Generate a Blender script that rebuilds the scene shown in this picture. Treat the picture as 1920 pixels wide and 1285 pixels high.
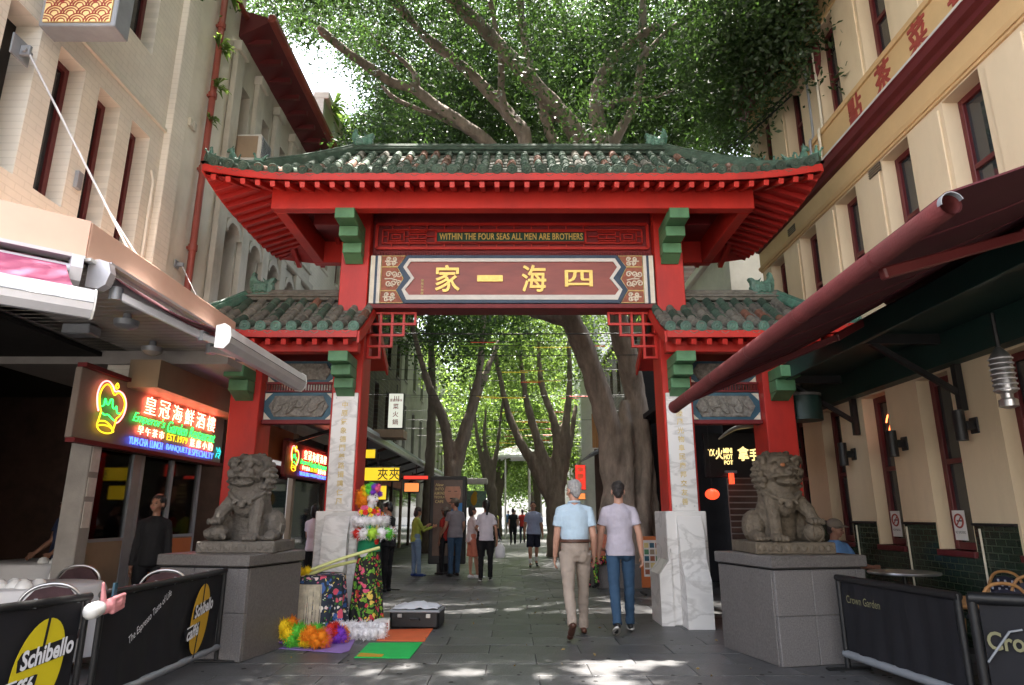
import bpy, math, random
import numpy as np
from mathutils import Vector, Matrix, Quaternion, noise
R = math.radians; PI = math.pi
random.seed(7); np.random.seed(7)
SC = bpy.context.scene; COL = SC.collection
for o in list(bpy.data.objects): bpy.data.objects.remove(o)

# ---------------------------------------------------------------- camera, sky, sun, exposure
TILT, FPX, EYE = 14.6, 1240.0, 1.45
cam = bpy.data.cameras.new('camera'); cam_o = bpy.data.objects.new('camera', cam); COL.objects.link(cam_o)
cam.sensor_width = 36; cam.lens = FPX/1920*36; cam.clip_end = 800; cam.clip_start = .05
cam_o.location = (0, 0, EYE); cam_o.rotation_euler = (R(90+TILT), 0, 0); SC.camera = cam_o
SUN_EL, SUN_AZ = 80.5, -2.0          # sun ahead of the camera, a little to the right
W = bpy.data.worlds.new('World'); SC.world = W; W.use_nodes = True
nt = W.node_tree; nt.nodes.clear()
sky = nt.nodes.new('ShaderNodeTexSky'); sky.sky_type = 'NISHITA'; sky.sun_disc = False
sky.sun_elevation = R(SUN_EL); sky.sun_rotation = R(SUN_AZ); sky.dust_density = 3.0; sky.air_density = 1.0; sky.ozone_density = .6
hs = nt.nodes.new('ShaderNodeHueSaturation'); hs.inputs['Saturation'].default_value = .42
bg = nt.nodes.new('ShaderNodeBackground'); bg.inputs['Strength'].default_value = .15
wo = nt.nodes.new('ShaderNodeOutputWorld')
nt.links.new(sky.outputs[0], hs.inputs['Color']); nt.links.new(hs.outputs[0], bg.inputs['Color']); nt.links.new(bg.outputs[0], wo.inputs['Surface'])
sl = bpy.data.lights.new('sun', 'SUN'); sl.energy = 5.0; sl.angle = R(.55); sl.color = (1, .94, .85)
so = bpy.data.objects.new('sun', sl); COL.objects.link(so)
sd = Vector((math.sin(R(SUN_AZ))*math.cos(R(SUN_EL)), math.cos(R(SUN_AZ))*math.cos(R(SUN_EL)), math.sin(R(SUN_EL))))
so.rotation_euler = sd.to_track_quat('Z', 'Y').to_euler(); so.location = (0, 0, 40)
vs = SC.view_settings; SC.display_settings.display_device = 'sRGB'
vs.view_transform = 'Standard'; vs.look = 'None'; vs.gamma = 1; vs.exposure = 2.8; vs.use_curve_mapping = False
SC.render.engine = 'CYCLES'
cy = SC.cycles; cy.max_bounces = 8; cy.diffuse_bounces = 4; cy.glossy_bounces = 3; cy.transmission_bounces = 4; cy.transparent_max_bounces = 6
cy.use_denoising = True; cy.caustics_reflective = False; cy.caustics_refractive = False; cy.sample_clamp_indirect = 6

_c, _s = math.cos(R(TILT)), math.sin(R(TILT))
def P(px, py, d):                    # the point at distance d along the street behind a spot in the photo
    v = (642.5-py)/FPX; y = _c-v*_s; z = _s+v*_c
    return Vector(((px-960)/FPX/y*d, d, EYE+z/y*d))
def G(px, py):                       # the spot on the ground
    v = (642.5-py)/FPX; y = _c-v*_s; z = _s+v*_c
    d = -EYE*y/z
    return Vector(((px-960)/FPX/y*d, d, 0))

# ---------------------------------------------------------------- materials
MT = {}
def _nodes(name):
    m = bpy.data.materials.new(name); m.use_nodes = True; n = m.node_tree; b = n.nodes['Principled BSDF']; MT[name] = m
    return m, n, b
def rgb(c): return (c[0], c[1], c[2], 1)
def mat(name, col, rough=.6, var=.15, sc=5., bump=.1, bsc=60., metal=0., spec=.4, dirt=None, dsc=1.5, damt=.5, rnd=0., emit=None, es=1., stretch=None, alpha=None):
    m, n, b = _nodes(name); L = n.links.new; N = n.nodes.new
    tc = N('ShaderNodeTexCoord'); src = tc.outputs['Object']
    if stretch:
        mp = N('ShaderNodeMapping'); mp.inputs['Scale'].default_value = stretch; L(src, mp.inputs[0]); src = mp.outputs[0]
    nz = N('ShaderNodeTexNoise'); nz.inputs['Scale'].default_value = sc; nz.inputs['Detail'].default_value = 6; nz.inputs['Roughness'].default_value = .65
    L(src, nz.inputs['Vector'])
    mx = N('ShaderNodeMix'); mx.data_type = 'RGBA'
    mx.inputs[6].default_value = rgb([c*(1-var) for c in col]); mx.inputs[7].default_value = rgb([min(1, c*(1+var)) for c in col])
    mr = N('ShaderNodeMapRange'); mr.inputs[1].default_value = .3; mr.inputs[2].default_value = .7
    L(nz.outputs['Fac'], mr.inputs[0]); L(mr.outputs[0], mx.inputs[0]); out = mx.outputs[2]
    if dirt is not None:
        n2 = N('ShaderNodeTexNoise'); n2.inputs['Scale'].default_value = dsc; n2.inputs['Detail'].default_value = 8; n2.inputs['Roughness'].default_value = .7
        L(src, n2.inputs['Vector'])
        r2 = N('ShaderNodeMapRange'); r2.inputs[1].default_value = .5; r2.inputs[2].default_value = .72; r2.inputs[4].default_value = damt
        L(n2.outputs['Fac'], r2.inputs[0])
        m2 = N('ShaderNodeMix'); m2.data_type = 'RGBA'; L(r2.outputs[0], m2.inputs[0]); L(out, m2.inputs[6]); m2.inputs[7].default_value = rgb(dirt); out = m2.outputs[2]
    if rnd:
        oi = N('ShaderNodeObjectInfo'); hv = N('ShaderNodeHueSaturation'); r3 = N('ShaderNodeMapRange')
        r3.inputs[3].default_value = 1-rnd; r3.inputs[4].default_value = 1+rnd
        L(oi.outputs['Random'], r3.inputs[0]); L(r3.outputs[0], hv.inputs['Value']); L(out, hv.inputs['Color']); out = hv.outputs[0]
    L(out, b.inputs['Base Color'])
    b.inputs['Roughness'].default_value = rough; b.inputs['Metallic'].default_value = metal; b.inputs['Specular IOR Level'].default_value = spec
    if bump:
        n3 = N('ShaderNodeTexNoise'); n3.inputs['Scale'].default_value = bsc; n3.inputs['Detail'].default_value = 4; L(src, n3.inputs['Vector'])
        bp = N('ShaderNodeBump'); bp.inputs['Strength'].default_value = bump; bp.inputs['Distance'].default_value = .02
        L(n3.outputs['Fac'], bp.inputs['Height']); L(bp.outputs[0], b.inputs['Normal'])
    if emit is not None:
        b.inputs['Emission Color'].default_value = rgb(emit); b.inputs['Emission Strength'].default_value = es
    return m
def glow(name, col, s):
    m, n, b = _nodes(name); b.inputs['Base Color'].default_value = rgb(col); b.inputs['Emission Color'].default_value = rgb(col); b.inputs['Emission Strength'].default_value = s
def brick_mat(name, c1, c2, mortar, bw, bh, axes='yz', msize=.012, bump=.5, var=.2, rough=.8, dirt=None, gloss=.3):
    m, n, b = _nodes(name); L = n.links.new; N = n.nodes.new
    tc = N('ShaderNodeTexCoord'); sp = N('ShaderNodeSeparateXYZ'); cb = N('ShaderNodeCombineXYZ'); L(tc.outputs['Object'], sp.inputs[0])
    L(sp.outputs['xyz'.index(axes[0])], cb.inputs[0]); L(sp.outputs['xyz'.index(axes[1])], cb.inputs[1])
    bt = N('ShaderNodeTexBrick'); L(cb.outputs[0], bt.inputs['Vector']); bt.inputs['Scale'].default_value = 1
    bt.inputs['Brick Width'].default_value = bw; bt.inputs['Row Height'].default_value = bh; bt.inputs['Mortar Size'].default_value = msize
    bt.inputs['Mortar Smooth'].default_value = .3
    bt.inputs['Color1'].default_value = rgb(c1); bt.inputs['Color2'].default_value = rgb(c2); bt.inputs['Mortar'].default_value = rgb(mortar)
    nz = N('ShaderNodeTexNoise'); nz.inputs['Scale'].default_value = 2.; nz.inputs['Detail'].default_value = 7; L(tc.outputs['Object'], nz.inputs['Vector'])
    r = N('ShaderNodeMapRange'); r.inputs[1].default_value = .3; r.inputs[2].default_value = .7; r.inputs[3].default_value = 1-var; r.inputs[4].default_value = 1+var*.6
    L(nz.outputs['Fac'], r.inputs[0])
    hv = N('ShaderNodeHueSaturation'); L(r.outputs[0], hv.inputs['Value']); L(bt.outputs['Color'], hv.inputs['Color']); out = hv.outputs[0]
    if dirt is not None:
        n2 = N('ShaderNodeTexNoise'); n2.inputs['Scale'].default_value = .9; n2.inputs['Detail'].default_value = 9; n2.inputs['Roughness'].default_value = .75
        mp = N('ShaderNodeMapping'); mp.inputs['Scale'].default_value = (1.5, 1.5, .5); L(tc.outputs['Object'], mp.inputs[0]); L(mp.outputs[0], n2.inputs['Vector'])
        r2 = N('ShaderNodeMapRange'); r2.inputs[1].default_value = .52; r2.inputs[2].default_value = .8; r2.inputs[4].default_value = .6; L(n2.outputs['Fac'], r2.inputs[0])
        m2 = N('ShaderNodeMix'); m2.data_type = 'RGBA'; L(r2.outputs[0], m2.inputs[0]); L(out, m2.inputs[6]); m2.inputs[7].default_value = rgb(dirt); out = m2.outputs[2]
    L(out, b.inputs['Base Color']); b.inputs['Roughness'].default_value = rough; b.inputs['Specular IOR Level'].default_value = gloss
    bp = N('ShaderNodeBump'); bp.inputs['Strength'].default_value = bump; bp.inputs['Distance'].default_value = .01; bp.invert = True
    L(bt.outputs['Fac'], bp.inputs['Height']); L(bp.outputs[0], b.inputs['Normal'])
def marble_mat(name, base, vein, sc=2.2):
    m, n, b = _nodes(name); L = n.links.new; N = n.nodes.new
    tc = N('ShaderNodeTexCoord'); nz = N('ShaderNodeTexNoise'); nz.inputs['Scale'].default_value = sc; nz.inputs['Detail'].default_value = 9; nz.inputs['Distortion'].default_value = .7
    mp = N('ShaderNodeMapping'); mp.inputs['Rotation'].default_value = (.3, .9, .2); mp.inputs['Scale'].default_value = (1, 1, 2.2)
    L(tc.outputs['Object'], mp.inputs[0]); L(mp.outputs[0], nz.inputs['Vector'])
    r = N('ShaderNodeValToRGB'); e = r.color_ramp.elements
    e[0].position = .3; e[0].color = rgb([c*.86 for c in base]); e[1].position = .68; e[1].color = rgb(base)
    for p, c in ((.44, base), (.505, vein), (.55, base)):
        k = e.new(p); k.color = rgb(c)
    L(nz.outputs['Fac'], r.inputs[0]); L(r.outputs[0], b.inputs['Base Color']); b.inputs['Roughness'].default_value = .42
def glass_mat(name, tint=(.03, .035, .04), rough=.04):
    m, n, b = _nodes(name); b.inputs['Base Color'].default_value = rgb(tint); b.inputs['Roughness'].default_value = rough; b.inputs['Specular IOR Level'].default_value = .8
def clear_glass(name):
    m, n, b = _nodes(name); L = n.links.new; N = n.nodes.new
    t = N('ShaderNodeBsdfTransparent'); t.inputs[0].default_value = (.75, .78, .78, 1); g = N('ShaderNodeBsdfGlossy'); g.inputs['Roughness'].default_value = .03
    f = N('ShaderNodeFresnel'); f.inputs[0].default_value = 1.5; mx = N('ShaderNodeMixShader')
    L(f.outputs[0], mx.inputs[0]); L(t.outputs[0], mx.inputs[1]); L(g.outputs[0], mx.inputs[2]); L(mx.outputs[0], n.nodes['Material Output'].inputs['Surface'])
def leaf_mat(name, col, tr, var=.35):
    m, n, b = _nodes(name); L = n.links.new; N = n.nodes.new
    tc = N('ShaderNodeTexCoord'); nz = N('ShaderNodeTexNoise'); nz.inputs['Scale'].default_value = 1.3; nz.inputs['Detail'].default_value = 3; L(tc.outputs['Object'], nz.inputs['Vector'])
    n2 = N('ShaderNodeTexWhiteNoise'); mp = N('ShaderNodeMapping'); mp.inputs['Scale'].default_value = (9, 9, 9)
    L(tc.outputs['Object'], mp.inputs[0]); vm = N('ShaderNodeVectorMath'); vm.operation = 'FLOOR'; L(mp.outputs[0], vm.inputs[0]); L(vm.outputs[0], n2.inputs['Vector'])
    ad = N('ShaderNodeMath'); ad.operation = 'ADD'; L(nz.outputs['Fac'], ad.inputs[0]); L(n2.outputs['Value'], ad.inputs[1])
    r = N('ShaderNodeMapRange'); r.inputs[1].default_value = .3; r.inputs[2].default_value = 1.6; L(ad.outputs[0], r.inputs[0])
    def two(c):
        mx = N('ShaderNodeMix'); mx.data_type = 'RGBA'; mx.inputs[6].default_value = rgb([x*(1-var) for x in c]); mx.inputs[7].default_value = rgb([min(1, x*(1+var)) for x in c]); L(r.outputs[0], mx.inputs[0]); return mx.outputs[2]
    L(two(col), b.inputs['Base Color']); b.inputs['Roughness'].default_value = .42; b.inputs['Specular IOR Level'].default_value = .35
    t = N('ShaderNodeBsdfTranslucent'); L(two(tr), t.inputs['Color'])
    mx = N('ShaderNodeMixShader'); mx.inputs[0].default_value = .45; L(b.outputs[0], mx.inputs[1]); L(t.outputs[0], mx.inputs[2])
    L(mx.outputs[0], n.nodes['Material Output'].inputs['Surface'])

# ---------------------------------------------------------------- mesh building
class MB:
    def __init__(s): s.v = []; s.f = []; s.m = []; s.mi = 0
    def add(s, vs, fs, M=None):
        b = len(s.v)
        if M is not None: vs = [M @ Vector(v) for v in vs]
        s.v.extend([(v[0], v[1], v[2]) for v in vs]); s.f.extend([tuple(i+b for i in f) for f in fs]); s.m.extend([s.mi]*len(fs)); return s
    def bx(s, x0, x1, y0, y1, z0, z1, ch=0., M=None):
        if x0 > x1: x0, x1 = x1, x0
        if y0 > y1: y0, y1 = y1, y0
        c = Vector(((x0+x1)/2, (y0+y1)/2, (z0+z1)/2)); h = ((x1-x0)/2, (y1-y0)/2, (z1-z0)/2)
        MM = Matrix.Translation(c) if M is None else M @ Matrix.Translation(c)
        if ch <= 0:
            vs = [(a*h[0], b*h[1], d*h[2]) for a in (-1, 1) for b in (-1, 1) for d in (-1, 1)]
            return s.add(vs, [(0, 1, 3, 2), (4, 6, 7, 5), (0, 4, 5, 1), (2, 3, 7, 6), (0, 2, 6, 4), (1, 5, 7, 3)], MM)
        ch = min(ch, min(h)*.9); vs = []; ix = {}
        for a in (-1, 1):
            for b in (-1, 1):
                for d in (-1, 1):
                    for ax in range(3):
                        p = [a*(h[0]-ch), b*(h[1]-ch), d*(h[2]-ch)]; sg = (a, b, d)[ax]; p[ax] = sg*h[ax]
                        ix[(a, b, d, ax)] = len(vs); vs.append(p)
        fs = []
        for ax in range(3):
            o1, o2 = [k for k in range(3) if k != ax]
            for sg in (-1, 1):
                q = []
                for u, w in ((-1, -1), (1, -1), (1, 1), (-1, 1)):
                    k = [0, 0, 0]; k[ax] = sg; k[o1] = u; k[o2] = w; q.append(ix[(*k, ax)])
                fs.append(tuple(q if (sg > 0) == (ax != 1) else q[::-1]))
        for ax in range(3):           # edges parallel to axis ax
            o1, o2 = [k for k in range(3) if k != ax]
            for u in (-1, 1):
                for w in (-1, 1):
                    q = []
                    for t, face in ((-1, o1), (1, o1), (1, o2), (-1, o2)):
                        k = [0, 0, 0]; k[ax] = t; k[o1] = u; k[o2] = w; q.append(ix[(*k, face)])
                    fs.append(tuple(q))
        for a in (-1, 1):
            for b in (-1, 1):
                for d in (-1, 1): fs.append((ix[(a, b, d, 0)], ix[(a, b, d, 1)], ix[(a, b, d, 2)]))
        return s.add(vs, fs, MM)
    def bar(s, p, q, w, h, up=(0, 0, 1), ch=0.):      # a beam of section w x h from p to q
        p = Vector(p); q = Vector(q); d = q-p; L = d.length; d = d/L; u = Vector(up)
        x = d.cross(u)
        if x.length < 1e-4: x = d.cross(Vector((0, 1, 0)))
        x.normalize(); z = x.cross(d)
        M = Matrix((x, d, z)).transposed().to_4x4(); M.translation = (p+q)/2
        return s.bx(-w/2, w/2, -L/2, L/2, -h/2, h/2, ch, M)
    def tube(s, pts, r, n=8, caps=True, closed=False, mod=None, M=None, squash=None):
        pts = [Vector(p) for p in pts]; N = len(pts); rs = r if isinstance(r, (list, tuple)) else [r]*N
        vs = []; up = None
        for i in range(N):
            if closed: t = pts[(i+1) % N]-pts[i-1]
            else: t = pts[min(i+1, N-1)]-pts[max(i-1, 0)]
            if t.length < 1e-9: t = Vector((0, 0, 1))
            t.normalize()
            if up is None:
                up = Vector((0, 0, 1)) if abs(t.z) < .9 else Vector((0, 1, 0))
            a = up-t*up.dot(t)
            if a.length < 1e-6: a = t.orthogonal()
            a.normalize(); b = t.cross(a); up = a
            for k in range(n):
                th = 2*PI*k/n; rr = rs[i]*(mod(i, th) if mod else 1)
                ca, sa = math.cos(th)*rr, math.sin(th)*rr
                if squash: ca *= squash
                vs.append(pts[i]+a*ca+b*sa)
        fs = [(i*n+k, i*n+(k+1) % n, (i+1)*n+(k+1) % n, (i+1)*n+k) for i in range(N-1) for k in range(n)]
        if closed: fs += [((N-1)*n+k, (N-1)*n+(k+1) % n, (k+1) % n, k) for k in range(n)]
        elif caps: fs += [tuple(range(n))[::-1], tuple((N-1)*n+k for k in range(n))]
        return s.add(vs, fs, M)
    def loft(s, rings, n=16, M=None):                 # rings: (centre, rx, ry) horizontal ellipses, or (centre, rx, ry, Matrix3)
        vs = []
        for c in rings:
            cc = Vector(c[0]); Q = c[3] if len(c) > 3 else None
            for k in range(n):
                th = 2*PI*k/n; p = Vector((math.cos(th)*c[1], math.sin(th)*c[2], 0))
                vs.append(cc+(Q @ p if Q else p))
        N = len(rings)
        fs = [(i*n+k, i*n+(k+1) % n, (i+1)*n+(k+1) % n, (i+1)*n+k) for i in range(N-1) for k in range(n)]
        fs += [tuple(range(n))[::-1], tuple((N-1)*n+k for k in range(n))]
        return s.add(vs, fs, M)
    def prism(s, poly, a, b, plane='xz', M=None):     # polygon extruded from a to b along the missing axis
        def p3(u, v, w): return {'xz': (u, w, v), 'yz': (w, u, v), 'xy': (u, v, w)}[plane]
        n = len(poly); vs = [p3(u, v, a) for u, v in poly]+[p3(u, v, b) for u, v in poly]
        fs = [tuple(range(n)), tuple(range(2*n-1, n-1, -1))]+[(i, i+n, (i+1) % n+n, (i+1) % n) for i in range(n)]
        return s.add(vs, fs, M)
    def frame(s, outer, inner, a, b, plane='xz', M=None):   # ring between two polygons with as many corners
        def p3(u, v, w): return {'xz': (u, w, v), 'yz': (w, u, v), 'xy': (u, v, w)}[plane]
        n = len(outer); vs = [p3(*p, a) for p in outer]+[p3(*p, a) for p in inner]+[p3(*p, b) for p in outer]+[p3(*p, b) for p in inner]
        fs = []
        for i in range(n):
            j = (i+1) % n; fs += [(i, j, n+j, n+i), (2*n+i, 3*n+i, 3*n+j, 2*n+j), (i, 2*n+i, 2*n+j, j), (n+i, n+j, 3*n+j, 3*n+i)]
        return s.add(vs, fs, M)
    def lathe(s, prof, n=24, M=None):
        vs = [(r*math.cos(2*PI*k/n), r*math.sin(2*PI*k/n), z) for r, z in prof for k in range(n)]; N = len(prof)
        fs = [(i*n+k, i*n+(k+1) % n, (i+1)*n+(k+1) % n, (i+1)*n+k) for i in range(N-1) for k in range(n)]
        fs += [tuple(range(n))[::-1], tuple((N-1)*n+k for k in range(n))]
        return s.add(vs, fs, M)
    def ball(s, c, r, nu=12, nv=8, M=None, rot=None):
        if not isinstance(r, (list, tuple)): r = (r, r, r)
        c = Vector(c); vs = []
        for j in range(1, nv):
            ph = PI*j/nv
            for k in range(nu):
                th = 2*PI*k/nu; p = Vector((r[0]*math.sin(ph)*math.cos(th), r[1]*math.sin(ph)*math.sin(th), r[2]*math.cos(ph)))
                vs.append(c+(rot @ p if rot else p))
        t = Vector((0, 0, r[2])); b = -t
        vs += [c+(rot @ t if rot else t), c+(rot @ b if rot else b)]; T = len(vs)-2
        fs = [(j*nu+k, (j+1)*nu+k, (j+1)*nu+(k+1) % nu, j*nu+(k+1) % nu) for j in range(nv-2) for k in range(nu)]
        fs += [(T, k, (k+1) % nu) for k in range(nu)]+[(T+1, (nv-2)*nu+(k+1) % nu, (nv-2)*nu+k) for k in range(nu)]
        return s.add(vs, fs, M)
    def caps(s, p, q, r0, r1, n=10):                  # capsule
        p = Vector(p); q = Vector(q); s.tube([p, q], [r0, r1], n); s.ball(p, r0, n, 6); s.ball(q, r1, n, 6); return s
    def sheet(s, grid, M=None, two=None):             # grid[i][j] points -> surface; two = thickness vector for a closed slab
        ni, nj = len(grid), len(grid[0]); vs = [p for row in grid for p in row]
        fs = [(i*nj+j, (i+1)*nj+j, (i+1)*nj+j+1, i*nj+j+1) for i in range(ni-1) for j in range(nj-1)]
        if two is not None:
            t = Vector(two); b = len(vs); vs = vs+[Vector(p)+t for p in vs]
            fs += [tuple(b+i for i in f[::-1]) for f in fs]
            rim = [j for j in range(nj)]+[i*nj+nj-1 for i in range(1, ni)]+[(ni-1)*nj+j for j in range(nj-2, -1, -1)]+[i*nj for i in range(ni-2, 0, -1)]
            fs += [(rim[k], rim[(k+1) % len(rim)], rim[(k+1) % len(rim)]+b, rim[k]+b) for k in range(len(rim))]
        return s.add(vs, fs, M)
    def mesh(s, name, mats, smooth=False, W=None):
        vs = s.v
        if W is not None: vs = [W @ Vector(v) for v in vs]
        me = bpy.data.meshes.new(name); me.from_pydata(vs, [], s.f); me.validate()
        for m in (mats if isinstance(mats, (list, tuple)) else [mats]): me.materials.append(MT[m])
        if isinstance(mats, (list, tuple)) and len(s.m) == len(me.polygons): me.polygons.foreach_set('material_index', s.m)
        if smooth:
            me.polygons.foreach_set('use_smooth', [True]*len(me.polygons)); me.set_sharp_from_angle(angle=R(smooth if smooth > 1 else 40))
        me.update(); return me
WM = {}                                               # world matrix of every object that may be a parent
def link(name, me, parent=None, M=None, wm=None):
    o = bpy.data.objects.new(name, me); COL.objects.link(o)
    if parent is not None: o.parent = parent
    if M is not None: o.matrix_basis = M
    WM[o] = (WM.get(parent, Matrix()) @ M) if M is not None else WM.get(parent, Matrix())
    return o
def part(name, mb, mats, parent, smooth=False, local=False, label=None, kind=None):
    """a mesh part; vertices in world coordinates (local=True: in the parent's)"""
    W = None if local or parent is None else WM[parent].inverted()
    o = link(name, mb.mesh(name, mats, smooth, W), parent)
    if label: o['label'] = label
    if kind: o['kind'] = kind
    return o
def thing(name, label, cat, loc=(0, 0, 0), rz=0, group=None, rot=None):
    o = bpy.data.objects.new(name, None); COL.objects.link(o); o.empty_display_size = .1
    M = Matrix.Translation(loc) @ (rot.to_4x4() if rot is not None else Matrix.Rotation(rz, 4, 'Z')); o.matrix_basis = M; WM[o] = M
    o['label'] = label; o['category'] = cat
    if group: o['group'] = group
    return o
def tag(o, label, cat, group=None):
    o['label'] = label; o['category'] = cat
    if group: o['group'] = group
    return o
def solo(name, mb, mats, label, cat, group=None, smooth=False): return tag(part(name, mb, mats, None, smooth), label, cat, group)
def structure(name, mb, mats, smooth=False, parent=None):
    o = part(name, mb, mats, parent, smooth); o['kind'] = 'structure'; return o
KIDS = {}
def copy_tree(o, parent=None):
    c = o.copy(); COL.objects.link(c)
    if parent is not None: c.parent = parent
    for ch in [x for x in bpy.data.objects if x.parent == o]: copy_tree(ch, c)
    return c
def dup(o, loc, rz, label=None, group=None):
    c = copy_tree(o); M = Matrix.Translation(loc) @ Matrix.Rotation(rz, 4, 'Z'); c.matrix_basis = M; WM[c] = M
    if label: c['label'] = label
    if group: c['group'] = group
    return c
# text as mesh: faces of the letters, extruded
_TX = {}
def glyphs(txt, size=1., ext=.0, shear=0., off=0., res=3, sp=1.):
    key = (txt, round(size, 4), ext, shear, off, res, sp)
    if key in _TX: return _TX[key]
    c = bpy.data.curves.new('letters', 'FONT'); c.body = txt; c.size = size; c.extrude = ext; c.shear = shear; c.offset = off; c.resolution_u = res
    c.align_x = 'CENTER'; c.align_y = 'CENTER'; c.space_character = sp; c.fill_mode = 'FRONT' if ext == 0 else 'BOTH'
    o = bpy.data.objects.new('letters', c); COL.objects.link(o); dg = bpy.context.evaluated_depsgraph_get(); dg.update()
    ev = o.evaluated_get(dg); me = ev.to_mesh(); vs = [tuple(v.co) for v in me.vertices]; fs = [tuple(p.vertices) for p in me.polygons]; ev.to_mesh_clear()
    bpy.data.objects.remove(o); bpy.data.curves.remove(c)
    _TX[key] = (vs, fs); return vs, fs
def text(mb, txt, size, M, ext=.0, shear=0., off=0., res=3, width=None, height=None, sp=1., bold=0.):
    vs, fs = glyphs(txt, size, ext, shear, off, res, sp)
    if not vs: return mb
    xs = [v[0] for v in vs]; ys = [v[1] for v in vs]; w = max(xs)-min(xs); h = max(ys)-min(ys); cx = (max(xs)+min(xs))/2; cyy = (max(ys)+min(ys))/2
    kx = width/w if width and w > 0 else 1; ky = height/h if height and h > 0 else (kx if width else 1)
    if height and not width: kx = ky
    for q, (a, b) in enumerate(((0, 0),) if not bold else ((0, 0), (bold, 0), (-bold, 0), (0, bold), (0, -bold), (bold*.7, bold*.7), (-bold*.7, -bold*.7), (bold*.7, -bold*.7), (-bold*.7, bold*.7))):
        mb.add([((v[0]-cx)*kx+a, (v[1]-cyy)*ky+b, v[2]+q*.0002) for v in vs], fs, M)
    return mb
def face_m(c, right, up=(0, 0, 1)):                    # letters' plane: x along right, y along up, facing right x up
    x = Vector(right).normalized(); y = Vector(up); y = (y-x*y.dot(x)).normalized(); z = x.cross(y)
    M = Matrix((x, y, z)).transposed().to_4x4(); M.translation = Vector(c); return M
# union of closed shapes grown into one smooth skin
def blob(mb, voxel, smooth=3, wob=0., wsc=6., seed=0):
    me = bpy.data.meshes.new('blob'); me.from_pydata(mb.v, [], mb.f); o = bpy.data.objects.new('blob', me); COL.objects.link(o)
    r = o.modifiers.new('r', 'REMESH'); r.mode = 'VOXEL'; r.voxel_size = voxel; r.adaptivity = 0
    if smooth:
        s = o.modifiers.new('s', 'SMOOTH'); s.iterations = smooth; s.factor = .5
    dg = bpy.context.evaluated_depsgraph_get(); dg.update(); ev = o.evaluated_get(dg)
    nm = bpy.data.meshes.new_from_object(ev); bpy.data.objects.remove(o); bpy.data.meshes.remove(me)
    if wob:
        no = np.zeros(len(nm.vertices)*3); nm.vertices.foreach_get('normal', no); no = no.reshape(-1, 3)
        off = Vector((seed*3.1, seed*1.7, seed*5.3))
        for v, n in zip(nm.vertices, no):
            k = noise.noise(Vector((v.co.x*wsc*.7, v.co.y*wsc*.7, v.co.z*wsc*1.35))+off)+.5*noise.noise(Vector((v.co.x*wsc*2.3, v.co.y*wsc*2.3, v.co.z*wsc*2.3))-off)
            v.co += Vector(n)*k*wob
    nm.polygons.foreach_set('use_smooth', [True]*len(nm.polygons)); nm.update(); return nm
def blob_part(name, mb, mats, parent, voxel, smooth=3, wob=0., wsc=6., local=True, seed=0, label=None):
    me = blob(mb, voxel, smooth, wob, wsc, seed); me.name = name
    me.materials.append(MT[mats]); o = link(name, me, parent)
    if not local and parent is not None: me.transform(WM[parent].inverted())
    if label: o['label'] = label
    return o
def cat_rom(pts, n=6):
    pts = [Vector(p) for p in pts]; out = []
    for i in range(len(pts)-1):
        p0 = pts[max(i-1, 0)]; p1 = pts[i]; p2 = pts[i+1]; p3 = pts[min(i+2, len(pts)-1)]
        for k in range(n):
            t = k/n; out.append(.5*((2*p1)+(p2-p0)*t+(2*p0-5*p1+4*p2-p3)*t*t+(3*p1-p0-3*p2+p3)*t**3))
    out.append(pts[-1]); return out
def lerp(a, b, t): return a+(b-a)*t

# ---------------------------------------------------------------- the palette
mat('paving', (.086, .086, .089), .42, .3, 3., .25, 40, dirt=(.04, .038, .036), dsc=.9, damt=.7, rnd=.16, spec=.5)
mat('joint', (.045, .045, .045), .9)
mat('red', (.47, .024, .016), .45, .16, 2., .08, 30, dirt=(.24, .018, .016), dsc=1.6, damt=.55, stretch=(1, 1, .45))
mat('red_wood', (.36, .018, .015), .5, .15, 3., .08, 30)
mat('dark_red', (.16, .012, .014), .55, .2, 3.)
mat('maroon', (.115, .018, .02), .45, .12, 3., .05)
mat('tile_green', (.052, .085, .062), .72, .45, 9., .35, 50, dirt=(.085, .085, .068), dsc=4., damt=.7, rnd=.3, spec=.22)
mat('tile_rust', (.17, .075, .048), .75, .4, 12., .3, 50, dirt=(.035, .06, .045), dsc=9., damt=.8, rnd=.25)
mat('tile_grey', (.14, .132, .108), .8, .4, 10., .4, 50, dirt=(.15, .145, .125), dsc=5., damt=.7, rnd=.3)
mat('pan_green', (.075, .08, .06), .75, .5, 6., .4, 40, dirt=(.10, .09, .07), dsc=3., damt=.8)
mat('glaze', (.065, .16, .115), .35, .45, 14., .4, 60, dirt=(.11, .14, .12), dsc=6., damt=.7, rnd=.2, spec=.6)
mat('corbel_green', (.085, .21, .10), .55, .2, 4., .1, dirt=(.05, .11, .06), dsc=3., damt=.6)
marble_mat('marble', (.74, .72, .70), (.56, .54, .52), 1.6)
mat('board_white', (.60, .57, .52), .5, .1, 6.)
mat('gold', (.75, .52, .14), .38, .15, 20., .1, metal=.35)
mat('gold_flat', (.62, .48, .20), .5, .25, 10.)
mat('board_red', (.24, .052, .032), .32, .2, 2., .05, stretch=(1, 1, 4))
mat('navy', (.020, .042, .075), .4, .2, 6.)
mat('teal_blue', (.03, .09, .13), .45, .25, 6.)
mat('cream', (.66, .60, .48), .5, .12, 6.)
mat('white', (.76, .76, .74), .5, .06, 6.)
mat('relief_grey', (.20, .185, .16), .6, .4, 25., .6, 60)
mat('relief_rust', (.28, .09, .05), .6, .3, 20., .3)
mat('plate_green', (.012, .055, .040), .45, .15)
mat('black', (.012, .012, .013), .45, .2)
mat('black_soft', (.016, .016, .019), .8, .2)
mat('steel', (.55, .55, .56), .28, .1, 6., .02, metal=.9)
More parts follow.
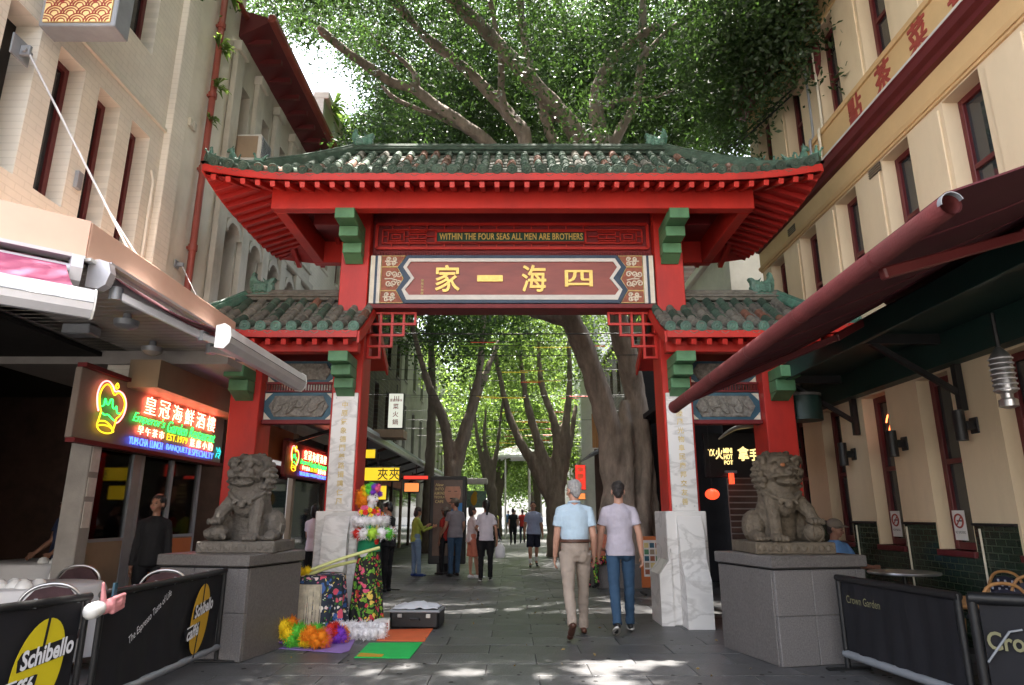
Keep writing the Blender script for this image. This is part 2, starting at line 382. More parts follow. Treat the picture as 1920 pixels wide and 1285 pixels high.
mat('alu', (.62, .62, .66), .38, .06, 6., .02, metal=.25)
mat('grey_metal', (.28, .30, .33), .45, .12, 5., .05, metal=.3)
mat('granite', (.135, .125, .12), .42, .35, 60., .12, 200, dirt=(.10, .09, .085), dsc=2., damt=.5)
mat('granite_side', (.16, .15, .148), .5, .35, 70., .12, 200)
mat('old_stone', (.15, .135, .118), .8, .4, 10., .8, 45, dirt=(.055, .05, .046), dsc=5., damt=.85)
mat('old_stone_warm', (.14, .112, .08), .75, .45, 10., .8, 45, dirt=(.05, .042, .034), dsc=5., damt=.85)
brick_mat('cream_brick', (.77, .73, .65), (.745, .705, .63), (.68, .645, .57), .24, .086, msize=.008, bump=.3, var=.08, dirt=(.60, .56, .48))
mat('cream_render', (.70, .66, .58), .75, .08, 1.5, .12, 90, dirt=(.46, .42, .35), dsc=1.2, damt=.5)
mat('grey_render', (.54, .51, .45), .8, .12, 1.5, .12, 80, dirt=(.27, .25, .21), dsc=1.1, damt=.7, stretch=(1, 1, .5))
mat('sand_render', (.71, .575, .395), .7, .07, 1.2, .1, 90, dirt=(.56, .44, .29), dsc=1.1, damt=.55, stretch=(1, 1, .35))
mat('ochre', (.62, .42, .21), .65, .08, 1.5, .08, 90)
mat('sign_red', (.33, .06, .045), .6, .15)
glass_mat('window_glass')
clear_glass('shop_glass')
mat('curtain', (.45, .43, .40), .9, .15, 3., stretch=(8, 8, .5))
mat('pipe_red', (.26, .06, .045), .45, .15, 4.)
mat('peach', (.78, .52, .40), .5, .05, 2., .03)
mat('pink_lit_canvas', (.36, .065, .15), .7, .05, 3., .1, 300)  # lit tone of the left awnings' fabric
mat('maroon_shade_canvas', (.085, .012, .02), .75, .1, 3., .1, 300)  # shaded tone of that same fabric; also the right awning's own maroon
mat('soffit', (.30, .28, .27), .4, .12, 4., .05)
mat('dark_wall', (.085, .050, .038), .6, .3, 3.)
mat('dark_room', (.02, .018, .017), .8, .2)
mat('tan_panel', (.30, .22, .15), .5, .12, 2.)
mat('orange_panel', (.45, .12, .03), .5, .12, 2.)
mat('green_beam', (.012, .035, .03), .45, .2, 3.)
brick_mat('green_tile', (.018, .04, .022), (.015, .032, .02), (.05, .06, .045), .15, .075, msize=.006, bump=.4, rough=.22, gloss=.6)
mat('awning_red', (.17, .042, .042), .8, .2, 3., .25, 90, spec=.2, dirt=(.11, .04, .038), dsc=2., damt=.7)
mat('red_neon_panel', (.5, .05, .02), .5)
brick_mat('old_brick', (.085, .06, .048), (.06, .045, .038), (.10, .09, .08), .35, .16, msize=.02, bump=.8, var=.4)
mat('bark', (.23, .185, .15), .85, .35, 7., .9, 22, stretch=(1, 1, .3), dirt=(.06, .05, .045), dsc=2.5, damt=.6)
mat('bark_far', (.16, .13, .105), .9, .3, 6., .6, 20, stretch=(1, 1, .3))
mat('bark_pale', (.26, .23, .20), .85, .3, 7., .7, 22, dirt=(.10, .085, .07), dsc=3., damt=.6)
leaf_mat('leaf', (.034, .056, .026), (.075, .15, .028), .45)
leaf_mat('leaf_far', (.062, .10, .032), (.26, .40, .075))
mat('cloth_white', (.70, .70, .72), .8, .05, 3., .05)
mat('china', (.78, .78, .77), .2, .03)
mat('chair_fabric', (.06, .03, .035), .85, .3, 8.)
mat('banner_black', (.007, .007, .010), .75, .2, 2., .05)
mat('logo_yellow', (.60, .50, .012), .6, .05)
mat('logo_amber', (.55, .32, .02), .6, .05)
mat('print_white', (.72, .74, .80), .6, .05)
mat('print_dull', (.20, .19, .10), .6, .1)
mat('paper', (.62, .58, .54), .7, .15, 9.)
mat('wood_panel', (.40, .20, .075), .5, .25, 3., .1, stretch=(6, 6, .6))
mat('concrete_pale', (.62, .60, .57), .8, .1, 2., .1)
mat('street_grey', (.20, .19, .17), .85, .2, 1.5, .15, 60, dirt=(.10, .095, .085), dsc=1., damt=.7); mat('street_pale', (.40, .38, .34), .85, .15, 1.5, .15, 60, dirt=(.2, .19, .17), dsc=1., damt=.7)
mat('concrete', (.32, .30, .28), .85, .2, 2., .2)
# ================================================================ the ground
mb = MB(); mb.bx(-160, 160, -60, 420, -1.2, -.05); structure('ground', mb, 'joint')
mb = MB(); mb.bx(-5.3, 5.3, -9, 100, -.045, -.012); paving = structure('street_paving', mb, 'joint')
PW, PL = 1.0, .5
pm = MB(); pm.bx(-PW/2+.004, PW/2-.004, -PL/2+.004, PL/2-.004, -.03, 0, .004); pme = pm.mesh('paver', 'paving')
far = MB(); nP = 0; rows = [(i, 2.0+i*PL) for i in range(0, 195)]
for i, y in rows:
    for k in range(-6, 6):
        x = k*PW+(.5*PW if i % 2 else 0)+.25
        if abs(x) > 5.2: continue
        dz = random.uniform(-.0025, .0025)
        if 5.4 < y < 19.5 and nP < 298 and abs(x) < 5.0:
            M = Matrix.Translation((x, y, dz)) @ Matrix.Rotation(random.uniform(-.004, .004), 4, 'X'); link('paver', pme, paving, M); nP += 1
        else: far.bx(x-PW/2+.004, x+PW/2-.004, y-PL/2+.004, y+PL/2-.004, -.03, dz)
part('paver_field', far, 'paving', paving, kind='stuff')

mb = MB(); mb.bx(-40, 40, -45, -9.01, -.045, 0); structure('plaza_paving', mb, 'concrete')   # open crossing behind the viewer, unseen, laid pale to bounce sunlight
mb = MB(); mb.bx(-40, -5.31, -9, 3.4, -.045, -.002); structure('side_street', mb, 'concrete')
# ================================================================ the gate
gate = thing('chinatown_gate', 'red Chinese gateway with green tiled roofs and a gold lettered name board across the street', 'gate', (0, 10, 0))
IC, OC = 2.46, 3.96
def column(cx, inner):
    w = .22; top = 6.2 if inner else 3.72; y0, y1 = 9.70, 10.25
    m = MB(); m.bx(cx-w, cx+w, y0, y1, 1.45 if inner else .9, top, .012); c = part('column', m, 'red', gate)
    if inner:
        m = MB(); m.bx(cx-.185, cx+.185, y0-.035, y0+.0, 1.5, 3.2, .006); mp = part('marble_panel', m, 'marble', c)
        s = '澳陸風光物阜民康邦交友善' if cx > 0 else '中原氣象德門義路揖讓仁風'
        m = MB()
        for k, ch in enumerate(s): text(m, ch, .12, face_m((cx, y0-.038, 3.02-k*.126), (1, 0, 0)), off=.002, height=.092)
        part('inscription', m, 'gold_flat', c)
        for sx in (-.13, .13):
            for z in (1.57, 3.12):
                m = MB(); m.tube([(cx+sx, y0-.03, z), (cx+sx, y0-.043, z)], .011, 8); part('bolt', m, 'steel', c)
def base(cx):
    sg = -1 if cx > 0 else 1                           # towards the middle of the street
    m = MB(); m.bx(cx-.30, cx+.27 if sg < 0 else cx+.30, 9.60, 10.36, 0, 1.5, .012); b = part('column_base', m, 'marble', gate)
    m = MB(); pr = [(9.66, 0), (9.66, 1.497), (9.59, 1.42), (9.47, 1.17), (9.46, .86), (9.28, .60), (9.28, 0)]
    m.prism(pr, cx-.155, cx+.19, 'yz'); part('front_buttress', m, 'marble', b)
    m = MB(); x0 = cx+sg*.27; pr = [(x0, 0), (x0, 1.0), (x0+sg*.03, .84), (x0+sg*.17, .66), (x0+sg*.17, 0)]
    m.prism(pr, 9.56, 10.2, 'xz'); part('side_buttress', m, 'marble', b)
    m = MB(); m.prism([(10.3, 0), (10.3, 1.4), (10.5, 1.1), (10.5, .86), (10.68, .6), (10.68, 0)], cx-.19, cx+.17, 'yz'); part('rear_buttress', m, 'marble', b)
for cx in (-OC, -IC, IC, OC): column(cx, abs(cx) < 3)
for cx in (-IC, IC): base(cx)
for cx in (-OC, OC):
    m = MB(); m.bx(cx-.3, cx+.3, 9.62, 10.33, 0, .95, .015); part('column_base', m, 'marble', gate)
def corbels(cx, zt, steps, w, h):
    for k, pr in enumerate(steps):
        m = MB(); m.bx(cx-w/2, cx+w/2, 9.70-pr, 9.68, zt-(k+1)*h+.004, zt-k*h, .008); part('corbel_block', m, 'corbel_green', gate)
        if k == len(steps)-1:
            m = MB(); m.prism([(9.68, zt-(k+1)*h), (9.68, zt-(k+1)*h-.1), (9.70-pr+.03, zt-(k+1)*h)], cx-w/2+.01, cx+w/2-.01, 'yz'); part('corbel_foot', m, 'corbel_green', gate)
for cx in (-IC, IC): corbels(cx, 5.83, (.78, .50, .24), .29, .165); corbels(cx, 3.70, (.62, .42, .22), .28, .155)
for cx in (-OC, OC): corbels(cx, 3.52, (.50, .30), .28, .17)

# ---- curved tiled roofs
class Roof:
    def __init__(s, x0, x1, rx0, rx1, yc, hy, ze, zr, up, pw, hipl=True, hipr=True):
        s.__dict__.update(locals())
    def t0(s, x):
        if s.hipl and x < s.rx0: return (s.rx0-x)/(s.rx0-s.x0)
        if s.hipr and x > s.rx1: return (x-s.rx1)/(s.x1-s.rx1)
        return 0.
    def upx(s, x):
        a = 0
        if s.hipl: a = max(a, 1-(x-s.x0)/1.5)
        if s.hipr: a = max(a, 1-(s.x1-x)/1.5)
        return s.up*max(0, a)**2
    def z(s, x, t): return s.ze+(s.zr-s.ze)*max(0,1-t)**s.pw+s.upx(x)*t*t
    def front(s, x, t): return Vector((x, s.yc-s.hy*t, s.z(x, t)))
    def back(s, x, t): return Vector((x, s.yc+s.hy*t, s.z(x, t)))
    def side(s, sg, u, t):                             # u -1..1 along the side eave
        rx, ex = (s.rx0, s.x0) if sg < 0 else (s.rx1, s.x1)
        x = rx+(ex-rx)*t; y = s.yc+s.hy*t*u; a = max(0, 1-(1-abs(u))*s.hy/1.2)**2
        return Vector((x, y, s.ze+(s.zr-s.ze)*max(0,1-t)**s.pw+s.up*a*t*t))
barrel_me = {}
def barrel_mesh(L, r0, r1, matn):
    key = (L, r0, matn)
    if key not in barrel_me:
        m = MB(); n = 7; vs = []
        for y, r in ((0, r0), (L*.5, (r0+r1)/2), (L*.93, r1*1.0), (L*.94, r1*1.16), (L, r1*1.16)):
            for k in range(n): th = PI*k/(n-1); vs.append((math.cos(th)*r, -y, math.sin(th)*r*1.05))
        fs = [(i*n+k, i*n+k+1, (i+1)*n+k+1, (i+1)*n+k) for i in range(4) for k in range(n-1)]+[tuple(range(4*n, 5*n))]
        m.add(vs, fs); barrel_me[key] = m.mesh('barrel_tile', matn, 50)
    return barrel_me[key]
def disc_mesh(matn, r=.076):
    m = MB(); m.tube([(0, .02, 0), (0, -.02, 0)], r, 16); m.tube([(r*.8*math.cos(a*PI/8), -.021, r*.8*math.sin(a*PI/8)) for a in range(16)], .008, 6, closed=True)
    m.tube([(r*.32*math.cos(a*PI/5), -.021, r*.32*math.sin(a*PI/5)) for a in range(10)], .012, 6, closed=True)
    return m.mesh('eave_disc', matn, 40)
def drip_mesh(matn, w):
    m = MB(); h = w/2; out = [(-h, .03), (-h*.8, -.02), (-h*.45, -.05), (0, -.085), (h*.45, -.05), (h*.8, -.02), (h, .03), (0, -.005)]
    m.prism(out, -.012, .012, 'xz'); m.tube([(-h*.5, -.014, -.018), (0, -.014, -.05), (h*.5, -.014, -.018)], .007, 5); return m.mesh('drip_tile', matn)
def tile_roof(R_, parent, x_first, pitch, n, L, mats_of, discm, panm, sides=True, rafm='red', soff=.16, raf_len=.55, deckname='roof_deck'):
    disc = disc_mesh(discm); drip = drip_mesh(discm, pitch*.98); nrow = 0
    pan = MB(); rear = MB()
    for i in range(n):
        x = x_first+i*pitch; t0 = R_.t0(x)
        if t0 > .97: continue
        lst = []; k = 0; pts = [R_.front(x, t0+(1-t0)*j/40) for j in range(41)]
        acc = [0]
        for a, b in zip(pts, pts[1:]): acc.append(acc[-1]+(b-a).length)
        tot = acc[-1]; nt = max(1, round(tot/L)); st = tot/nt
        def at(sv):
            for j in range(40):
                if acc[j+1] >= sv-1e-6: return pts[j].lerp(pts[j+1], min(1, max(0, (sv-acc[j])/(acc[j+1]-acc[j]+1e-9))))
            return pts[-1]
        for j in range(nt):
            a, b = at(j*st), at((j+1)*st); d = (b-a).normalized(); y = -d; xx = Vector((1, 0, 0)); z = xx.cross(y)
            M = Matrix((xx, y, z)).transposed().to_4x4(); M.translation = a+Vector((0, 0, .012))
            Mw = WM[parent].inverted() @ M; Mw = Mw @ Matrix.Rotation(random.uniform(-.02, .02), 4, 'Z') @ Matrix.Diagonal((1, (b-a).length/L*1.06, 1, 1))
            link('barrel_tile', barrel_mesh(L, .062, .066, mats_of(i, j, nt)), parent, Mw)
        e = pts[-1]; Md = Matrix.Translation(e+Vector((0, -.02, .03))) @ Matrix.Rotation(R(random.uniform(4, 14)), 4, 'X') @ Matrix.Rotation(random.uniform(0, 6), 4, 'Y')
        link('eave_disc', disc, parent, WM[parent].inverted() @ Md)
    for i in range(n-1):
        x = x_first+(i+.5)*pitch; t0 = R_.t0(x)
        if t0 > .97: continue
        e = R_.front(x, 1); link('drip_tile', drip, parent, WM[parent].inverted() @ (Matrix.Translation(e+Vector((0, -.015, -.028))) @ Matrix.Rotation(R(random.uniform(2, 9)), 4, 'X')))
        nt = max(1, round((1-t0)*9)); h = pitch/2
        for j in range(nt):                            # overlapping pan courses
            ta, tb = t0+(1-t0)*j/nt, t0+(1-t0)*(j+1)/nt
            a, b = R_.front(x, ta), R_.front(x, tb); v = []
            for p, dz in ((a, .0), (b, .022)):
                for u, dd in ((-h, .02), (-h*.4, 0), (h*.4, 0), (h, .02)): v.append(p+Vector((u, 0, dz+dd-.012)))
            v += [q-Vector((0, 0, .022)) for q in v[4:8]]
            pan.add(v, [(0, 1, 5, 4), (1, 2, 6, 5), (2, 3, 7, 6), (4, 5, 9, 8), (5, 6, 10, 9), (6, 7, 11, 10)])
    part('pan_tiles', pan, panm, parent, kind='stuff')
    # the decks, and ribs on the slopes that face away
    ns = 40; dk = MB(); lift = Vector((0, 0, -.03))
    xs = [lerp(R_.x0, R_.x1, i/ns) for i in range(ns+1)]
    for fn in (R_.front, R_.back):
        g = [[fn(x, lerp(R_.t0(x), 1, j/10))+lift for j in range(11)] for x in xs]; dk.sheet(g)
    if sides:
        for sg in ((-1,) if not R_.hipr else (1,) if not R_.hipl else (-1, 1)):
            dk.sheet([[R_.side(sg, u/12, j/10)+lift for j in range(11)] for u in range(-12, 13)])
    for i in range(n):
        x = x_first+i*pitch; t0 = R_.t0(x)
        if t0 < .97: rear.tube([R_.back(x, lerp(t0, 1, j/5)) for j in range(6)], .06, 6)
    if sides:
        for sg in ((-1,) if not R_.hipr else (1,) if not R_.hipl else (-1, 1)):
            m_ = int(R_.hy*2/pitch)
            for i in range(m_+1):
                u = -1+2*i/m_; t0 = abs(u)
                ex = R_.x0 if sg < 0 else R_.x1
                rr = [(R_.side(sg, u/max(tt, abs(u), .001), tt)) for tt in [lerp(t0, 1, j/5) for j in range(6)]]
                rear.tube(rr, .06, 6)
    part(deckname, dk, panm, parent); part('rear_tiles', rear, panm, parent, kind='stuff')

main = MB(); RM = Roof(-4.38, 4.40, -2.66, 2.58, 10.1, 1.62, 6.16, 7.40, .15, 1.28)
mr_ = link('main_roof', MB().mesh('x', 'red'), gate)
bpy.data.objects.remove(mr_)
# ridge of the main roof is the part that carries its tiles
m = MB(); zr = 7.40
m.bx(-2.75, 2.67, 10.02, 10.18, zr-.02, zr+.1, .02); m.tube([(-2.8, 10.1, zr+.12), (2.72, 10.1, zr+.12)], .07, 8); m.bx(-2.75, 2.67, 9.985, 10.215, zr+.02, zr+.045)
mroof = part('main_roof', m, 'tile_green', gate, 40)
rust = random.Random(3)
rowr = {i: rust.random() for i in range(60)}
def main_mat(i, j, nt):
    q = rust.random()
    if q < .12+.14*(rowr[i] > .65): return 'tile_rust'
    return 'tile_green' if q < .93 else 'tile_grey'
tile_roof(RM, mroof, -4.24, .212, 41, .36, main_mat, 'tile_green', 'pan_green')
for sx in (-1, 1):                                     # hip ridges with their beasts
    for sy in (-1, 1):
        rx, ex = (RM.rx0, RM.x0) if sx < 0 else (RM.rx1, RM.x1)
        pts = [Vector((lerp(rx, ex, t), 10.1+sy*RM.hy*t, RM.z(lerp(rx, ex, t), t)+.075)) for t in [k/12 for k in range(13)]]
        m = MB(); m.tube(pts, .075, 8, squash=1.25)
        m.tube([p+Vector((0, 0, .09)) for p in pts[:9]], .045, 6)
        part('hip_ridge', m, 'tile_green', mroof, 40)
# soffit boards, fascia and rafters
def soffit(parent, x0, x1, y0, y1, ze, upf, ins, rise, matn='dark_red'):
    pass
m = MB(); SO = .17
def sof(x, y):                                         # underside height
    dx = min(x-RM.x0, RM.x1-x); dy = min(y-(10.1-RM.hy), (10.1+RM.hy)-y); d = max(0, min(dx, dy))
    a = max(0, 1-dx/1.5)**2*max(0, 1-dy/1.0)
    return RM.ze-.15+d*.36+RM.up*a*.8
m.sheet([[Vector((x, y, sof(x, y))) for y in np.linspace(10.1-RM.hy, 10.1+RM.hy, 17)] for x in np.linspace(RM.x0, RM.x1, 49)])
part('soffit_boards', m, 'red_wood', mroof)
m = MB(); y = 10.1-RM.hy; xs = np.linspace(RM.x0, RM.x1, 41)
for yy in (10.1-RM.hy, 10.1+RM.hy):
    s_ = -1 if yy < 10 else 1
    m.sheet([[Vector((x, yy-s_*.0, RM.ze-.03+RM.upx(x)-k)) for k in (0, .105)] for x in xs], two=(0, s_*.03, 0))
for xx, s_ in ((RM.x0, -1), (RM.x1, 1)):
    m.sheet([[Vector((xx, yv, RM.ze-.03+RM.up*max(0, 1-(RM.hy-abs(yv-10.1))/1.2)**2-k)) for k in (0, .105)] for yv in np.linspace(10.1-RM.hy, 10.1+RM.hy, 21)], two=(s_*.03, 0, 0))
part('fascia', m, 'red', mroof)
raf = MB(); raf.bx(-.036, .036, 0, .62, -.04, .04, .004); raf_me = raf.mesh('rafter', 'red')
raf2 = MB(); raf2.bx(-.04, .04, 0, .95, -.045, .045, .004); raf2_me = raf2.mesh('rafter', 'red_wood')
nr = 41
for i in range(nr):
    x = -4.24+i*.212; z = RM.ze-.19+RM.upx(x)
    link('rafter', raf_me, mroof, WM[mroof].inverted() @ (Matrix.Translation((x, 10.1-RM.hy+.01, z)) @ Matrix.Rotation(R(19), 4, 'X')))
for i in range(15):
    yv = 10.1-RM.hy+.14+i*.212
    for sx, xx in ((-1, RM.x0), (1, RM.x1)):
        z = RM.ze-.17+RM.up*max(0, 1-(RM.hy-abs(yv-10.1))/1.2)**2
        link('rafter', raf2_me, mroof, WM[mroof].inverted() @ (Matrix.Translation((xx-sx*.02, yv, z)) @ Matrix.Rotation(R(90*sx), 4, 'Z') @ Matrix.Rotation(R(19), 4, 'X') @ Matrix.Diagonal((1, max(.2, min(1, (RM.hy-abs(yv-10.1))/.95)), 1, 1))))
for i in range(19):
    x = -4.0+i*.44; link('rafter', raf2_me, mroof, WM[mroof].inverted() @ (Matrix.Translation((x, 10.1+RM.hy-.01, RM.ze-.17)) @ Matrix.Rotation(PI, 4, 'Z') @ Matrix.Rotation(R(19), 4, 'X')))
# ring beam under the rafters
for p, q in (((-3.56, 9.02), (3.58, 9.02)), ((-3.56, 11.18), (3.58, 11.18))):
    m = MB(); m.bx(p[0], q[0], p[1]-.09, p[1]+.09, 5.82, 6.26, .01); part('eave_beam', m, 'red', gate)
for x in (-3.46, 3.48):
    m = MB(); m.bx(x-.085, x+.085, 9.112, 11.088, 5.82, 6.24, .01); part('side_beam', m, 'red', gate)
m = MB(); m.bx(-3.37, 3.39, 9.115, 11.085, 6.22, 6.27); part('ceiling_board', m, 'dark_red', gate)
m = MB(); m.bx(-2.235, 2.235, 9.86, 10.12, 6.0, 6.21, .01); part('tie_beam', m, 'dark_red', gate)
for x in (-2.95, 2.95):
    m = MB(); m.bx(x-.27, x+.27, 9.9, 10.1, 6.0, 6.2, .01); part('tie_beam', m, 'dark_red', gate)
# ---- English motto in its lattice
zx = lambda u: (u-940)/409.5; LZ = lambda v: 6.0-(v-62)*(.42/168)
lat = MB(); Y0, Y1 = 9.84, 9.90
def lb(u0, v0, u1, v1, w=.02):
    lat.bar((zx(u0), 9.87, LZ(v0)), (zx(u1), 9.87, LZ(v1)), w, .035 if v0 == v1 else .035, up=(0, 1, 0))
def lrect(u0, v0, u1, v1, w=.02):
    lb(u0, v0, u1, v0, w); lb(u0, v1, u1, v1, w); lb(u0, v0, u0, v1, w); lb(u1, v0, u1, v1, w)
lrect(50, 64, 1832, 230, .045); lrect(88, 105, 1795, 196); lrect(438, 113, 1424, 192, .03)
for k in range(12):
    u = 150+k*112.5*1.02+112; lb(u-112, 72, u-112, 105, .014); lb(u-112, 196, u-112, 226, .014)
for sg in (0, 1):
    f = (lambda u: u) if not sg else (lambda u: 1883-u)
    lrect(f(125), 120, f(230), 182, .016); lrect(f(150), 138, f(205), 166, .014)
    lb(f(88), 150, f(125), 150, .014); lb(f(230), 150, f(262), 150, .014)
    lb(f(262), 120, f(375), 120, .016); lb(f(262), 182, f(375), 182, .016); lb(f(262), 120, f(262), 138, .014); lb(f(262), 166, f(262), 182, .014)
    lb(f(262), 138, f(375), 138, .014); lb(f(262), 166, f(375), 166, .014); lb(f(320), 138, f(320), 166, .014); lb(f(375), 105, f(375), 120, .014); lb(f(375), 182, f(375), 196, .014)
    lb(f(178), 105, f(178), 120, .014); lb(f(178), 182, f(178), 196, .014); lb(f(375), 138, f(375), 166, .014); lb(f(375), 150, f(438), 150, .014)
mp = part('motto_lattice', lat, 'red', gate)
m = MB(); m.bx(zx(448), zx(1412), 9.862, 9.885, LZ(186), LZ(122)); pl = part('motto_plate', m, 'plate_green', mp)
m = MB(); text(m, 'WITHIN THE FOUR SEAS ALL MEN ARE BROTHERS', .16, face_m(((zx(458)+zx(1410))/2, 9.855, (LZ(172)+LZ(130))/2), (1, 0, 0)), ext=.004, width=2.30, height=.107, sp=1.06, bold=.0018)
part('motto_lettering', m, 'gold', pl)
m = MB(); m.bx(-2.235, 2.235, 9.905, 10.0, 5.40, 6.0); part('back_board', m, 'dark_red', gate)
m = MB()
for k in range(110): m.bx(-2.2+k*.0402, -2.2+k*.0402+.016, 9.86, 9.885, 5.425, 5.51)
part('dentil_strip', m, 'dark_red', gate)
# ---- the name board
BX = lambda u: (u-940)/409.5; BZ = lambda v: 5.0-(v-415)*(.80/292)
def poly(pts): return [(BX(u), BZ(v)) for u, v in pts]
def mirror(pts): return pts+[(1880-u, v) for u, v in pts[::-1]]
m = MB(); m.bx(BX(30), BX(1850), 9.74, 9.82, BZ(561), BZ(269)); board = part('name_board', m, 'navy', gate)
def slab(name, pts, a, b, mt): q = MB(); q.prism(poly(pts), a, b, 'xz'); return part(name, q, mt, board)
outA = mirror([(262, 558), (204, 482), (252, 412), (208, 345), (268, 272)])
outB = mirror([(272, 540), (240, 480), (296, 412), (244, 345), (280, 292)])
outC = mirror([(288, 512), (262, 480), (318, 412), (268, 345), (292, 312)])
outA = [(u, v) for u, v in outA]
def ringp(name, o, i, a, b, mt): q = MB(); q.frame(poly(o), poly(i), a, b, 'xz'); return part(name, q, mt, board)
ringp('blue_border', outA, outB, 9.700, 9.74, 'navy'); ringp('white_border', outB, outC, 9.690, 9.74, 'board_white'); slab('name_field', outC, 9.712, 9.74, 'board_red')
for sg in (0, 1):
    f = (lambda u: u) if not sg else (lambda u: 1880-u)
    for name, u0, u1, mt in (('stripe', 34, 62, 'cream'), ('stripe', 62, 78, 'navy'), ('stripe', 78, 88, 'board_white'), ('stripe', 88, 100, 'cream')):
        q = MB(); q.bx(BX(f(u0)), BX(f(u1)), 9.715, 9.74, BZ(558), BZ(272)); part(name, q, mt, board)
    cells = [[(104, 340), (104, 274), (258, 274), (212, 338)], [(104, 482), (104, 343), (206, 343), (246, 412), (203, 482)], [(104, 556), (104, 485), (204, 485), (250, 556)]]
    for c in cells:
        c2 = [(f(u), v) for u, v in c]; sl_ = slab('ornament_panel', c2, 9.722, 9.74, 'relief_rust')
        q = MB(); cu = sum(u for u, v in c2)/len(c2); cv = sum(v for u, v in c2)/len(c2)
        big = len(c) == 5
        for a in range(2 if not big else 3):
            for sgn in (-1, 1):
                ctr = (cu+(a-.6)*(38 if not big else 34), cv+sgn*(12 if not big else 28)); pts = []
                for t in range(14):
                    th = t*.62*sgn+a*1.7; rr = (15 if not big else 20)*(1-t/17); pts.append((BX(ctr[0]+math.cos(th)*rr), 9.717, BZ(ctr[1]+math.sin(th)*rr*.95)))
                q.tube(pts, .011, 5)
        q.tube([(BX(cu-45*(1 if not sg else -1)), 9.718, BZ(cv)), (BX(cu), 9.716, BZ(cv)), (BX(cu+35*(1 if not sg else -1)), 9.718, BZ(cv+8))], .011, 5)
        part('scroll_relief', q, 'cream', sl_)
        q = MB(); q.tube([(BX(u), 9.716, BZ(v)) for u, v in c2], .007, 5, closed=True); part('gold_edge', q, 'gold_flat', sl_)
for ch, u, w, h in (('家', 530, .37, .43), ('一', 800, .385, .09), ('海', 1080, .37, .43), ('四', 1365, .42, .26)):
    q = MB(); text(q, ch, .4, face_m((BX(u), 9.703, BZ(413)), (1, 0, 0)), ext=.012, width=w, height=h, bold=.007); part('board_character', q, 'gold', board)
q = MB()
for k, ch in enumerate('陳耀年敬題'): text(q, ch, .05, face_m((BX(370), 9.708, BZ(424+k*19)), (1, 0, 0)), ext=.003, height=.042)
part('signature', q, 'gold_flat', board)
m = MB(); m.bx(-2.235, 2.235, 9.72, 10.1, 4.53, 4.60, .006); part('lintel', m, 'dark_red', gate)
# ---- stepped corner lattices
for sg in (-1, 1):
    m = MB(); x0 = sg*2.22; c = .178; zt = 4.50
    def hb(i0, i1, r): m.bx(x0-sg*i0*c+sg*.0, x0-sg*i1*c, 9.88, 9.93, zt-r*c-.018, zt-r*c+.018)
    def vb(i, r0, r1): m.bx(x0-sg*i*c-.018, x0-sg*i*c+.018, 9.878, 9.932, zt-r1*c-.018, zt-r0*c+.018)
    hb(0, 4, 0); hb(0, 4, 1); hb(0, 3, 2); hb(0, 2, 3); hb(0, 1, 4); vb(0, 0, 4); vb(1, 0, 4); vb(2, 0, 3); vb(3, 0, 2); vb(4, 0, 1)
    part('corner_lattice', m, 'red', gate)
# ---- side bays: beams, carved panels, small roofs
def relief_panel(name, x0, x1, z0, z1, y, parent, seed, dragon=True):
    m = MB(); m.bx(x0, x1, y, y+.06, z0, z1); b = part(name, m, 'teal_blue', parent)
    w, h = x1-x0, z1-z0; cx, cz = (x0+x1)/2, (z0+z1)/2
    m = MB(); nx, nz = 72, 28; g = []
    for i in range(nx+1):
        row = []
        for j in range(nz+1):
            u = -1+2*i/nx; v = -1+2*j/nz
            k = max(abs(u)**5+abs(v)**5*.8, 1e-6)**.2; kk = min(1, 1/max(abs(u)+.25*abs(v)+.0, .001)) if abs(u)+.25*abs(v) > 1 else 1
            X = cx+u*w*.43*kk; Z = cz+v*h*.38
            r = noise.noise((X*14+seed, Z*14, seed))+.6*noise.noise((X*30, Z*30+seed, 2.))
            sw = math.sin(X*26+3*noise.noise((X*5, Z*5, seed)))*.5+math.sin(Z*40+X*18)*.4
            edge = 1 if max(abs(u), abs(v)) < .99 else 0
            row.append(Vector((X, y-.012-edge*(.012+.013*(r+sw*.6)), Z)))
        g.append(row)
    m.sheet(g); rl = part('carved_relief', m, 'relief_grey', b, 60)
    if dragon:
        m = MB(); pts = [(cx+(-.37+.74*t/44)*w+.045*math.sin(t*1.05+seed), y-.034+.006*math.cos(t), cz+math.sin(t*.62+seed)*h*.16+.05*math.cos(t*1.05)) for t in range(45)]
        m.tube(cat_rom(pts, 2), [.017-.007*k/88 for k in range(89)], 6); part('dragon_coil', m, 'relief_grey', b, 60)
    for a in (-1, 1):
        for c in (-1, 1):
            m = MB(); X = cx+a*w*.49; Z = cz+c*h*.47; m.prism([(X, Z), (X-a*w*.10, Z), (X-a*w*.05, Z-c*h*.12), (X, Z-c*h*.26)], y-.01, y, 'xz'); part('corner_ornament', m, 'cream', b)
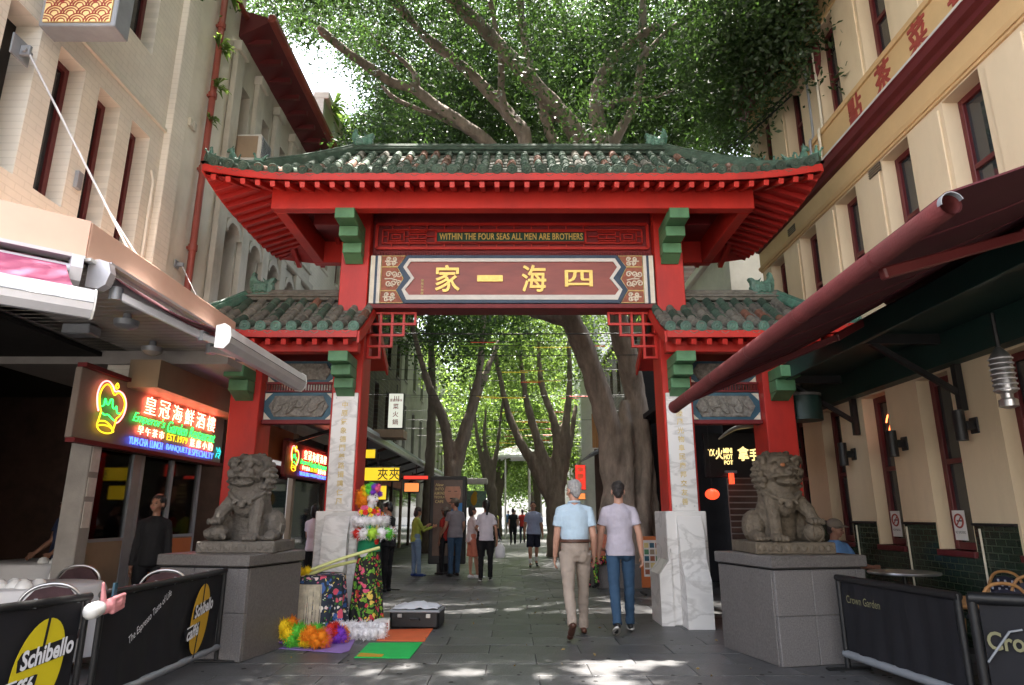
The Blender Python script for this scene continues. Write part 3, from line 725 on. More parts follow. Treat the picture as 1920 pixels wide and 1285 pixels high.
def side_bay(sg):
    xa, xb = sg*(OC-.225), sg*(IC+.225)
    x0, x1 = min(xa, xb), max(xa, xb)
    relief_panel('dragon_panel', x0, x1, 2.82, 3.24, 9.88, gate, 3+sg)
    m = MB(); m.bx(x0, x1, 9.9, 9.95, 3.24, 3.42)
    part('slot_board', m, 'white', gate, label='white slot board with dark rails') if False else None
    m = MB(); m.bx(x0, x1, 9.86, 9.93, 3.37, 3.40); m.bx(x0, x1, 9.86, 9.93, 3.25, 3.27)
    for k in range(26): m.bx(x0+(k+.5)*(x1-x0)/26-.006, x0+(k+.5)*(x1-x0)/26+.006, 9.88, 9.91, 3.27, 3.37)
    part('rail_strip', m, 'dark_red', gate)
    relief_panel('upper_panel', x0, x1, 3.40, 3.74, 9.93, gate, 9+sg, False)
    m = MB(); m.bx(x0, x1, 9.82, 10.0, 2.76, 2.82, .005); part('bay_lintel', m, 'dark_red', gate)
    xi = sg*2.16; xo = sg*4.86; rxo = sg*4.22
    lo, hi = min(xi, xo), max(xi, xo)
    RS = Roof(lo, hi, rxo if sg < 0 else lo, rxo if sg > 0 else hi, 10.02, 1.12, 3.97, 4.74, .12, 1.2, hipl=sg < 0, hipr=sg > 0)
    m = MB(); a, b = min(rxo, sg*2.66), max(rxo, sg*2.66)
    m.bx(a, b, 9.95, 10.09, 4.74, 4.84, .015); m.tube([(a-.03, 10.02, 4.87), (b, 10.02, 4.87)], .06, 8); m.bx(a, b, 9.92, 10.12, 4.79, 4.81)
    sr = part('side_roof', m, 'tile_grey', gate, 40)
    rr = random.Random(5+sg)
    def smat(i, j, nt):
        q = rr.random(); return 'tile_grey' if q < .62 else ('tile_green' if q < .93 else 'tile_rust')
    n = 13; first = lo+.05 if sg > 0 else hi-.05-12*.217
    tile_roof(RS, sr, first, .217, n, .27, smat, 'glaze', 'tile_grey')
    # hip ridge at the outer corner
    for sy in (-1, 1):
        pts = [Vector((lerp(rxo, xo, t), 10.02+sy*RS.hy*t, RS.z(lerp(rxo, xo, t), t)+.075)) for t in [k/9 for k in range(10)]]
        q = MB(); q.tube(pts, .065, 8, squash=1.2); q.tube([p+Vector((0, 0, .08)) for p in pts[:6]], .04, 6); part('hip_ridge', q, 'glaze', sr, 40)
    # verge board at the inner end
    q = MB(); pf = [RS.front(xi, t) for t in np.linspace(0, 1, 9)]; pb = [RS.back(xi, t) for t in np.linspace(0, 1, 9)]
    top = [(p.y, p.z-.03) for p in pf[::-1]]+[(p.y, p.z-.03) for p in pb[1:]]; bot = [(y, z-.17) for y, z in top[::-1]]
    q.prism(top+bot, xi-sg*.03, xi+sg*.0, 'yz'); part('verge_board', q, 'red', sr)
    q = MB(); xs = np.linspace(lo, hi, 21); yy = 10.02-RS.hy
    q.sheet([[Vector((x, yy, RS.ze-.03+RS.upx(x)-k)) for k in (0, .10)] for x in xs], two=(0, -.03, 0)); part('fascia', q, 'red', sr)
    q = MB(); q.sheet([[Vector((x, y, RS.ze-.125+min(y-(10.02-RS.hy), 10.02+RS.hy-y, (x-xo)*-sg if False else 9)*.34)) for y in np.linspace(10.02-RS.hy, 10.02+RS.hy, 9)] for x in (lo, hi)]); part('soffit_boards', q, 'red_wood', sr)
    rf = MB(); rf.bx(-.035, .035, 0, .5, -.04, .04, .004); rme = rf.mesh('rafter', 'red')
    for i in range(12):
        x = first+(i+.5)*.217; link('rafter', rme, sr, WM[sr].inverted() @ (Matrix.Translation((x, 10.02-RS.hy+.01, RS.ze-.185+RS.upx(x))) @ Matrix.Rotation(R(18), 4, 'X')))
    m = MB(); m.bx(min(sg*2.2, sg*4.4), max(sg*2.2, sg*4.4), 9.16, 9.32, 3.70, 3.86, .008); part('side_eave_beam', m, 'red', gate)
    m = MB(); m.bx(min(sg*2.7, sg*4.4), max(sg*2.7, sg*4.4), 10.6, 10.76, 3.70, 3.86, .008); part('side_eave_beam', m, 'red', gate)
    return sr
srl = side_bay(-1); srr = side_bay(1)

# ---- glazed dragons and small beasts on the ridges
def ridge_dragon(x, y, z, sg, s, parent, matn='glaze'):
    """stocky fish-dragon: jaws on the inner side, a tall fin of a tail curling up on the outer side"""
    m = MB(); T = Matrix.Translation((x, y, z)) @ Matrix.Diagonal((sg*s, s, s, 1))
    sil = [(-.22, -.08), (-.27, .12), (-.29, .30), (-.24, .47), (-.16, .52), (-.17, .42), (-.12, .33), (-.05, .27), (.06, .25), (.15, .29), (.25, .36), (.33, .36), (.30, .28), (.22, .21), (.30, .15), (.28, .06), (.18, -.08)]
    m.prism(sil, -.085, .085, 'xz'); m.ball((.02, 0, .12), (.24, .13, .15)); m.ball((-.18, 0, .2), (.10, .11, .16)); m.ball((.2, 0, .22), (.10, .10, .08))
    for q in (-1, 1):
        m.ball((.16, q*.085, .27), .038); m.ball((.24, q*.05, .12), (.06, .04, .04)); m.caps((.10, q*.07, .26), (.03, q*.09, .36), .03, .012)
        for k in range(5):
            for r in range(3): m.ball((-.16+.07*k, q*.115, .02+.075*r+.02*(k % 2)), (.04, .022, .034), 8, 5)
        for k in range(4): m.caps((-.20, q*.05, .16+.05*k), (-.27+.02*k, q*.07, .30+.06*k), .022, .012)
    for k in range(3): m.caps((-.05+.06*k, 0, .24), (-.07+.06*k, 0, .32), .028, .012)
    return blob_part('ridge_dragon', MB().add(m.v, m.f, T), matn, parent, .011, 1, .006, 30, local=False, seed=int(abs(x)*9))
ridge_dragon(-2.56, 10.1, 7.55, 1, .62, mroof, 'glaze'); ridge_dragon(2.48, 10.1, 7.55, -1, .62, mroof, 'glaze')
ridge_dragon(-4.0, 10.02, 4.88, 1, .66, srl); ridge_dragon(4.0, 10.02, 4.88, -1, .66, srr)
def beast(p, sg, s, kind, parent):
    m = MB()
    if kind == 0:      # seated lion-dog
        m.caps((0, 0, .05), (.05, 0, .2), .07, .06); m.ball((.09, 0, .29), (.075, .055, .06)); m.ball((.15, 0, .27), .035); m.caps((.09, .03, .18), (.11, .03, .0), .024, .022); m.caps((.09, -.03, .18), (.11, -.03, 0), .024, .022)
        m.caps((-.03, .04, .06), (.04, .05, .0), .045, .02); m.caps((-.03, -.04, .06), (.04, -.05, 0), .045, .02); m.caps((-.07, 0, .06), (-.11, 0, .2), .025, .015); m.caps((.06, .03, .33), (.04, .04, .38), .02, .01); m.caps((.06, -.03, .33), (.04, -.04, .38), .02, .01)
    elif kind == 1:    # rider
        m.caps((-.02, 0, .04), (.04, 0, .06), .07, .06); m.caps((.0, 0, .08), (.0, 0, .2), .05, .035); m.ball((.01, 0, .26), .035); m.caps((.05, 0, .1), (.11, 0, .19), .03, .02); m.ball((.13, 0, .22), .03); m.caps((0, 0, .17), (.08, .03, .12), .018, .014); m.caps((-.06, 0, .06), (-.1, 0, .12), .03, .012)
    else:              # phoenix
        m.caps((-.05, 0, .08), (.07, 0, .10), .06, .05); m.caps((.07, 0, .1), (.10, 0, .22), .03, .022); m.ball((.12, 0, .25), .03); m.caps((-.06, 0, .1), (-.17, 0, .22), .04, .015); m.caps((-.05, .03, .1), (-.15, .06, .18), .03, .012); m.caps((0, 0, .06), (0, 0, -.03), .03, .03)
    s *= .72; T = Matrix.Translation(Vector(p)-Vector((0, 0, .03))) @ Matrix.Diagonal((sg*s, s, s, 1))
    return blob_part('ridge_beast', MB().add(m.v, m.f, T), 'glaze', parent, .011*s, 1, .003, 40, local=False, seed=int(abs(p[0])*13))
def hip_pt(t, sx): 
    rx, ex = (RM.rx0, RM.x0) if sx < 0 else (RM.rx1, RM.x1); x = lerp(rx, ex, t); return Vector((x, 10.1-RM.hy*t, RM.z(x, t)+.13))
for sx, lst in ((-1, ((.68, 2, 1.0), (.83, 0, 1.0), (.97, 1, .9))), (1, ((.66, 2, .75), (.74, 1, .7), (.83, 2, .95), (.90, 0, 1.0), (.985, 1, .95)))):
    for t, k, s in lst: beast(hip_pt(t, sx), sx, s, k, mroof)
beast((-4.75, 9.05, 4.17), -1, 1.0, 1, srl); beast((-4.55, 9.35, 4.27), -1, .9, 2, srl); beast((4.75, 9.05, 4.17), 1, 1.0, 1, srr)
# ================================================================ left side of the street
def wall_grid(mb, x0, x1, y0, y1, z0, z1, openings, axis='x'):
    """a wall slab with rectangular openings (a0, a1, z0, z1) left out"""
    zs = sorted({z0, z1, *[o[2] for o in openings], *[o[3] for o in openings]}); zs = [z for z in zs if z0 <= z <= z1]
    for za, zb in zip(zs, zs[1:]):
        cuts = sorted([(max(o[0], y0), min(o[1], y1)) for o in openings if o[2] < (za+zb)/2 < o[3] and o[1] > y0 and o[0] < y1]); c = y0
        for a, b in cuts+[(y1, y1)]:
            if a > c+1e-6:
                if axis == 'x': mb.bx(x0, x1, c, a, za, zb)
                else: mb.bx(c, a, x0, x1, za, zb)
            c = max(c, b)
def side_window(b, xw, sg, y0, y1, z0, z1, fr='maroon', depth=.2, fw=.07, rail=True, gl='window_glass', sill=None, arch=False):
    """sash window in a wall that faces the street; sg = +1 when the wall stands on the left"""
    xi = xw-sg*depth
    m = MB(); m.bx(xi-sg*.06, xi, y0, y0+fw, z0, z1, .006); m.bx(xi-sg*.06, xi, y1-fw, y1, z0, z1, .006)
    m.bx(xi-sg*.06, xi-sg*.002, y0+fw, y1-fw, z1-fw, z1); m.bx(xi-sg*.06, xi-sg*.002, y0+fw, y1-fw, z0, z0+fw)
    if rail: zm = (z0+z1)/2; m.bx(xi-sg*.05, xi-sg*.004, y0+fw, y1-fw, zm-.03, zm+.03)
    w = part('window', m, fr, b)
    m = MB(); m.bx(xi-sg*.055, xi-sg*.045, y0+fw*.5, y1-fw*.5, z0+fw*.5, z1-fw*.5); part('pane', m, gl, w)
    if sill: m = MB(); m.bx(xw-sg*depth, xw+sg*.05, y0-.04, y1+.04, z0-.08, z0, .008); part('sill', m, sill, w)
    return w
XL = -5.2
bl = thing('cream_brick_building', 'cream painted brick building with narrow maroon windows above the restaurant canopy', 'building', (XL, 7, 0))
lowr = [(6.52, 6.98, 4.88, 6.69), (7.27, 7.72, 4.88, 6.69), (8.0, 8.45, 4.88, 6.69), (5.75, 6.22, 4.88, 6.69)]
uppr = [(5.55, 6.15, 7.87, 9.7), (6.62, 7.2, 7.87, 9.7), (7.62, 8.2, 7.87, 9.7)]
m = MB(); wall_grid(m, XL-.3, XL, 4.2, 8.78, 3.6, 14, lowr+uppr); part('brick_wall', m, 'cream_brick', bl)
m = MB(); m.bx(XL-.3, XL+.10, 8.78, 9.16, 3.2, 14, .01); part('pier', m, 'cream_brick', bl)
m = MB(); m.bx(XL, XL+.04, 6.3, 8.78, 6.98, 7.03); part('string_course', m, 'cream_render', bl)
m = MB(); m.bx(XL-.3, XL-.02, 9.16, 10.9, 3.2, 14); part('rendered_wall', m, 'cream_render', bl)
for o in lowr[:3]+uppr: side_window(bl, XL, 1, *o, rail=o[2] > 7)
for o in lowr+uppr:                                                    # dark rooms behind the glass
    pass
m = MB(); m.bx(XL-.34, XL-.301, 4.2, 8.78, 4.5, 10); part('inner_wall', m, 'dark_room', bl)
m = MB(); m.bx(XL-.03, XL+.02, 9.42, 9.5, 7.52, 7.66); m.bx(XL-.03, XL+.02, 9.55, 9.63, 7.52, 7.66); part('air_brick', m, 'grey_render', bl)
# pipes
dp = thing('drain_pipe', 'rust red drainpipe running up the rendered wall to the roof gutter', 'pipe', (XL+.07, 9.9, 3))
m = MB(); pts = [(XL+.07, 9.9, 2.9), (XL+.07, 9.9, 10.55), (XL+.08, 10.0, 10.72), (XL+.1, 10.8, 10.72)]; m.tube(pts, .055, 10); part('pipe_run', m, 'pipe_red', dp, 40)
for z in (4.2, 5.6, 7.0, 8.4, 9.8): m = MB(); m.tube([(XL+.07, 9.9, z-.05), (XL+.07, 9.9, z+.05)], .072, 10); m.bx(XL-.02, XL+.07, 9.87, 9.93, z-.02, z+.02); part('pipe_bracket', m, 'pipe_red', dp)
m = MB(); m.tube([(XL+.04, 8.62, 3.9), (XL+.04, 8.62, 6.1), (XL+.0, 8.60, 6.25)], .022, 8); solo('conduit', m, 'cream_render', 'thin cream conduit on the brick wall right of the third window', 'pipe', smooth=40)
def fern(x, y, z, s, label):
    m = MB(); rr = random.Random(int(z*100))
    for k in range(26):
        a = rr.uniform(-1.6, 1.6); L = s*rr.uniform(.5, 1); dz = rr.uniform(-.5, 1.); d = Vector((math.cos(a), math.sin(a)*1.2, dz)).normalized()
        p = Vector((x, y, z+rr.uniform(-.2, .2)*s)); q = p+d*L*.6; e = q+(d+Vector((0, 0, -.9))).normalized()*L*.45; sdv = d.cross(Vector((0, 0, 1))).normalized()*L*.10
        m.add([p, q-sdv, e, q+sdv], [(0, 1, 2, 3)])
    return solo('wall_fern', m, 'leaf_far', label, 'plant', 'ferns growing along the drainpipe')
fern(XL+.1, 9.85, 9.35, .35, 'largest green fern tuft clinging high on the red drainpipe'); fern(XL+.1, 9.95, 8.6, .28, 'small fern on the drainpipe just below the largest tuft')
fern(XL+.1, 9.85, 7.9, .22, 'sparse fern halfway up the red drainpipe'); fern(XL+.1, 9.9, 7.2, .2, 'lowest fern tuft on the red drainpipe'); fern(XL+.1, 10.0, 10.5, .3, 'fern sprouting where the drainpipe meets the gutter')
# hanging box sign
hs_ = thing('box_sign', 'yellow and red picture sign box hung out from the brick wall', 'sign', (XL+.5, 6.1, 6.5))
m = MB(); m.bx(-5.08, -4.26, 6.0, 6.26, 6.52, 8.3, .01); sb = part('sign_case', m, 'grey_metal', hs_)
m = MB(); m.bx(-5.03, -4.31, 5.99, 6.0, 6.56, 8.26); pic = part('picture_panel', m, 'logo_amber', hs_)
mat('sign_cream', (.80, .62, .30), .5, .05); MT['sign_cream']
m = MB(); m.bx(-5.03, -4.31, 5.984, 5.99, 6.56, 8.26); part('picture_ground', m, 'sign_cream', pic)
for row in range(3):
    for k in range(5):
        cx = -5.0+k*.17+(.085 if row % 2 else 0); cz = 6.56+row*.10
        for q, rr_ in enumerate((.10, .07, .04)):
            m = MB(); m.tube([(cx+rr_*math.cos(t*PI/10), 5.98-.001*row, cz+rr_*math.sin(t*PI/10)) for t in range(11) if -5.03 < cx+rr_*math.cos(t*PI/10) < -4.31], .006, 5)
            if len(m.v) > 10: part('cloud_scallop', m, 'sign_red', pic)
for cx in (-4.86, -4.50):
    for rr_ in (.13, .09): m = MB(); m.tube([(cx+rr_*math.cos(t*PI/10), 5.98, 6.98+rr_*.8*math.sin(t*PI/10)) for t in range(20)], .006, 5, closed=True); part('flower_ring', m, 'sign_red', pic)
    for t in range(8): m = MB(); m.ball((cx+.2*math.cos(t*PI/4), 5.982, 7.0+.17*math.sin(t*PI/4)), (.03, .004, .03), 8, 5); part('flower_dot', m, 'sign_red', pic)
m = MB(); m.tube([(-5.2, 6.13, 8.2), (-4.3, 6.13, 8.34)], .03, 8); part('bracket', m, 'grey_metal', hs_)
# stay rods of the canopy
for i, (a, b, lab) in enumerate(((Vector((XL+.05, 5.98, 6.20)), Vector((-3.95, 6.5, 4.0)), 'grey stay rod from wall plate to the peach canopy, beside the first window'), (Vector((XL+.05, 9.6, 5.2)), Vector((-4.3, 9.0, 4.1)), 'thin stay rod from the rendered wall down to the gate side roof'))):
    t = thing('stay_rod', lab, 'stay rod', a, group='stay rods holding the canopy'); s = 1 if i == 0 else .5
    m = MB(); m.bx(XL, XL+.02, a.y-.13*s, a.y+.13*s, a.z-.12*s, a.z+.12*s, .004); part('wall_plate', m, 'grey_metal', t)
    m = MB(); m.bx(XL+.02, XL+.12, a.y-.02, a.y+.02, a.z-.07*s, a.z+.05*s, .005); m.tube([(XL+.08, a.y-.05*s, a.z-.02), (XL+.08, a.y+.05*s, a.z-.02)], .03*s, 10); part('clevis', m, 'grey_metal', t)
    m = MB(); m.tube([a+Vector((.05, 0, -.03)), b], .011 if i == 0 else .006, 8); part('rod', m, 'alu', t, 40)
    if i == 0: m = MB(); m.tube([lerp(a, b, .72), b+Vector((.02, .18, 0))], .010, 8); part('rod', m, 'alu', t, 40)
m = MB(); m.bx(XL, XL+.05, 7.1, 7.2, 5.2, 5.42, .006); solo('junction_box', m, 'grey_metal', 'small grey box fixed on the pier between the narrow windows', 'junction box')

# rendered building with the eave, then older ones along the street
b2 = thing('rendered_building', 'grey rendered building with arched windows under a maroon eave', 'building', (XL, 13, 0))
ys = [11.0, 12.05, 13.1, 14.15, 15.2]; up = [(y, y+.5, 7.75, 9.45) for y in ys]; lo = [(y, y+.55, 4.4, 6.65) for y in ys]
m = MB(); wall_grid(m, XL-.3, XL, 10.9, 16, 3.2, 10.55, up+lo); part('rendered_wall', m, 'grey_render', b2)
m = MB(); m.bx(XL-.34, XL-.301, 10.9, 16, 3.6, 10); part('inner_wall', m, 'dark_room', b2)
for o in up+lo: side_window(b2, XL, 1, *o, depth=.22)
for y in ys:
    m = MB(); m.bx(XL, XL+.10, y-.42, y-.1, 3.3, 10.0, .01); part('pilaster', m, 'grey_render', b2)
    m = MB(); m.bx(XL, XL+.16, y-.46, y-.06, 9.85, 10.05, .01); part('capital', m, 'grey_render', b2)
    m = MB(); arc = [(y+.275+.335*math.cos(a*PI/12), 6.45+.30*math.sin(a*PI/12)) for a in range(13)]; arc2 = [(y+.275+.26*math.cos(a*PI/12), 6.40+.24*math.sin(a*PI/12)) for a in range(13)]
    m.prism(arc+arc2[::-1], XL-.02, XL+.09, 'yz'); part('arch_moulding', m, 'grey_render', b2)
    for s in (0, 1):
        m = MB(); yy = y if not s else y+.55; sgn = 1 if not s else -1
        sp = [(yy, 6.65)]+[(yy+sgn*(.275-.275*math.cos(a*PI/16)), 6.40+.25*math.sin(a*PI/16)) for a in range(9)]; m.prism(sp, XL-.2, XL-.003, 'yz'); part('arch_spandrel', m, 'grey_render', b2)
m = MB(); m.bx(XL, XL+.12, 10.9, 16, 6.95, 7.12, .02); m.bx(XL, XL+.06, 10.9, 16, 7.4, 7.48); part('string_course', m, 'grey_render', b2)
m = MB(); m.prism([(XL, 10.3), (XL+.55, 10.62), (XL+.55, 10.7), (XL-3, 11.9), (XL-3, 10.3)], 10.75, 16.05, 'xz'); rf = part('roof', m, 'maroon', b2)
m = MB(); m.bx(XL+.5, XL+.66, 10.7, 16.1, 10.6, 10.78, .04); part('gutter', m, 'pipe_red', rf)
for k in range(9): m = MB(); m.bx(XL+.05, XL+.5, 11+k*.58, 11.09+k*.58, 10.32+.0, 10.42); part('eave_bracket', m, 'maroon', rf)
ac = thing('air_conditioner', 'boxy beige air conditioner jutting out of the first upper window', 'air conditioner', (XL, 11.25, 7.8))
m = MB(); m.bx(XL-.15, XL+.52, 11.0, 11.5, 7.8, 8.35, .015); c = part('casing', m, 'concrete_pale', ac)
m = MB(); m.bx(XL+.521, XL+.53, 11.04, 11.46, 7.84, 8.31); g = part('grille', m, 'grey_metal', c)
for k in range(9): m = MB(); m.bx(XL+.52, XL+.545, 11.04, 11.46, 7.86+k*.05, 7.875+k*.05); part('grille_bar', m, 'steel', c)
m = MB(); m.bx(XL+.06, XL+.46, 10.985, 11.0, 7.86, 8.3); part('side_louvre', m, 'tan_panel', c)

def side_block(name, label, sg, xw, y0, y1, h, wallm, winm, rows, pitch, ww, frame='maroon', depth=4, parapet=None, first=.8):
    b = thing(name, label, 'building', (xw, (y0+y1)/2, 0)); ops = []
    for z0, z1 in rows:
        y = y0+first
        while y+ww < y1-.3: ops.append((y, y+ww, z0, z1)); y += pitch
    m = MB(); a, c = (xw-.3, xw) if sg > 0 else (xw, xw+.3); wall_grid(m, a, c, y0, y1, 0, h, ops); part('front_wall', m, wallm, b)
    m = MB(); x2 = xw-sg*depth; m.bx(min(xw-sg*.301, x2), max(xw-sg*.301, x2), y0, y1, 0, h-.01); part('building_body', m, wallm, b)
    for o in ops: side_window(b, xw, sg, *o, fr=frame, depth=.16, sill=wallm)
    m = MB(); m.bx(xw-sg*.3, xw+sg*.14, y0, y1, h, h+.22, .02); part('parapet_cap', m, parapet or wallm, b)
    return b
b3 = side_block('weathered_stone_building', 'tall weathered stone building with plants on its parapet behind the rendered house', 1, XL, 16.0, 19.5, 12.6, 'cream_brick', 'maroon', [(5, 6.6), (8, 9.6)], 1.5, .7)
b4 = side_block('old_brick_building', 'dark old brick building beyond the gate behind the white vertical sign', 1, XL, 19.5, 30.5, 10.5, 'old_brick', 'maroon', [(4.6, 6.4), (7.5, 9.2)], 2.2, .8)
b5 = side_block('grey_street_building', 'grey rendered shop building with dark windows farther down the left side', 1, XL, 30.5, 41, 11, 'street_grey', 'black', [(4.4, 6.6), (7.8, 9.8)], 2.9, 1.0, 'black')
b6 = side_block('ornate_far_building', 'pale ornate building far down the left side', 1, XL, 41, 62, 12, 'street_pale', 'black', [(4.4, 6.6), (7.8, 10)], 2.4, 1.0, 'grey_metal')
for k in range(3): fern(XL+.1, 16.5+k*1.1, 12.6+.1*k, .7, ['leafy weeds on the near end of the stone parapet', 'leafy weeds in the middle of the stone parapet', 'leafy weeds on the far end of the stone parapet'][k])

# ---- restaurant canopy, its two retractable awnings
cn = thing('shop_canopy', 'peach edged street canopy with slatted soffit over the restaurant', 'canopy', (-4.5, 7, 3.6))
cor = Vector((-3.8, 5.5, 0)); cd = Vector((-.76, -.65, 0)).normalized(); cnrm = Vector((.65, -.76, 0)).normalized(); endp = cor+cd*3.2
m = MB(); m.prism([(cor.x, cor.y), (cor.x, 8.7), (-7.0, 8.7), (-7.0, endp.y), (endp.x, endp.y)], 3.82, 3.96, 'xy'); part('canopy_slab', m, 'peach', cn)
m = MB(); m.bx(-3.83, -3.78, 5.5, 8.7, 3.66, 4.0, .006); part('side_fascia', m, 'peach', cn)
m = MB(); m.bar(cor+Vector((0, 0, 3.83))+cnrm*.01, endp+Vector((0, 0, 3.83))+cnrm*.01, .05, .34); part('end_fascia', m, 'peach', cn)
m = MB(); m.bar(cor+Vector((0, 0, 3.645))+cnrm*.03, endp+Vector((0, 0, 3.645))+cnrm*.03, .06, .03); m.bx(-3.80, -3.74, 5.5, 8.7, 3.63, 3.66); part('drip_edge', m, 'white', cn)
for k in range(36):
    y = 3.6+k*.142
    x1 = -3.85
    if y < 5.5: x1 = -3.85-(5.5-y)*.76/.65-.05
    if x1 < -6.9: continue
    m = MB(); m.bx(-7.0, x1, y+.008, y+.134, 3.60, 3.64, .006); part('soffit_slat', m, 'soffit', cn)
m = MB(); m.bx(-7.0, -3.84, 8.72, 11.6, 3.42, 3.52); part('lower_soffit', m, 'soffit', cn)
m = MB(); m.bx(-7.0, -3.84, 8.705, 8.718, 3.42, 3.9); part('end_board', m, 'soffit', cn); m = MB(); m.bx(-4.05, -3.84, 8.72, 11.6, 3.52, 3.85); part('rear_fascia', m, 'peach', cn)
m = MB(); m.bx(-5.0, -4.6, 8.45, 11.6, 3.05, 3.42); part('bulkhead', m, 'tan_panel', cn)
def awn_bar(t, p, q, out, name='front_bar'):
    d = (q-p).normalized(); m = MB(); prof = [(-.05, -.10), (.03, -.11), (.075, -.06), (.085, 0), (.07, .08), (.02, .11), (-.05, .09)]; n = len(prof)
    vs = [p+out*a+Vector((0, 0, b)) for a, b in prof]+[q+out*a+Vector((0, 0, b)) for a, b in prof]
    m.add(vs, [tuple(range(n)), tuple(range(2*n-1, n-1, -1))]+[(i, (i+1) % n, n+(i+1) % n, n+i) for i in range(n)]); b = part(name, m, 'alu', t)
    m = MB(); m.tube([p+out*.086+Vector((0, 0, -.005)), q+out*.086+Vector((0, 0, -.005))], .004, 4); part('bar_groove', m, 'grey_metal', b)
    for e, s in ((p, -1), (q, 1)):
        m = MB(); vs = [e+d*s*.002+out*a*1.06+Vector((0, 0, b*1.06)) for a, b in prof]+[e+d*s*.014+out*a*1.06+Vector((0, 0, b*1.06)) for a, b in prof]
        m.add(vs, [tuple(range(n)), tuple(range(2*n-1, n-1, -1))]+[(i, (i+1) % n, n+(i+1) % n, n+i) for i in range(n)]); part('end_cap', m, 'white', b)
    return b
def awning(label, a0, a1, b0, b1, out, fabric, arms):
    t = thing('retractable_awning', label, 'awning', (a0+a1)/2, group='folding arm awnings on the canopy')
    m = MB(); d = (a1-a0).normalized(); prof = [(-.09, -.13), (.03, -.15), (.09, -.11), (.12, 0), (.09, .10), (0, .13), (-.09, .12)]; n = len(prof)
    vs = [a0+out*u+Vector((0, 0, w)) for u, w in prof]+[a0+d*.09+out*u+Vector((0, 0, w)) for u, w in prof]
    m.add(vs, [tuple(range(n)), tuple(range(2*n-1, n-1, -1))]+[(i, (i+1) % n, n+(i+1) % n, n+i) for i in range(n)]); part('cassette_cap', m, 'alu', t)
    m = MB(); m.tube([a0+d*.09, a1], .055, 10); m.bar(a0+d*.09+Vector((0, 0, .12))-out*.02, a1+Vector((0, 0, .12))-out*.02, .16, .03); part('cassette', m, 'alu', t, 40)
    m = MB(); g = [[lerp(lerp(a0+d*.12, a1-d*.05, u/10), lerp(b0+d*.05, b1-d*.05, u/10), v/8)+Vector((0, 0, .05-.07*math.sin(v/8*PI))) for v in range(9)] for u in range(11)]
    m.sheet(g, two=(0, 0, .008)); part('canopy_fabric', m, fabric, t, 40)
    for q in range(1, 6):
        u = q/6; m = MB(); m.tube([lerp(lerp(a0+d*.12, a1-d*.05, u), lerp(b0+d*.05, b1-d*.05, u), v/8)+Vector((0, 0, .049-.07*math.sin(v/8*PI))) for v in range(9)], .006, 4); part('fabric_seam', m, fabric, t)
    awn_bar(t, b0, b1, out)
    for s, el, e in arms:
        m = MB(); m.bar(s, el, .055, .075, ch=.01); m.bar(el, e, .05, .065, ch=.01); ar = part('folding_arm', m, 'alu', t)
        m = MB(); m.tube([el-Vector((0, 0, .05)), el+Vector((0, 0, .05))], .05, 10); part('arm_joint', m, 'grey_metal', ar, 40); m = MB(); m.tube([s-Vector((0, 0, .06)), s+Vector((0, 0, .06))], .06, 10); part('arm_joint', m, 'grey_metal', ar, 40)
    return t
V = Vector
awning('street side awning with maroon shade-toned underside reaching towards the gate', V((-3.72, 5.58, 3.55)), V((-3.72, 8.05, 3.55)), V((-2.6, 5.72, 3.0)), V((-2.6, 7.95, 3.02)), V((1, 0, 0)), 'maroon_shade_canvas',
       [(V((-3.66, 5.80, 3.42)), V((-3.02, 6.25, 3.14)), V((-2.66, 5.95, 2.98))), (V((-3.66, 7.8, 3.40)), V((-3.0, 7.1, 3.14)), V((-2.66, 7.7, 2.97)))])
o_ = cnrm; a0 = cor+V((0, 0, 3.50))+o_*.08+cd*.02; awning('corner awning with canvas in its lit pink tone and white front bar', a0, a0+cd*3, a0+o_*1.02+V((0, 0, -.55)), a0+o_*1.02+cd*3+V((0, 0, -.55)), o_, 'pink_lit_canvas', [(a0+cd*.3+V((0, 0, -.12)), a0+cd*.9+o_*.55+V((0, 0, -.42)), a0+cd*.35+o_*.95+V((0, 0, -.58)))])
for i, (x, y, lab) in enumerate(((-4.25, 7.0, 'round ceiling spot under the canopy nearest the street'), (-5.0, 7.4, 'square flood lamp under the canopy in the middle'), (-4.6, 8.2, 'dome lamp under the canopy next to the gate'), (-5.6, 6.6, 'small white ceiling spot deep under the canopy'))):
    m = MB()
    if i == 1: m.bx(x-.16, x+.16, y-.12, y+.12, 3.46, 3.58, .015)
    else: m.lathe([(.04, 3.60), (.05, 3.54), (.13, 3.52), (.12, 3.46), (.05, 3.42)], 14, Matrix.Translation((x, y, 0)))
    solo('ceiling_lamp', m, 'grey_metal', lab, 'lamp', 'lamps under the canopy', smooth=40)

# ---- restaurant front under the canopy
rs = thing('restaurant_front', 'dark open restaurant front with glazed shopfront and tan panels under the neon sign', 'shopfront', (XL, 9, 0))
m = MB(); m.bx(-9.5, -9.3, 1.5, 13, 0, 3.6); part('back_wall', m, 'dark_wall', rs)
m = MB(); m.bx(-9.3, -5.0, 11.9, 12.1, 0, 3.6); part('end_wall', m, 'dark_wall', rs); m = MB(); m.bx(-9.3, -7.0, 1.5, 1.7, 0, 3.6); part('end_wall', m, 'dark_wall', rs)
m = MB(); m.bx(-9.3, XL-.35, 1.5, 12, 3.52, 3.58); part('ceiling', m, 'dark_room', rs)
m = MB(); m.bx(-7.2, -7.0, 3.5, 8.3, 0, 3.5); part('side_wall', m, 'dark_wall', rs)
m = MB(); m.bx(-9.3, -5.25, 1.7, 11.9, -.03, -.004); part('floor', m, 'dark_wall', rs)
m = MB(); m.bx(-5.3, -5.05, 8.0, 8.22, 0, 3.2, .01); part('white_pier', m, 'concrete', rs)
fx = -5.2
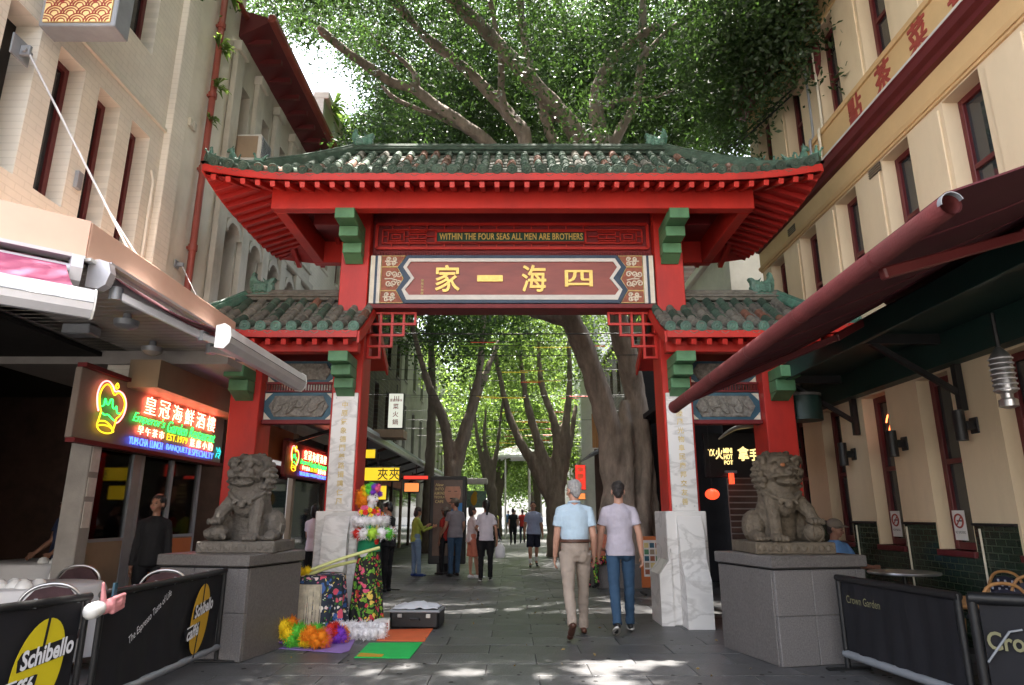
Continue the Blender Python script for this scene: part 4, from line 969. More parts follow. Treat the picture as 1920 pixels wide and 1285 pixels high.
for i, y in enumerate((8.22, 9.15, 9.36, 10.2, 11.1)):
    m = MB(); m.bx(fx-.04, fx+.04, y, y+(.07 if i != 1 else .2), 0, 2.25, .005); part('mullion', m, 'grey_metal', rs)
for y0, y1 in ((8.29, 9.15), (9.43, 10.2), (10.27, 11.1)):
    m = MB(); m.bx(fx-.03, fx+.03, y0, y1, 0, 1.12); part('stall_riser', m, 'tan_panel', rs)
    m = MB(); m.bx(fx-.045, fx+.05, y0, y1, 1.12, 1.16); part('counter_sill', m, 'grey_metal', rs)
    m = MB(); m.bx(fx-.005, fx+.005, y0, y1, 1.16, 2.25); part('shop_pane', m, 'shop_glass', rs)
m = MB(); m.prism([(9.6, .0), (11.1, 0), (11.1, 1.1), (10.3, 1.1), (9.95, .75)], fx+.031, fx+.04, 'yz'); part('orange_swoosh', m, 'orange_panel', rs)
m = MB(); m.bx(fx-.06, fx+.06, 8.22, 11.6, 2.25, 2.4); part('transom', m, 'black', rs)
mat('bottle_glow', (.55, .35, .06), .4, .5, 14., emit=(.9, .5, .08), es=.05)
for z in (1.3, 1.62, 1.95):                            # shelves of bottles and ducks behind the glass
    m = MB(); m.bx(-6.05, -5.8, 9.4, 11.1, z-.03, z); part('shelf', m, 'wood_panel', rs)
    for k in range(22):
        y = 8.5+k*.118
        if y < 9.4: continue
        if 9.1 < y < 9.4: continue
        m = MB(); h = random.uniform(.13, .24); m.lathe([(.028, 0), (.03, h*.6), (.012, h*.75), (.012, h)], 8, Matrix.Translation((-5.9, y, z))); tag(part('bottle', m, 'bottle_glow' if k > 8 else 'grey_metal', None, 40), 'bottle standing on a shelf behind the restaurant window', 'bottle', 'bottles behind the restaurant window')
for i, (y, z, w, h, lab) in enumerate(((8.06, 1.95, .2, .3, 'topmost cream menu sheet on the white pier'), (8.06, 1.66, .2, .22, 'middle menu sheet on the white pier'), (8.06, 1.3, .18, .3, 'lowest menu sheet with a red picture on the white pier'))):
    m = MB(); m.bx(-5.048, -5.04, y-.03, y-.03+w*.8, z, z+h); solo('menu_sheet', m, 'paper', lab, 'menu', 'menus on the pier')
# ---- neon signs
glow('neon_red', (1., .17, .10), 2.2); glow('neon_green', (.03, .9, .10), .6); glow('neon_blue', (.05, .12, 1.), .9); glow('neon_yellow', (.95, .62, .02), .32); glow('neon_pink', (1., .20, .20), .7); glow('neon_teal', (.02, .6, .6), .35)
mat('sign_back', (.26, .21, .18), .45, .1, 2.)
def neon_sign(label, y0, x, z0, s, base='sign_back'):
    t = thing('neon_sign', label, 'neon sign', (x, y0, z0)); t['group'] = 'neon restaurant signs'
    L, H = 4.15*s, .86*s
    m = MB(); m.bx(x-.08, x, y0, y0+L, z0, z0+H, .01); part('sign_panel', m, base, t)
    m = MB(); m.bx(x-.06, x+.05, y0, y0+L, z0+H, z0+H+.05); m.bx(x-.06, x+.05, y0, y0+L, z0-.05, z0); part('sign_frame', m, 'dark_red', t)
    U = lambda u: y0+(u-7.35)*s
    Z = lambda z: z0+(z-2.28)*s
    def row(name, txt, u0, u1, zc, h, mt, sp=1., shear=0.):
        q = MB(); text(q, txt, .2, face_m((x+.035, (U(u0)+U(u1))/2, Z(zc)), (0, 1, 0)), width=(u1-u0)*s, height=h*s, ext=.004, shear=shear, off=-.0015); return part(name, q, mt, t)
    for k, ch in enumerate('皇冠海鮮酒樓'): row('neon_character', ch, 8.77+k*.395, 9.07+k*.395, 2.91, .25, 'neon_red')
    [row('neon_script', w_, a_, b_, 2.685, .17, 'neon_green', shear=.35) for w_, a_, b_ in (("Emperor's", 8.52, 9.38), ('Garden', 9.46, 10.08), ('Restaurant', 10.16, 11.1))]
    for k, ch in enumerate('早午茶市'): row('neon_character', ch, 8.68+k*.19, 8.82+k*.19, 2.535, .115, 'neon_red')
    for k, ch in enumerate('筵席小酌'): row('neon_character', ch, 10.22+k*.22, 10.38+k*.22, 2.525, .13, 'neon_red')
    row('neon_lettering', 'EST.1979', 9.48, 10.12, 2.53, .10, 'neon_yellow'); row('neon_lettering', 'YUM-CHA', 8.5, 8.98, 2.375, .10, 'neon_blue'); row('neon_lettering', 'LUNCH', 9.04, 9.38, 2.375, .10, 'neon_blue'); [row('neon_lettering', w_, a_, b_, 2.375, .10, 'neon_blue') for w_, a_, b_ in (('BANQUET', 9.5, 10.17), ('&', 10.2, 10.28), ('SPECIALTY', 10.32, 11.1))]
    row('neon_character', '冷', 11.2, 11.4, 2.45, .2, 'neon_teal')
    cu = lambda zx_: U(7.98+(zx_-435)/370*.64)
    cz = lambda zy_: Z(3.06-(zy_-205)/575*.66)
    def tube(name, pts, mt, r=.010): q = MB(); q.tube(cat_rom([(x+.04, cu(a), cz(b)) for a, b in pts], 4), r*s, 6); part(name, q, mt, t)
    tube('neon_tube', [(290, 560), (262, 480), (250, 380), (270, 280), (310, 225), (365, 212), (420, 250), (455, 300), (500, 282), (560, 300), (605, 360), (622, 440), (605, 540), (560, 620), (520, 650)], 'neon_pink')
    tube('neon_tube', [(322, 560), (290, 480), (278, 390), (300, 300), (345, 248), (395, 265), (450, 340), (500, 305), (560, 330), (600, 400), (595, 480), (555, 560), (520, 600), (510, 680), (490, 760)], 'neon_yellow')
    tube('neon_tube', [(322, 560), (310, 640), (300, 720), (350, 770), (430, 780), (490, 760), (505, 740), (440, 700), (360, 700), (300, 720)], 'neon_yellow'); tube('neon_tube', [(310, 665), (400, 655), (505, 720)], 'neon_yellow'); tube('neon_tube', [(450, 240), (470, 200), (490, 240), (470, 265), (450, 240)], 'neon_yellow')
    tube('neon_tube', [(320, 500), (345, 480), (350, 410), (375, 460), (400, 460), (415, 405), (440, 400), (455, 480), (485, 490), (500, 460), (520, 530), (560, 530)], 'neon_green'); tube('neon_tube', [(335, 570), (370, 585), (410, 575), (450, 600), (500, 625)], 'neon_green')
    return t
neon_sign('large neon restaurant sign with a crown under the canopy left of the gate', 7.52, -5.0, 2.30, .955)
neon_sign('smaller neon restaurant sign on the wall seen behind the gate columns', 14.6, -4.95, 2.3, .85, 'sign_red')

# ---- barriers with coffee banners
def barrier(label, p, q, group, logo_u=None, slogan=False, h=.9, thick=.028, txt=None):
    p, q = V(p), V(q); d = (q-p).normalized(); L = (q-p).length; rot = Matrix((d, V((-d.y, d.x, 0)), V((0, 0, 1)))).transposed()
    t = thing('cafe_barrier', label, 'barrier', p, rot=rot, group=group)
    for x in (0.02, L-.02): m = MB(); m.tube([(x, 0, 0.02), (x, 0, h)], thick*.8, 10); m.bx(x-.03, x+.03, -.22, .22, 0, .02, .004); part('post', m, 'black', t, 40, local=True)
    m = MB(); m.tube([(0, 0, h-.02), (L, 0, h-.02)], thick, 10); part('top_rail', m, 'black', t, 40, local=True)
    m = MB(); m.tube([(0, 0, .14), (L, 0, .14)], thick*1.1, 10); part('bottom_rail', m, 'grey_metal', t, 40, local=True)
    nb = 30; m = MB(); m.sheet([[V((.06+(L-.12)*i/nb, (.009*math.sin(i*1.3+L*3)+.006*math.sin(i*.55+L))*(1.3-z)+.004*math.sin(z*9+i), z)) for z in (.17, .3, .45, .6, .72, h-.045)] for i in range(nb+1)], two=(0, .006, 0)); ban = part('banner', m, 'banner_black', t, 40, local=True)
    for i in range(7): x = .1+(L-.2)*i/6; m = MB(); m.tube([(x, 0, h-.05), (x, 0, h+.01)], .012, 6); part('banner_tie', m, 'grey_metal', t, local=True)
    return t, ban, L
def logo(ban, u, z, s, colour):
    """a coffee bean split by a cleft, cut by a slanted name band and a small tag"""
    y = -.030; F = lambda a, b: (u+a*s, z+b*s)
    ell = []
    for k in range(36):
        a = k*PI/18; ex, ez = .185*math.cos(a), .33*math.sin(a); c_, s_ = math.cos(-.2), math.sin(-.2); ell.append(F(ex*c_-ez*s_, ex*s_+ez*c_))
    q = MB(); q.prism(ell, y, y+.003, 'xz'); b = part('bean_logo', q, colour, ban, local=True)
    q = MB()
    for (a, b_), (c, d) in (((.04, .36), (.02, .12)), ((.0, -.03), (-.06, -.36))): q.bar((F(a, b_)[0], y-.001, F(a, b_)[1]), (F(c, d)[0], y-.001, F(c, d)[1]), .018*s, .004, up=(0, 1, 0))
    band = [F(-.15, .005), F(.26, .065), F(.26, .185), F(-.13, .125), F(-.155, .08)]; q.prism(band, y-.002, y, 'xz')
    tagp = [F(-.30, -.17), F(-.01, -.125), F(-.01, -.03), F(-.30, -.07)]; q.prism(tagp, y-.0025, y, 'xz'); part('logo_cut', q, 'banner_black', ban, local=True)
    q = MB(); M = face_m((F(.06, .10)[0], y-.004, F(.06, .10)[1]), (1, 0, .146)); text(q, 'Schibello', .1, M, width=.40*s, height=.125*s, shear=.28, off=.003); part('logo_lettering', q, 'print_white', ban, local=True)
    q = MB(); M = face_m((F(-.135, -.105)[0], y-.005, F(-.135, -.105)[1]), (1, 0, .146)); text(q, 'caffé', .1, M, width=.25*s, height=.12*s, shear=.28, off=.003); q.bar((F(-.26, -.062)[0], y-.005, F(-.26, -.062)[1]), (F(-.14, -.045)[0], y-.005, F(-.14, -.045)[1]), .012*s, .003, up=(0, 1, 0)); part('logo_lettering', q, 'print_white', ban, local=True)
# banners face the street: run the barrier from near to far on the left, so its local -y looks at +x
t1, ban1, L1 = barrier('coffee banner barrier nearest the camera with a big yellow bean logo', (-3.62, 3.0, 0), (-3.04, 5.08, 0), 'cafe barriers at the restaurant')
logo(ban1, 1.80, .47, .95, 'logo_yellow')
t2, ban2, L2 = barrier('coffee banner barrier with an amber bean logo ending at the left lion pedestal', (-3.02, 5.18, 0), (-3.02, 7.36, 0), 'cafe barriers at the restaurant')
logo(ban2, 1.62, .49, .95, 'logo_amber')
q = MB(); text(q, 'The Espresso Taste of Life', .1, face_m((.70, -.030, .64), (1, 0, .5)), width=.66, height=.075, shear=.3); part('slogan', q, 'print_white', ban2, local=True)
hd = thing('hand_ornament', 'pink cartoon hand with white cuff clipped on the barrier post', 'ornament', (-2.97, 5.14, .78)); mat('hand_pink', (.72, .30, .32), .6, .08)
m = MB(); m.caps((-2.955, 5.12, .80), (-2.94, 5.24, .82), .05, .05); m.caps((-2.955, 5.10, .85), (-2.95, 5.06, .97), .022, .012)
for k in range(4): m.caps((-2.915, 5.16, .765+k*.03), (-2.92, 5.30, .785+k*.028), .019, .016)
blob_part('hand', m, 'hand_pink', hd, .008, 2, local=False)
m = MB(); m.caps((-2.97, 5.0, .79), (-2.965, 5.06, .80), .058, .055, 12); part('cuff', m, 'white', hd, 60)
m = MB(); m.bx(-2.96, -2.945, 5.2, 5.24, .84, .96); part('phone', m, 'teal_blue', hd)

# ---- restaurant tables and chairs
def table(x, y, r, h, label):
    t = thing('round_table', label, 'table', (x, y, 0), group='cloth covered restaurant tables'); m = MB(); n = 64; vs = []
    for z, rr_, wv in ((h, 0.02, 0), (h, r*.97, 0), (h-.012, r, 0), (h-.06, r*1.02, .012), (h-.3, r*1.03, .035), (.12, r*1.05, .06)):
        for k in range(n): th = 2*PI*k/n; q = rr_+wv*math.sin(th*11+math.sin(th*3)); vs.append((math.cos(th)*q, math.sin(th)*q, z))
    m.add(vs, [(i*n+k, i*n+(k+1) % n, (i+1)*n+(k+1) % n, (i+1)*n+k) for i in range(5) for k in range(n)]); tag(part('tablecloth', m, 'cloth_white', t, 50, local=True), '', '') if False else part('tablecloth', m, 'cloth_white', t, 50, local=True)
    m = MB(); m.tube([(0, 0, 0), (0, 0, h-.02)], .04, 8); part('pedestal', m, 'black', t, local=True)
    return t
table(-4.75, 6.95, .62, .78, 'nearer round table under a white cloth set with upturned cups'); table(-6.35, 9.6, .8, .84, 'farther white cloth table inside the dark restaurant')
bowl = MB(); bowl.lathe([(.03, .075), (.034, .068), (.05, .06), (.072, .025), (.076, 0), (.07, 0), (.03, .06)], 16); bme = bowl.mesh('bowl', 'china', 60)
for i in range(8):
    o = link('bowl', bme, None, Matrix.Translation((-4.98+.13*(i % 4)+.03*(i//4), 6.6+.12*(i//4)+.03*(i % 3), .781))); tag(o, 'white bowl turned upside down on the nearer white table', 'bowl', 'upturned bowls on the nearer table')
for i in range(4):
    o = link('bowl', bme, None, Matrix.Translation((-6.1+.16*i, 9.05, .841))); tag(o, 'white bowl upturned on the farther cloth table', 'bowl', 'upturned bowls on the farther table')
def banquet_chair():
    t = thing('banquet_chair', 'banquet chair with metal arch back beside the white pier of the restaurant', 'chair', (0, 0, 0), group='banquet chairs at the restaurant tables')
    m = MB(); m.bx(-.21, .21, -.2, .22, .42, .49, .03); part('seat', m, 'chair_fabric', t, local=True)
    arch = [(-.2, -.22, .40), (-.215, -.235, .62), (-.21, -.25, .78), (-.13, -.258, .875), (0, -.26, .905), (.13, -.258, .875), (.21, -.25, .78), (.215, -.235, .62), (.2, -.22, .40)]
    m = MB(); m.tube(cat_rom(arch, 4), .014, 8); part('back_frame', m, 'steel', t, 60, local=True)
    m = MB(); m.prism([(-.195, .52), (-.2, .76), (-.12, .86), (0, .885), (.12, .86), (.2, .76), (.195, .52)], -.262, -.222, 'xz'); part('backrest', m, 'chair_fabric', t, local=True)
    for x in (-.19, .19):
        for y, yy in ((-.2, -.24), (.19, .21)): m = MB(); m.tube([(x, y, .42), (x*1.04, yy, 0)], .013, 8); part('leg', m, 'steel', t, 60, local=True)
    return t
ch = banquet_chair(); M = Matrix.Translation((-4.9, 8.0, 0)) @ Matrix.Rotation(R(-150), 4, 'Z'); ch.matrix_basis = M
ch['label'] = 'banquet chair whose whole arched back shows above the near barrier'
ch.matrix_basis = Matrix.Translation((-4.85, 8.0, 0)) @ Matrix.Rotation(R(10), 4, 'Z')
dup(ch, (-3.62, 7.35, 0), R(20), 'banquet chair right behind the amber logo banner by the pedestal'); dup(ch, (-3.85, 5.95, 0), R(25), 'banquet chair nearest the camera behind the yellow logo banner'); dup(ch, (-5.7, 8.6, 0), R(170), 'dark banquet chair tucked in at the far side of the tables')
# ================================================================ right side of the street
XR = 5.2
br = thing('sand_rendered_building', 'sand coloured building with maroon cornice and red Chinese characters on its band', 'building', (XR, 8, 0))
per = 1.36; first = 2.28
ops1 = []; ops2 = []; ops3 = []
y = 2.30
while y < 12.5:
    ops1.append((y, y+.64, 4.45, 6.28)); ops2.append((y, y+.64, 7.62, 9.41)); ops3.append((y, y+.64, 1.28 if y < 9 else 1.28, 3.25)); y += per
ops3 = [(a, b, 1.05, 3.12) for a, b, *_ in ops3]
m = MB(); wall_grid(m, XR, XR+.35, -8, 12.9, 0, 6.30, ops1+ops3); part('lower_wall', m, 'sand_render', br)
m = MB(); wall_grid(m, XR, XR+.35, -8, 12.9, 6.73, 10.2, ops2); part('upper_wall', m, 'sand_render', br)
m = MB(); m.bx(XR-.03, XR+.35, -8, 12.93, 6.30, 6.73, .006); part('frieze', m, 'ochre', br)
m = MB(); m.prism([(XR, 6.34), (XR-.05, 6.34), (XR-.07, 6.40), (XR-.03, 6.42)], -8, 12.94, 'xz'); part('frieze_moulding', m, 'ochre', br)
m = MB(); m.prism([(XR-.02, 6.73), (XR-.09, 6.75), (XR-.11, 6.81), (XR-.18, 6.84), (XR-.20, 6.92), (XR-.22, 6.95), (XR-.02, 6.97)], -8, 12.95, 'xz'); part('cornice', m, 'maroon', br)
m = MB(); m.bx(XR-.226, XR-.20, -8, 12.96, 6.952, 6.985); part('cornice_flashing', m, 'concrete_pale', br)
m = MB(); m.bx(XR-.05, XR-.002, -8, 12.93, 6.975, 7.56, .004); band = part('sign_band', m, 'ochre', br)
m = MB(); m.prism([(XR-.002, 7.56), (XR-.08, 7.56), (XR-.10, 7.62), (XR-.05, 7.66), (XR-.002, 7.66)], -8, 12.93, 'xz'); part('band_moulding', m, 'ochre', br)
for ch, yc in (('點', 8.72), ('茶', 7.95), ('菜', 7.14), ('粵', 6.36)):
    q = MB(); text(q, ch, .4, face_m((XR-.056, yc, 7.34), (0, -1, 0)), height=.42, width=.36, ext=.004, bold=.012); part('band_character', q, 'sign_red', band)
for a, b, z0, z1 in ops1+ops2:
    if b < 4: continue
    w = side_window(br, XR, -1, a, b, z0, z1, depth=.19, fw=.075)
    m = MB(); m.bx(XR+.26, XR+.27, a+.1, b-.08, z0+(z1-z0)*.55, z1-.1); part('blind', m, 'curtain', w)
for a, b, z0, z1 in ops3:
    if b < 4: continue
    w = side_window(br, XR, -1, a, b, z0, z1, depth=.17, fw=.085)
    m = MB(); m.sheet([[V((XR+.28+.018*math.sin(k*1.6), lerp(b-.08, a+.25, k/24), z)) for z in (1.2, 3.05)] for k in range(25)]); part('curtain', m, 'curtain', w, 60)
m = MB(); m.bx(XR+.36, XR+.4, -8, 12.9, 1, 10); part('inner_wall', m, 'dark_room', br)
for k in range(7):                                    # flat raised panels between the windows
    a = y0_ = 2.30+.64+k*per
    for z0, z1 in ((4.36, 6.22), (7.68, 9.4)):
        m = MB(); m.bx(XR-.025, XR-.001, a+.06, a+.60, z0, z1, .006); part('wall_panel', m, 'sand_render', br)
m = MB(); m.bx(XR-.03, XR+.35, -8, 12.93, 9.45, 9.85, .006); part('upper_frieze', m, 'ochre', br)
m = MB(); m.prism([(XR-.02, 9.85), (XR-.2, 9.88), (XR-.28, 10.0), (XR-.55, 10.06), (XR-.58, 10.2), (XR-.02, 10.24)], -8, 12.95, 'xz'); part('upper_cornice', m, 'maroon', br)
m = MB(); m.bx(XR-.02, XR+.33, -8, 12.9, 10.24, 12.5); part('attic_wall', m, 'sand_render', br)
m = MB(); m.bx(XR+.351, XR+5, 12.6, 12.88, 0, 12.4); part('end_wall', m, 'grey_render', br)
for k, (yc, zc) in enumerate(((5.2, 6.5), (8.5, 6.20), (11.3, 6.54), (7.4, 9.64), (9.9, 9.64))):
    m = MB(); m.bx(XR-.036, XR-.03, yc-.15, yc+.15, zc-.07, zc+.07); v = part('vent', m, 'black', br)
    for j in range(4): m = MB(); m.bx(XR-.05, XR-.037, yc-.15, yc+.15, zc-.06+j*.036, zc-.046+j*.036); part('vent_blade', m, 'tan_panel', v)
# tile wainscot, tile by tile nearest the camera
m = MB(); wall_grid(m, XR-.012, XR-.002, -8, 12.9, 0, 1.33, [(a-.03, b+.03, 1.0, 2) for a, b, *_ in ops3]); part('tiled_dado', m, 'green_tile', br)
m = MB(); wall_grid(m, XR-.04, XR-.0, -8, 12.9, 1.33, 1.36, [(a-.03, b+.03, 1.0, 2) for a, b, *_ in ops3]); part('dado_cap', m, 'black', br)
for a, b, *_ in ops3: m = MB(); m.bx(XR-.05, XR+.2, a-.02, b+.02, .98, 1.05, .008); part('door_sill', m, 'maroon', br)
for yy in (6.0, 7.6, 9.0, 10.3): m = MB(); m.tube([(XR-.03, yy, .55), (XR-.03, yy, 1.3)], .012, 6); part('dado_pipe', m, 'cream', br)
# wall lamps, no smoking signs
lamp0 = None
for i, (yy, zz) in enumerate(((7.42, 2.42), (8.8, 2.36), (10.15, 2.34))):
    lab = ['black twin wall lamp on the sand wall nearest the camera', 'black twin wall lamp between the two narrow windows', 'black twin wall lamp farthest along, near the gate column'][i]
    if lamp0 is None:
        t = lamp0 = thing('wall_lamp', lab, 'wall lamp', (XR, yy, zz), group='wall lamps under the red awning')
        m = MB(); m.tube([(-.17, 0, -.17), (-.17, 0, .17)], .062, 14); part('lamp_body', m, 'black', t, 40, local=True)
        m = MB(); m.bx(-.11, -.002, -.03, .03, -.05, .05, .01); part('lamp_arm', m, 'black', t, local=True); m = MB(); m.bx(-.02, 0, -.07, .07, -.09, .09, .008); part('back_plate', m, 'black', t, local=True)
    else: dup(lamp0, (XR, yy, zz), 0, lab)
for i, yy in enumerate((8.12, 9.46)):
    t = thing('no_smoking_sign', ['no smoking sign on the window nearest the camera', 'no smoking sign on the second narrow window'][i], 'sign', (XR-.03, yy, 1.25), group='no smoking signs on the windows')
    x = XR+.1
    m = MB(); m.bx(x, x+.006, yy-.11, yy+.11, 1.16, 1.50); pl_ = part('sign_plate', m, 'white', t)
    m = MB(); m.tube([(x-.003, yy+.075*math.cos(a*PI/10), 1.38+.075*math.sin(a*PI/10)) for a in range(20)], .011, 6, closed=True); m.bar((x-.003, yy+.052, 1.328), (x-.003, yy-.052, 1.432), .016, .004, up=(1, 0, 0)); part('prohibition_ring', m, 'sign_red', pl_)
    m = MB(); m.bx(x-.003, x, yy-.055, yy+.04, 1.372, 1.388); part('cigarette', m, 'black', pl_)
    m = MB(); text(m, 'NO SMOKING', .03, face_m((x-.003, yy, 1.25), (0, -1, 0)), width=.18, height=.03); part('sign_lettering', m, 'black', pl_)
# conduits and wires on the facade
cd_ = thing('facade_conduit', 'pair of pale conduits dropping from the round plate on the sand wall', 'pipe', (XR, 9.9, 8))
for yy, x in ((10.05, 0), (9.72, 0)):
    m = MB(); m.tube(cat_rom([(XR-.05, yy, 9.1), (XR-.05, yy, 7.75), (XR-.13, yy-.02, 7.6), (XR-.13, yy+.02, 7.1), (XR-.30, yy+.05, 7.0), (XR-.45, yy+.05, 6.95)], 4), .022, 8); part('conduit_run', m, 'grey_metal' if yy > 10 else 'cream', cd_, 40)
m = MB(); M = Matrix.Translation((XR-.03, 9.75, 9.0)) @ Matrix.Rotation(R(-90), 4, 'Y'); m.lathe([(.2, -.03), (.22, 0), (.18, .02)], 20, M @ Matrix.Diagonal((1.7, 1, 1, 1))); part('oval_plate', m, 'awning_red', cd_, 40)
m = MB(); m.bx(XR-.16, XR-.0, 10.2, 10.4, 8.75, 8.95, .01); part('insulator_box', m, 'tan_panel', cd_)
for k, (z, dz) in enumerate(((8.9, .5), (8.8, .7))):
    p, q = V((XR-.1, 10.3, z)), V((2.2-.5*k, 17.5, 8.6-.3*k)); m = MB(); m.tube([lerp(p, q, t/16)-V((0, 0, dz*4*(t/16)*(1-t/16)*.4)) for t in range(17)], .018, 6)
    solo('service_cable', m, 'black', ['upper black cable sagging from the sand building towards the trees', 'lower black cable sagging from the sand building towards the trees'][k], 'cable', 'service cables', smooth=40)
# ---- fixed canopy with brackets
fc = thing('fixed_canopy', 'dark green fixed canopy with brackets above the window row', 'canopy', (XR, 8, 3.2))
m = MB(); m.bx(4.0, XR-.002, 2, 12.6, 3.50, 3.56); part('canopy_roof', m, 'green_beam', fc)
m = MB(); m.bx(3.96, 4.02, 2, 12.6, 3.34, 3.58, .006); part('canopy_fascia', m, 'green_beam', fc)
m = MB(); m.bx(XR-.2, XR-.013, 2, 12.6, 3.14, 3.50, .006); part('wall_beam', m, 'green_beam', fc)
for yy in (5.0, 7.5, 9.9, 12.0):
    m = MB(); m.bx(4.02, XR-.2, yy-.04, yy+.04, 3.38, 3.5); m.bar((4.2, yy, 3.40), (XR-.03, yy, 2.78), .06, .06); m.bx(XR-.09, XR-.014, yy-.04, yy+.04, 2.6, 3.14); part('bracket', m, 'black', fc)
# ---- big retractable awning
aw = thing('red_awning', 'large dark red folding awning reaching out over the cafe tables on the right', 'awning', (4, 5, 3.5))
p, q = V((1.97, 2.72, 2.80)), V((2.06, 8.30, 2.77))
m = MB(); N = 18; prof = [(.105*math.cos(a), .105*math.sin(a)) for a in [2*PI*k/N for k in range(N)]]
m.tube([p, q], [.052, .074], 18, caps=False); m.tube([p+V((0, .002, 0)), q-V((0, .002, 0))], [.046, .068], 18, caps=False); fb = part('front_bar', m, 'awning_red', aw, 40)
m = MB(); arc = [(p.x+.054*math.cos(a), p.z+.054*math.sin(a)) for a in np.linspace(R(20), R(190), 16)]; arc2 = [(p.x+.050*math.cos(a), p.z+.050*math.sin(a)) for a in np.linspace(R(190), R(20), 16)]
m.prism(arc+arc2, p.y-.02, p.y+.01, 'xz'); part('bar_end', m, 'grey_metal', fb)
m = MB(); m.tube([q, q+V((0, .012, 0))], .080, 18); part('end_cap', m, 'awning_red', fb, 40)
a, b = V((4.95, 2.75, 4.22)), V((4.95, 8.28, 4.20))
m = MB(); m.sheet([[lerp(lerp(p+V((0, .02, .06)), q+V((0, -.03, .06)), u/12), lerp(a, b, u/12), v/10)-V((0, 0, .10*math.sin(v/10*PI))) for v in range(11)] for u in range(13)], two=(0, 0, .01)); part('canopy_fabric', m, 'maroon_shade_canvas', aw, 40)
m = MB(); m.tube([a, b], .09, 12); part('roller', m, 'maroon', aw, 40)
m = MB(); m.bx(4.95, XR-.03, 2.7, 8.35, 4.10, 4.32, .02); part('mounting_box', m, 'maroon', aw)
for ya, yb in ((3.4, 4.2), (7.7, 6.9)):
    e = V((3.5, yb, 3.30)); m = MB(); m.bar((4.8, ya, 4.0), e, .06, .08, ch=.01); m.bar(e, (2.08, ya+.1 if ya < 5 else ya, 2.76), .05, .07, ch=.01); ar = part('folding_arm', m, 'maroon', aw)
for q_ in range(1, 7):
    u = q_/7; m = MB(); m.tube([lerp(lerp(p+V((0, .02, .06)), q+V((0, -.03, .06)), u), lerp(a, b, u), v/10)-V((0, 0, .10*math.sin(v/10*PI)+.001)) for v in range(11)], .008, 4); part('fabric_seam', m, 'maroon_shade_canvas', aw)
for q_ in range(5):
    c0 = lerp(p, q, (q_+.6)/5.4); m = MB(); m.tube([c0, c0+V((0, .012, 0))], lerp(.052, .074, (q_+.6)/5.4)+.002, 18, caps=False); part('bar_joint', m, 'maroon', fb)
# ---- wind barriers with restaurant name
t4, ban4, L4 = barrier('black vinyl wind barrier beside the right lion pedestal', (3.26, 7.02, 0), (3.44, 5.42, 0), 'wind barriers on the right', h=.86, thick=.034)
q_ = MB(); text(q_, 'Crown Garden', .1, face_m((.42, -.030, .66), (1, 0, 0)), width=.50, height=.07); part('banner_lettering', q_, 'print_dull', ban4, local=True)
t5, ban5, L5 = barrier('black vinyl wind barrier with large name cut by the right edge of the view', (3.47, 5.36, 0), (5.0, 4.45, 0), 'wind barriers on the right', h=.86, thick=.045)
q_ = MB(); text(q_, 'Crown Garden', .1, face_m((.50, -.030, .55), (1, 0, 0)), width=.85, height=.13, off=.002); part('banner_lettering', q_, 'print_dull', ban5, local=True)
m = MB(); m.tube([(.06, -.03, .4), (.22, -.03, .62), (.30, -.03, .64)], .008, 6); part('cable_loop', m, 'grey_metal', t5, 40, local=True)
# ---- cafe tables and woven chairs on the right
def cafe_table(x, y, label, square=False, h=.74):
    t = thing('cafe_table', label, 'table', (x, y, 0), group='cafe tables on the right')
    m = MB()
    if square: m.bx(-.34, .34, -.34, .34, h-.03, h, .01)
    else: m.lathe([(.02, h-.025), (.36, h-.025), (.365, h-.012), (.36, h)], 28)
    part('tabletop', m, 'wood_panel' if square else 'steel', t, 40, local=True)
    m = MB(); m.tube([(0, 0, .02), (0, 0, h-.02)], .025, 8); part('pedestal', m, 'black', t, 40, local=True)
    m = MB(); m.bx(-.22, .22, -.03, .03, 0, .03); m.bx(-.03, .03, -.22, .22, .0305, .05); part('foot', m, 'black', t, local=True); return t
cafe_table(4.35, 7.75, 'round steel cafe table near the tiled wall', h=.84); cafe_table(3.95, 6.05, 'brown square cafe table behind the joint of the wind barriers', True); cafe_table(4.0, 9.0, 'small round table at the seated man with a cap', h=.72)
mat('weave_light', (.42, .42, .48), .6, .1); mat('weave_dark', (.015, .015, .03), .6, .1)
def woven_chair(lab, x, y, rz):
    t = thing('woven_chair', lab, 'chair', (x, y, 0), rz, group='woven bistro chairs')
    m = MB(); m.lathe([(.02, .45), (.2, .45), (.21, .47), (.2, .49)], 20); part('seat', m, 'weave_dark', t, 40, local=True)
    arch = [(-.2, -.18, .45), (-.21, -.22, .7), (-.14, -.24, .86), (0, -.245, .9), (.14, -.24, .86), (.21, -.22, .7), (.2, -.18, .45)]
    m = MB(); m.tube(cat_rom(arch, 4), .014, 8); part('back_frame', m, 'wood_panel', t, 60, local=True)
    m = MB(); m.prism([(-.185, .55), (-.19, .72), (-.12, .83), (0, .86), (.12, .83), (.19, .72), (.185, .55)], -.24, -.228, 'xz'); bk = part('backrest', m, 'weave_dark', t, local=True)
    m = MB()
    for i in range(9):
        for j in range(7):
            xx = -.16+i*.04; z = .57+j*.04
            if abs(xx) < .185-max(0, z-.72)*.9 and (i+j) % 2 == 0: m.bx(xx-.012, xx+.012, -.246, -.222, z-.013, z+.013, .004)
    part('weave_pattern', m, 'weave_light', bk, local=True, kind='stuff')
    for xx in (-.16, .16):
        for yy in (-.16, .16): m = MB(); m.tube([(xx, yy, .45), (xx*1.15, yy*1.15, 0)], .013, 6); part('leg', m, 'wood_panel', t, local=True)
    return t
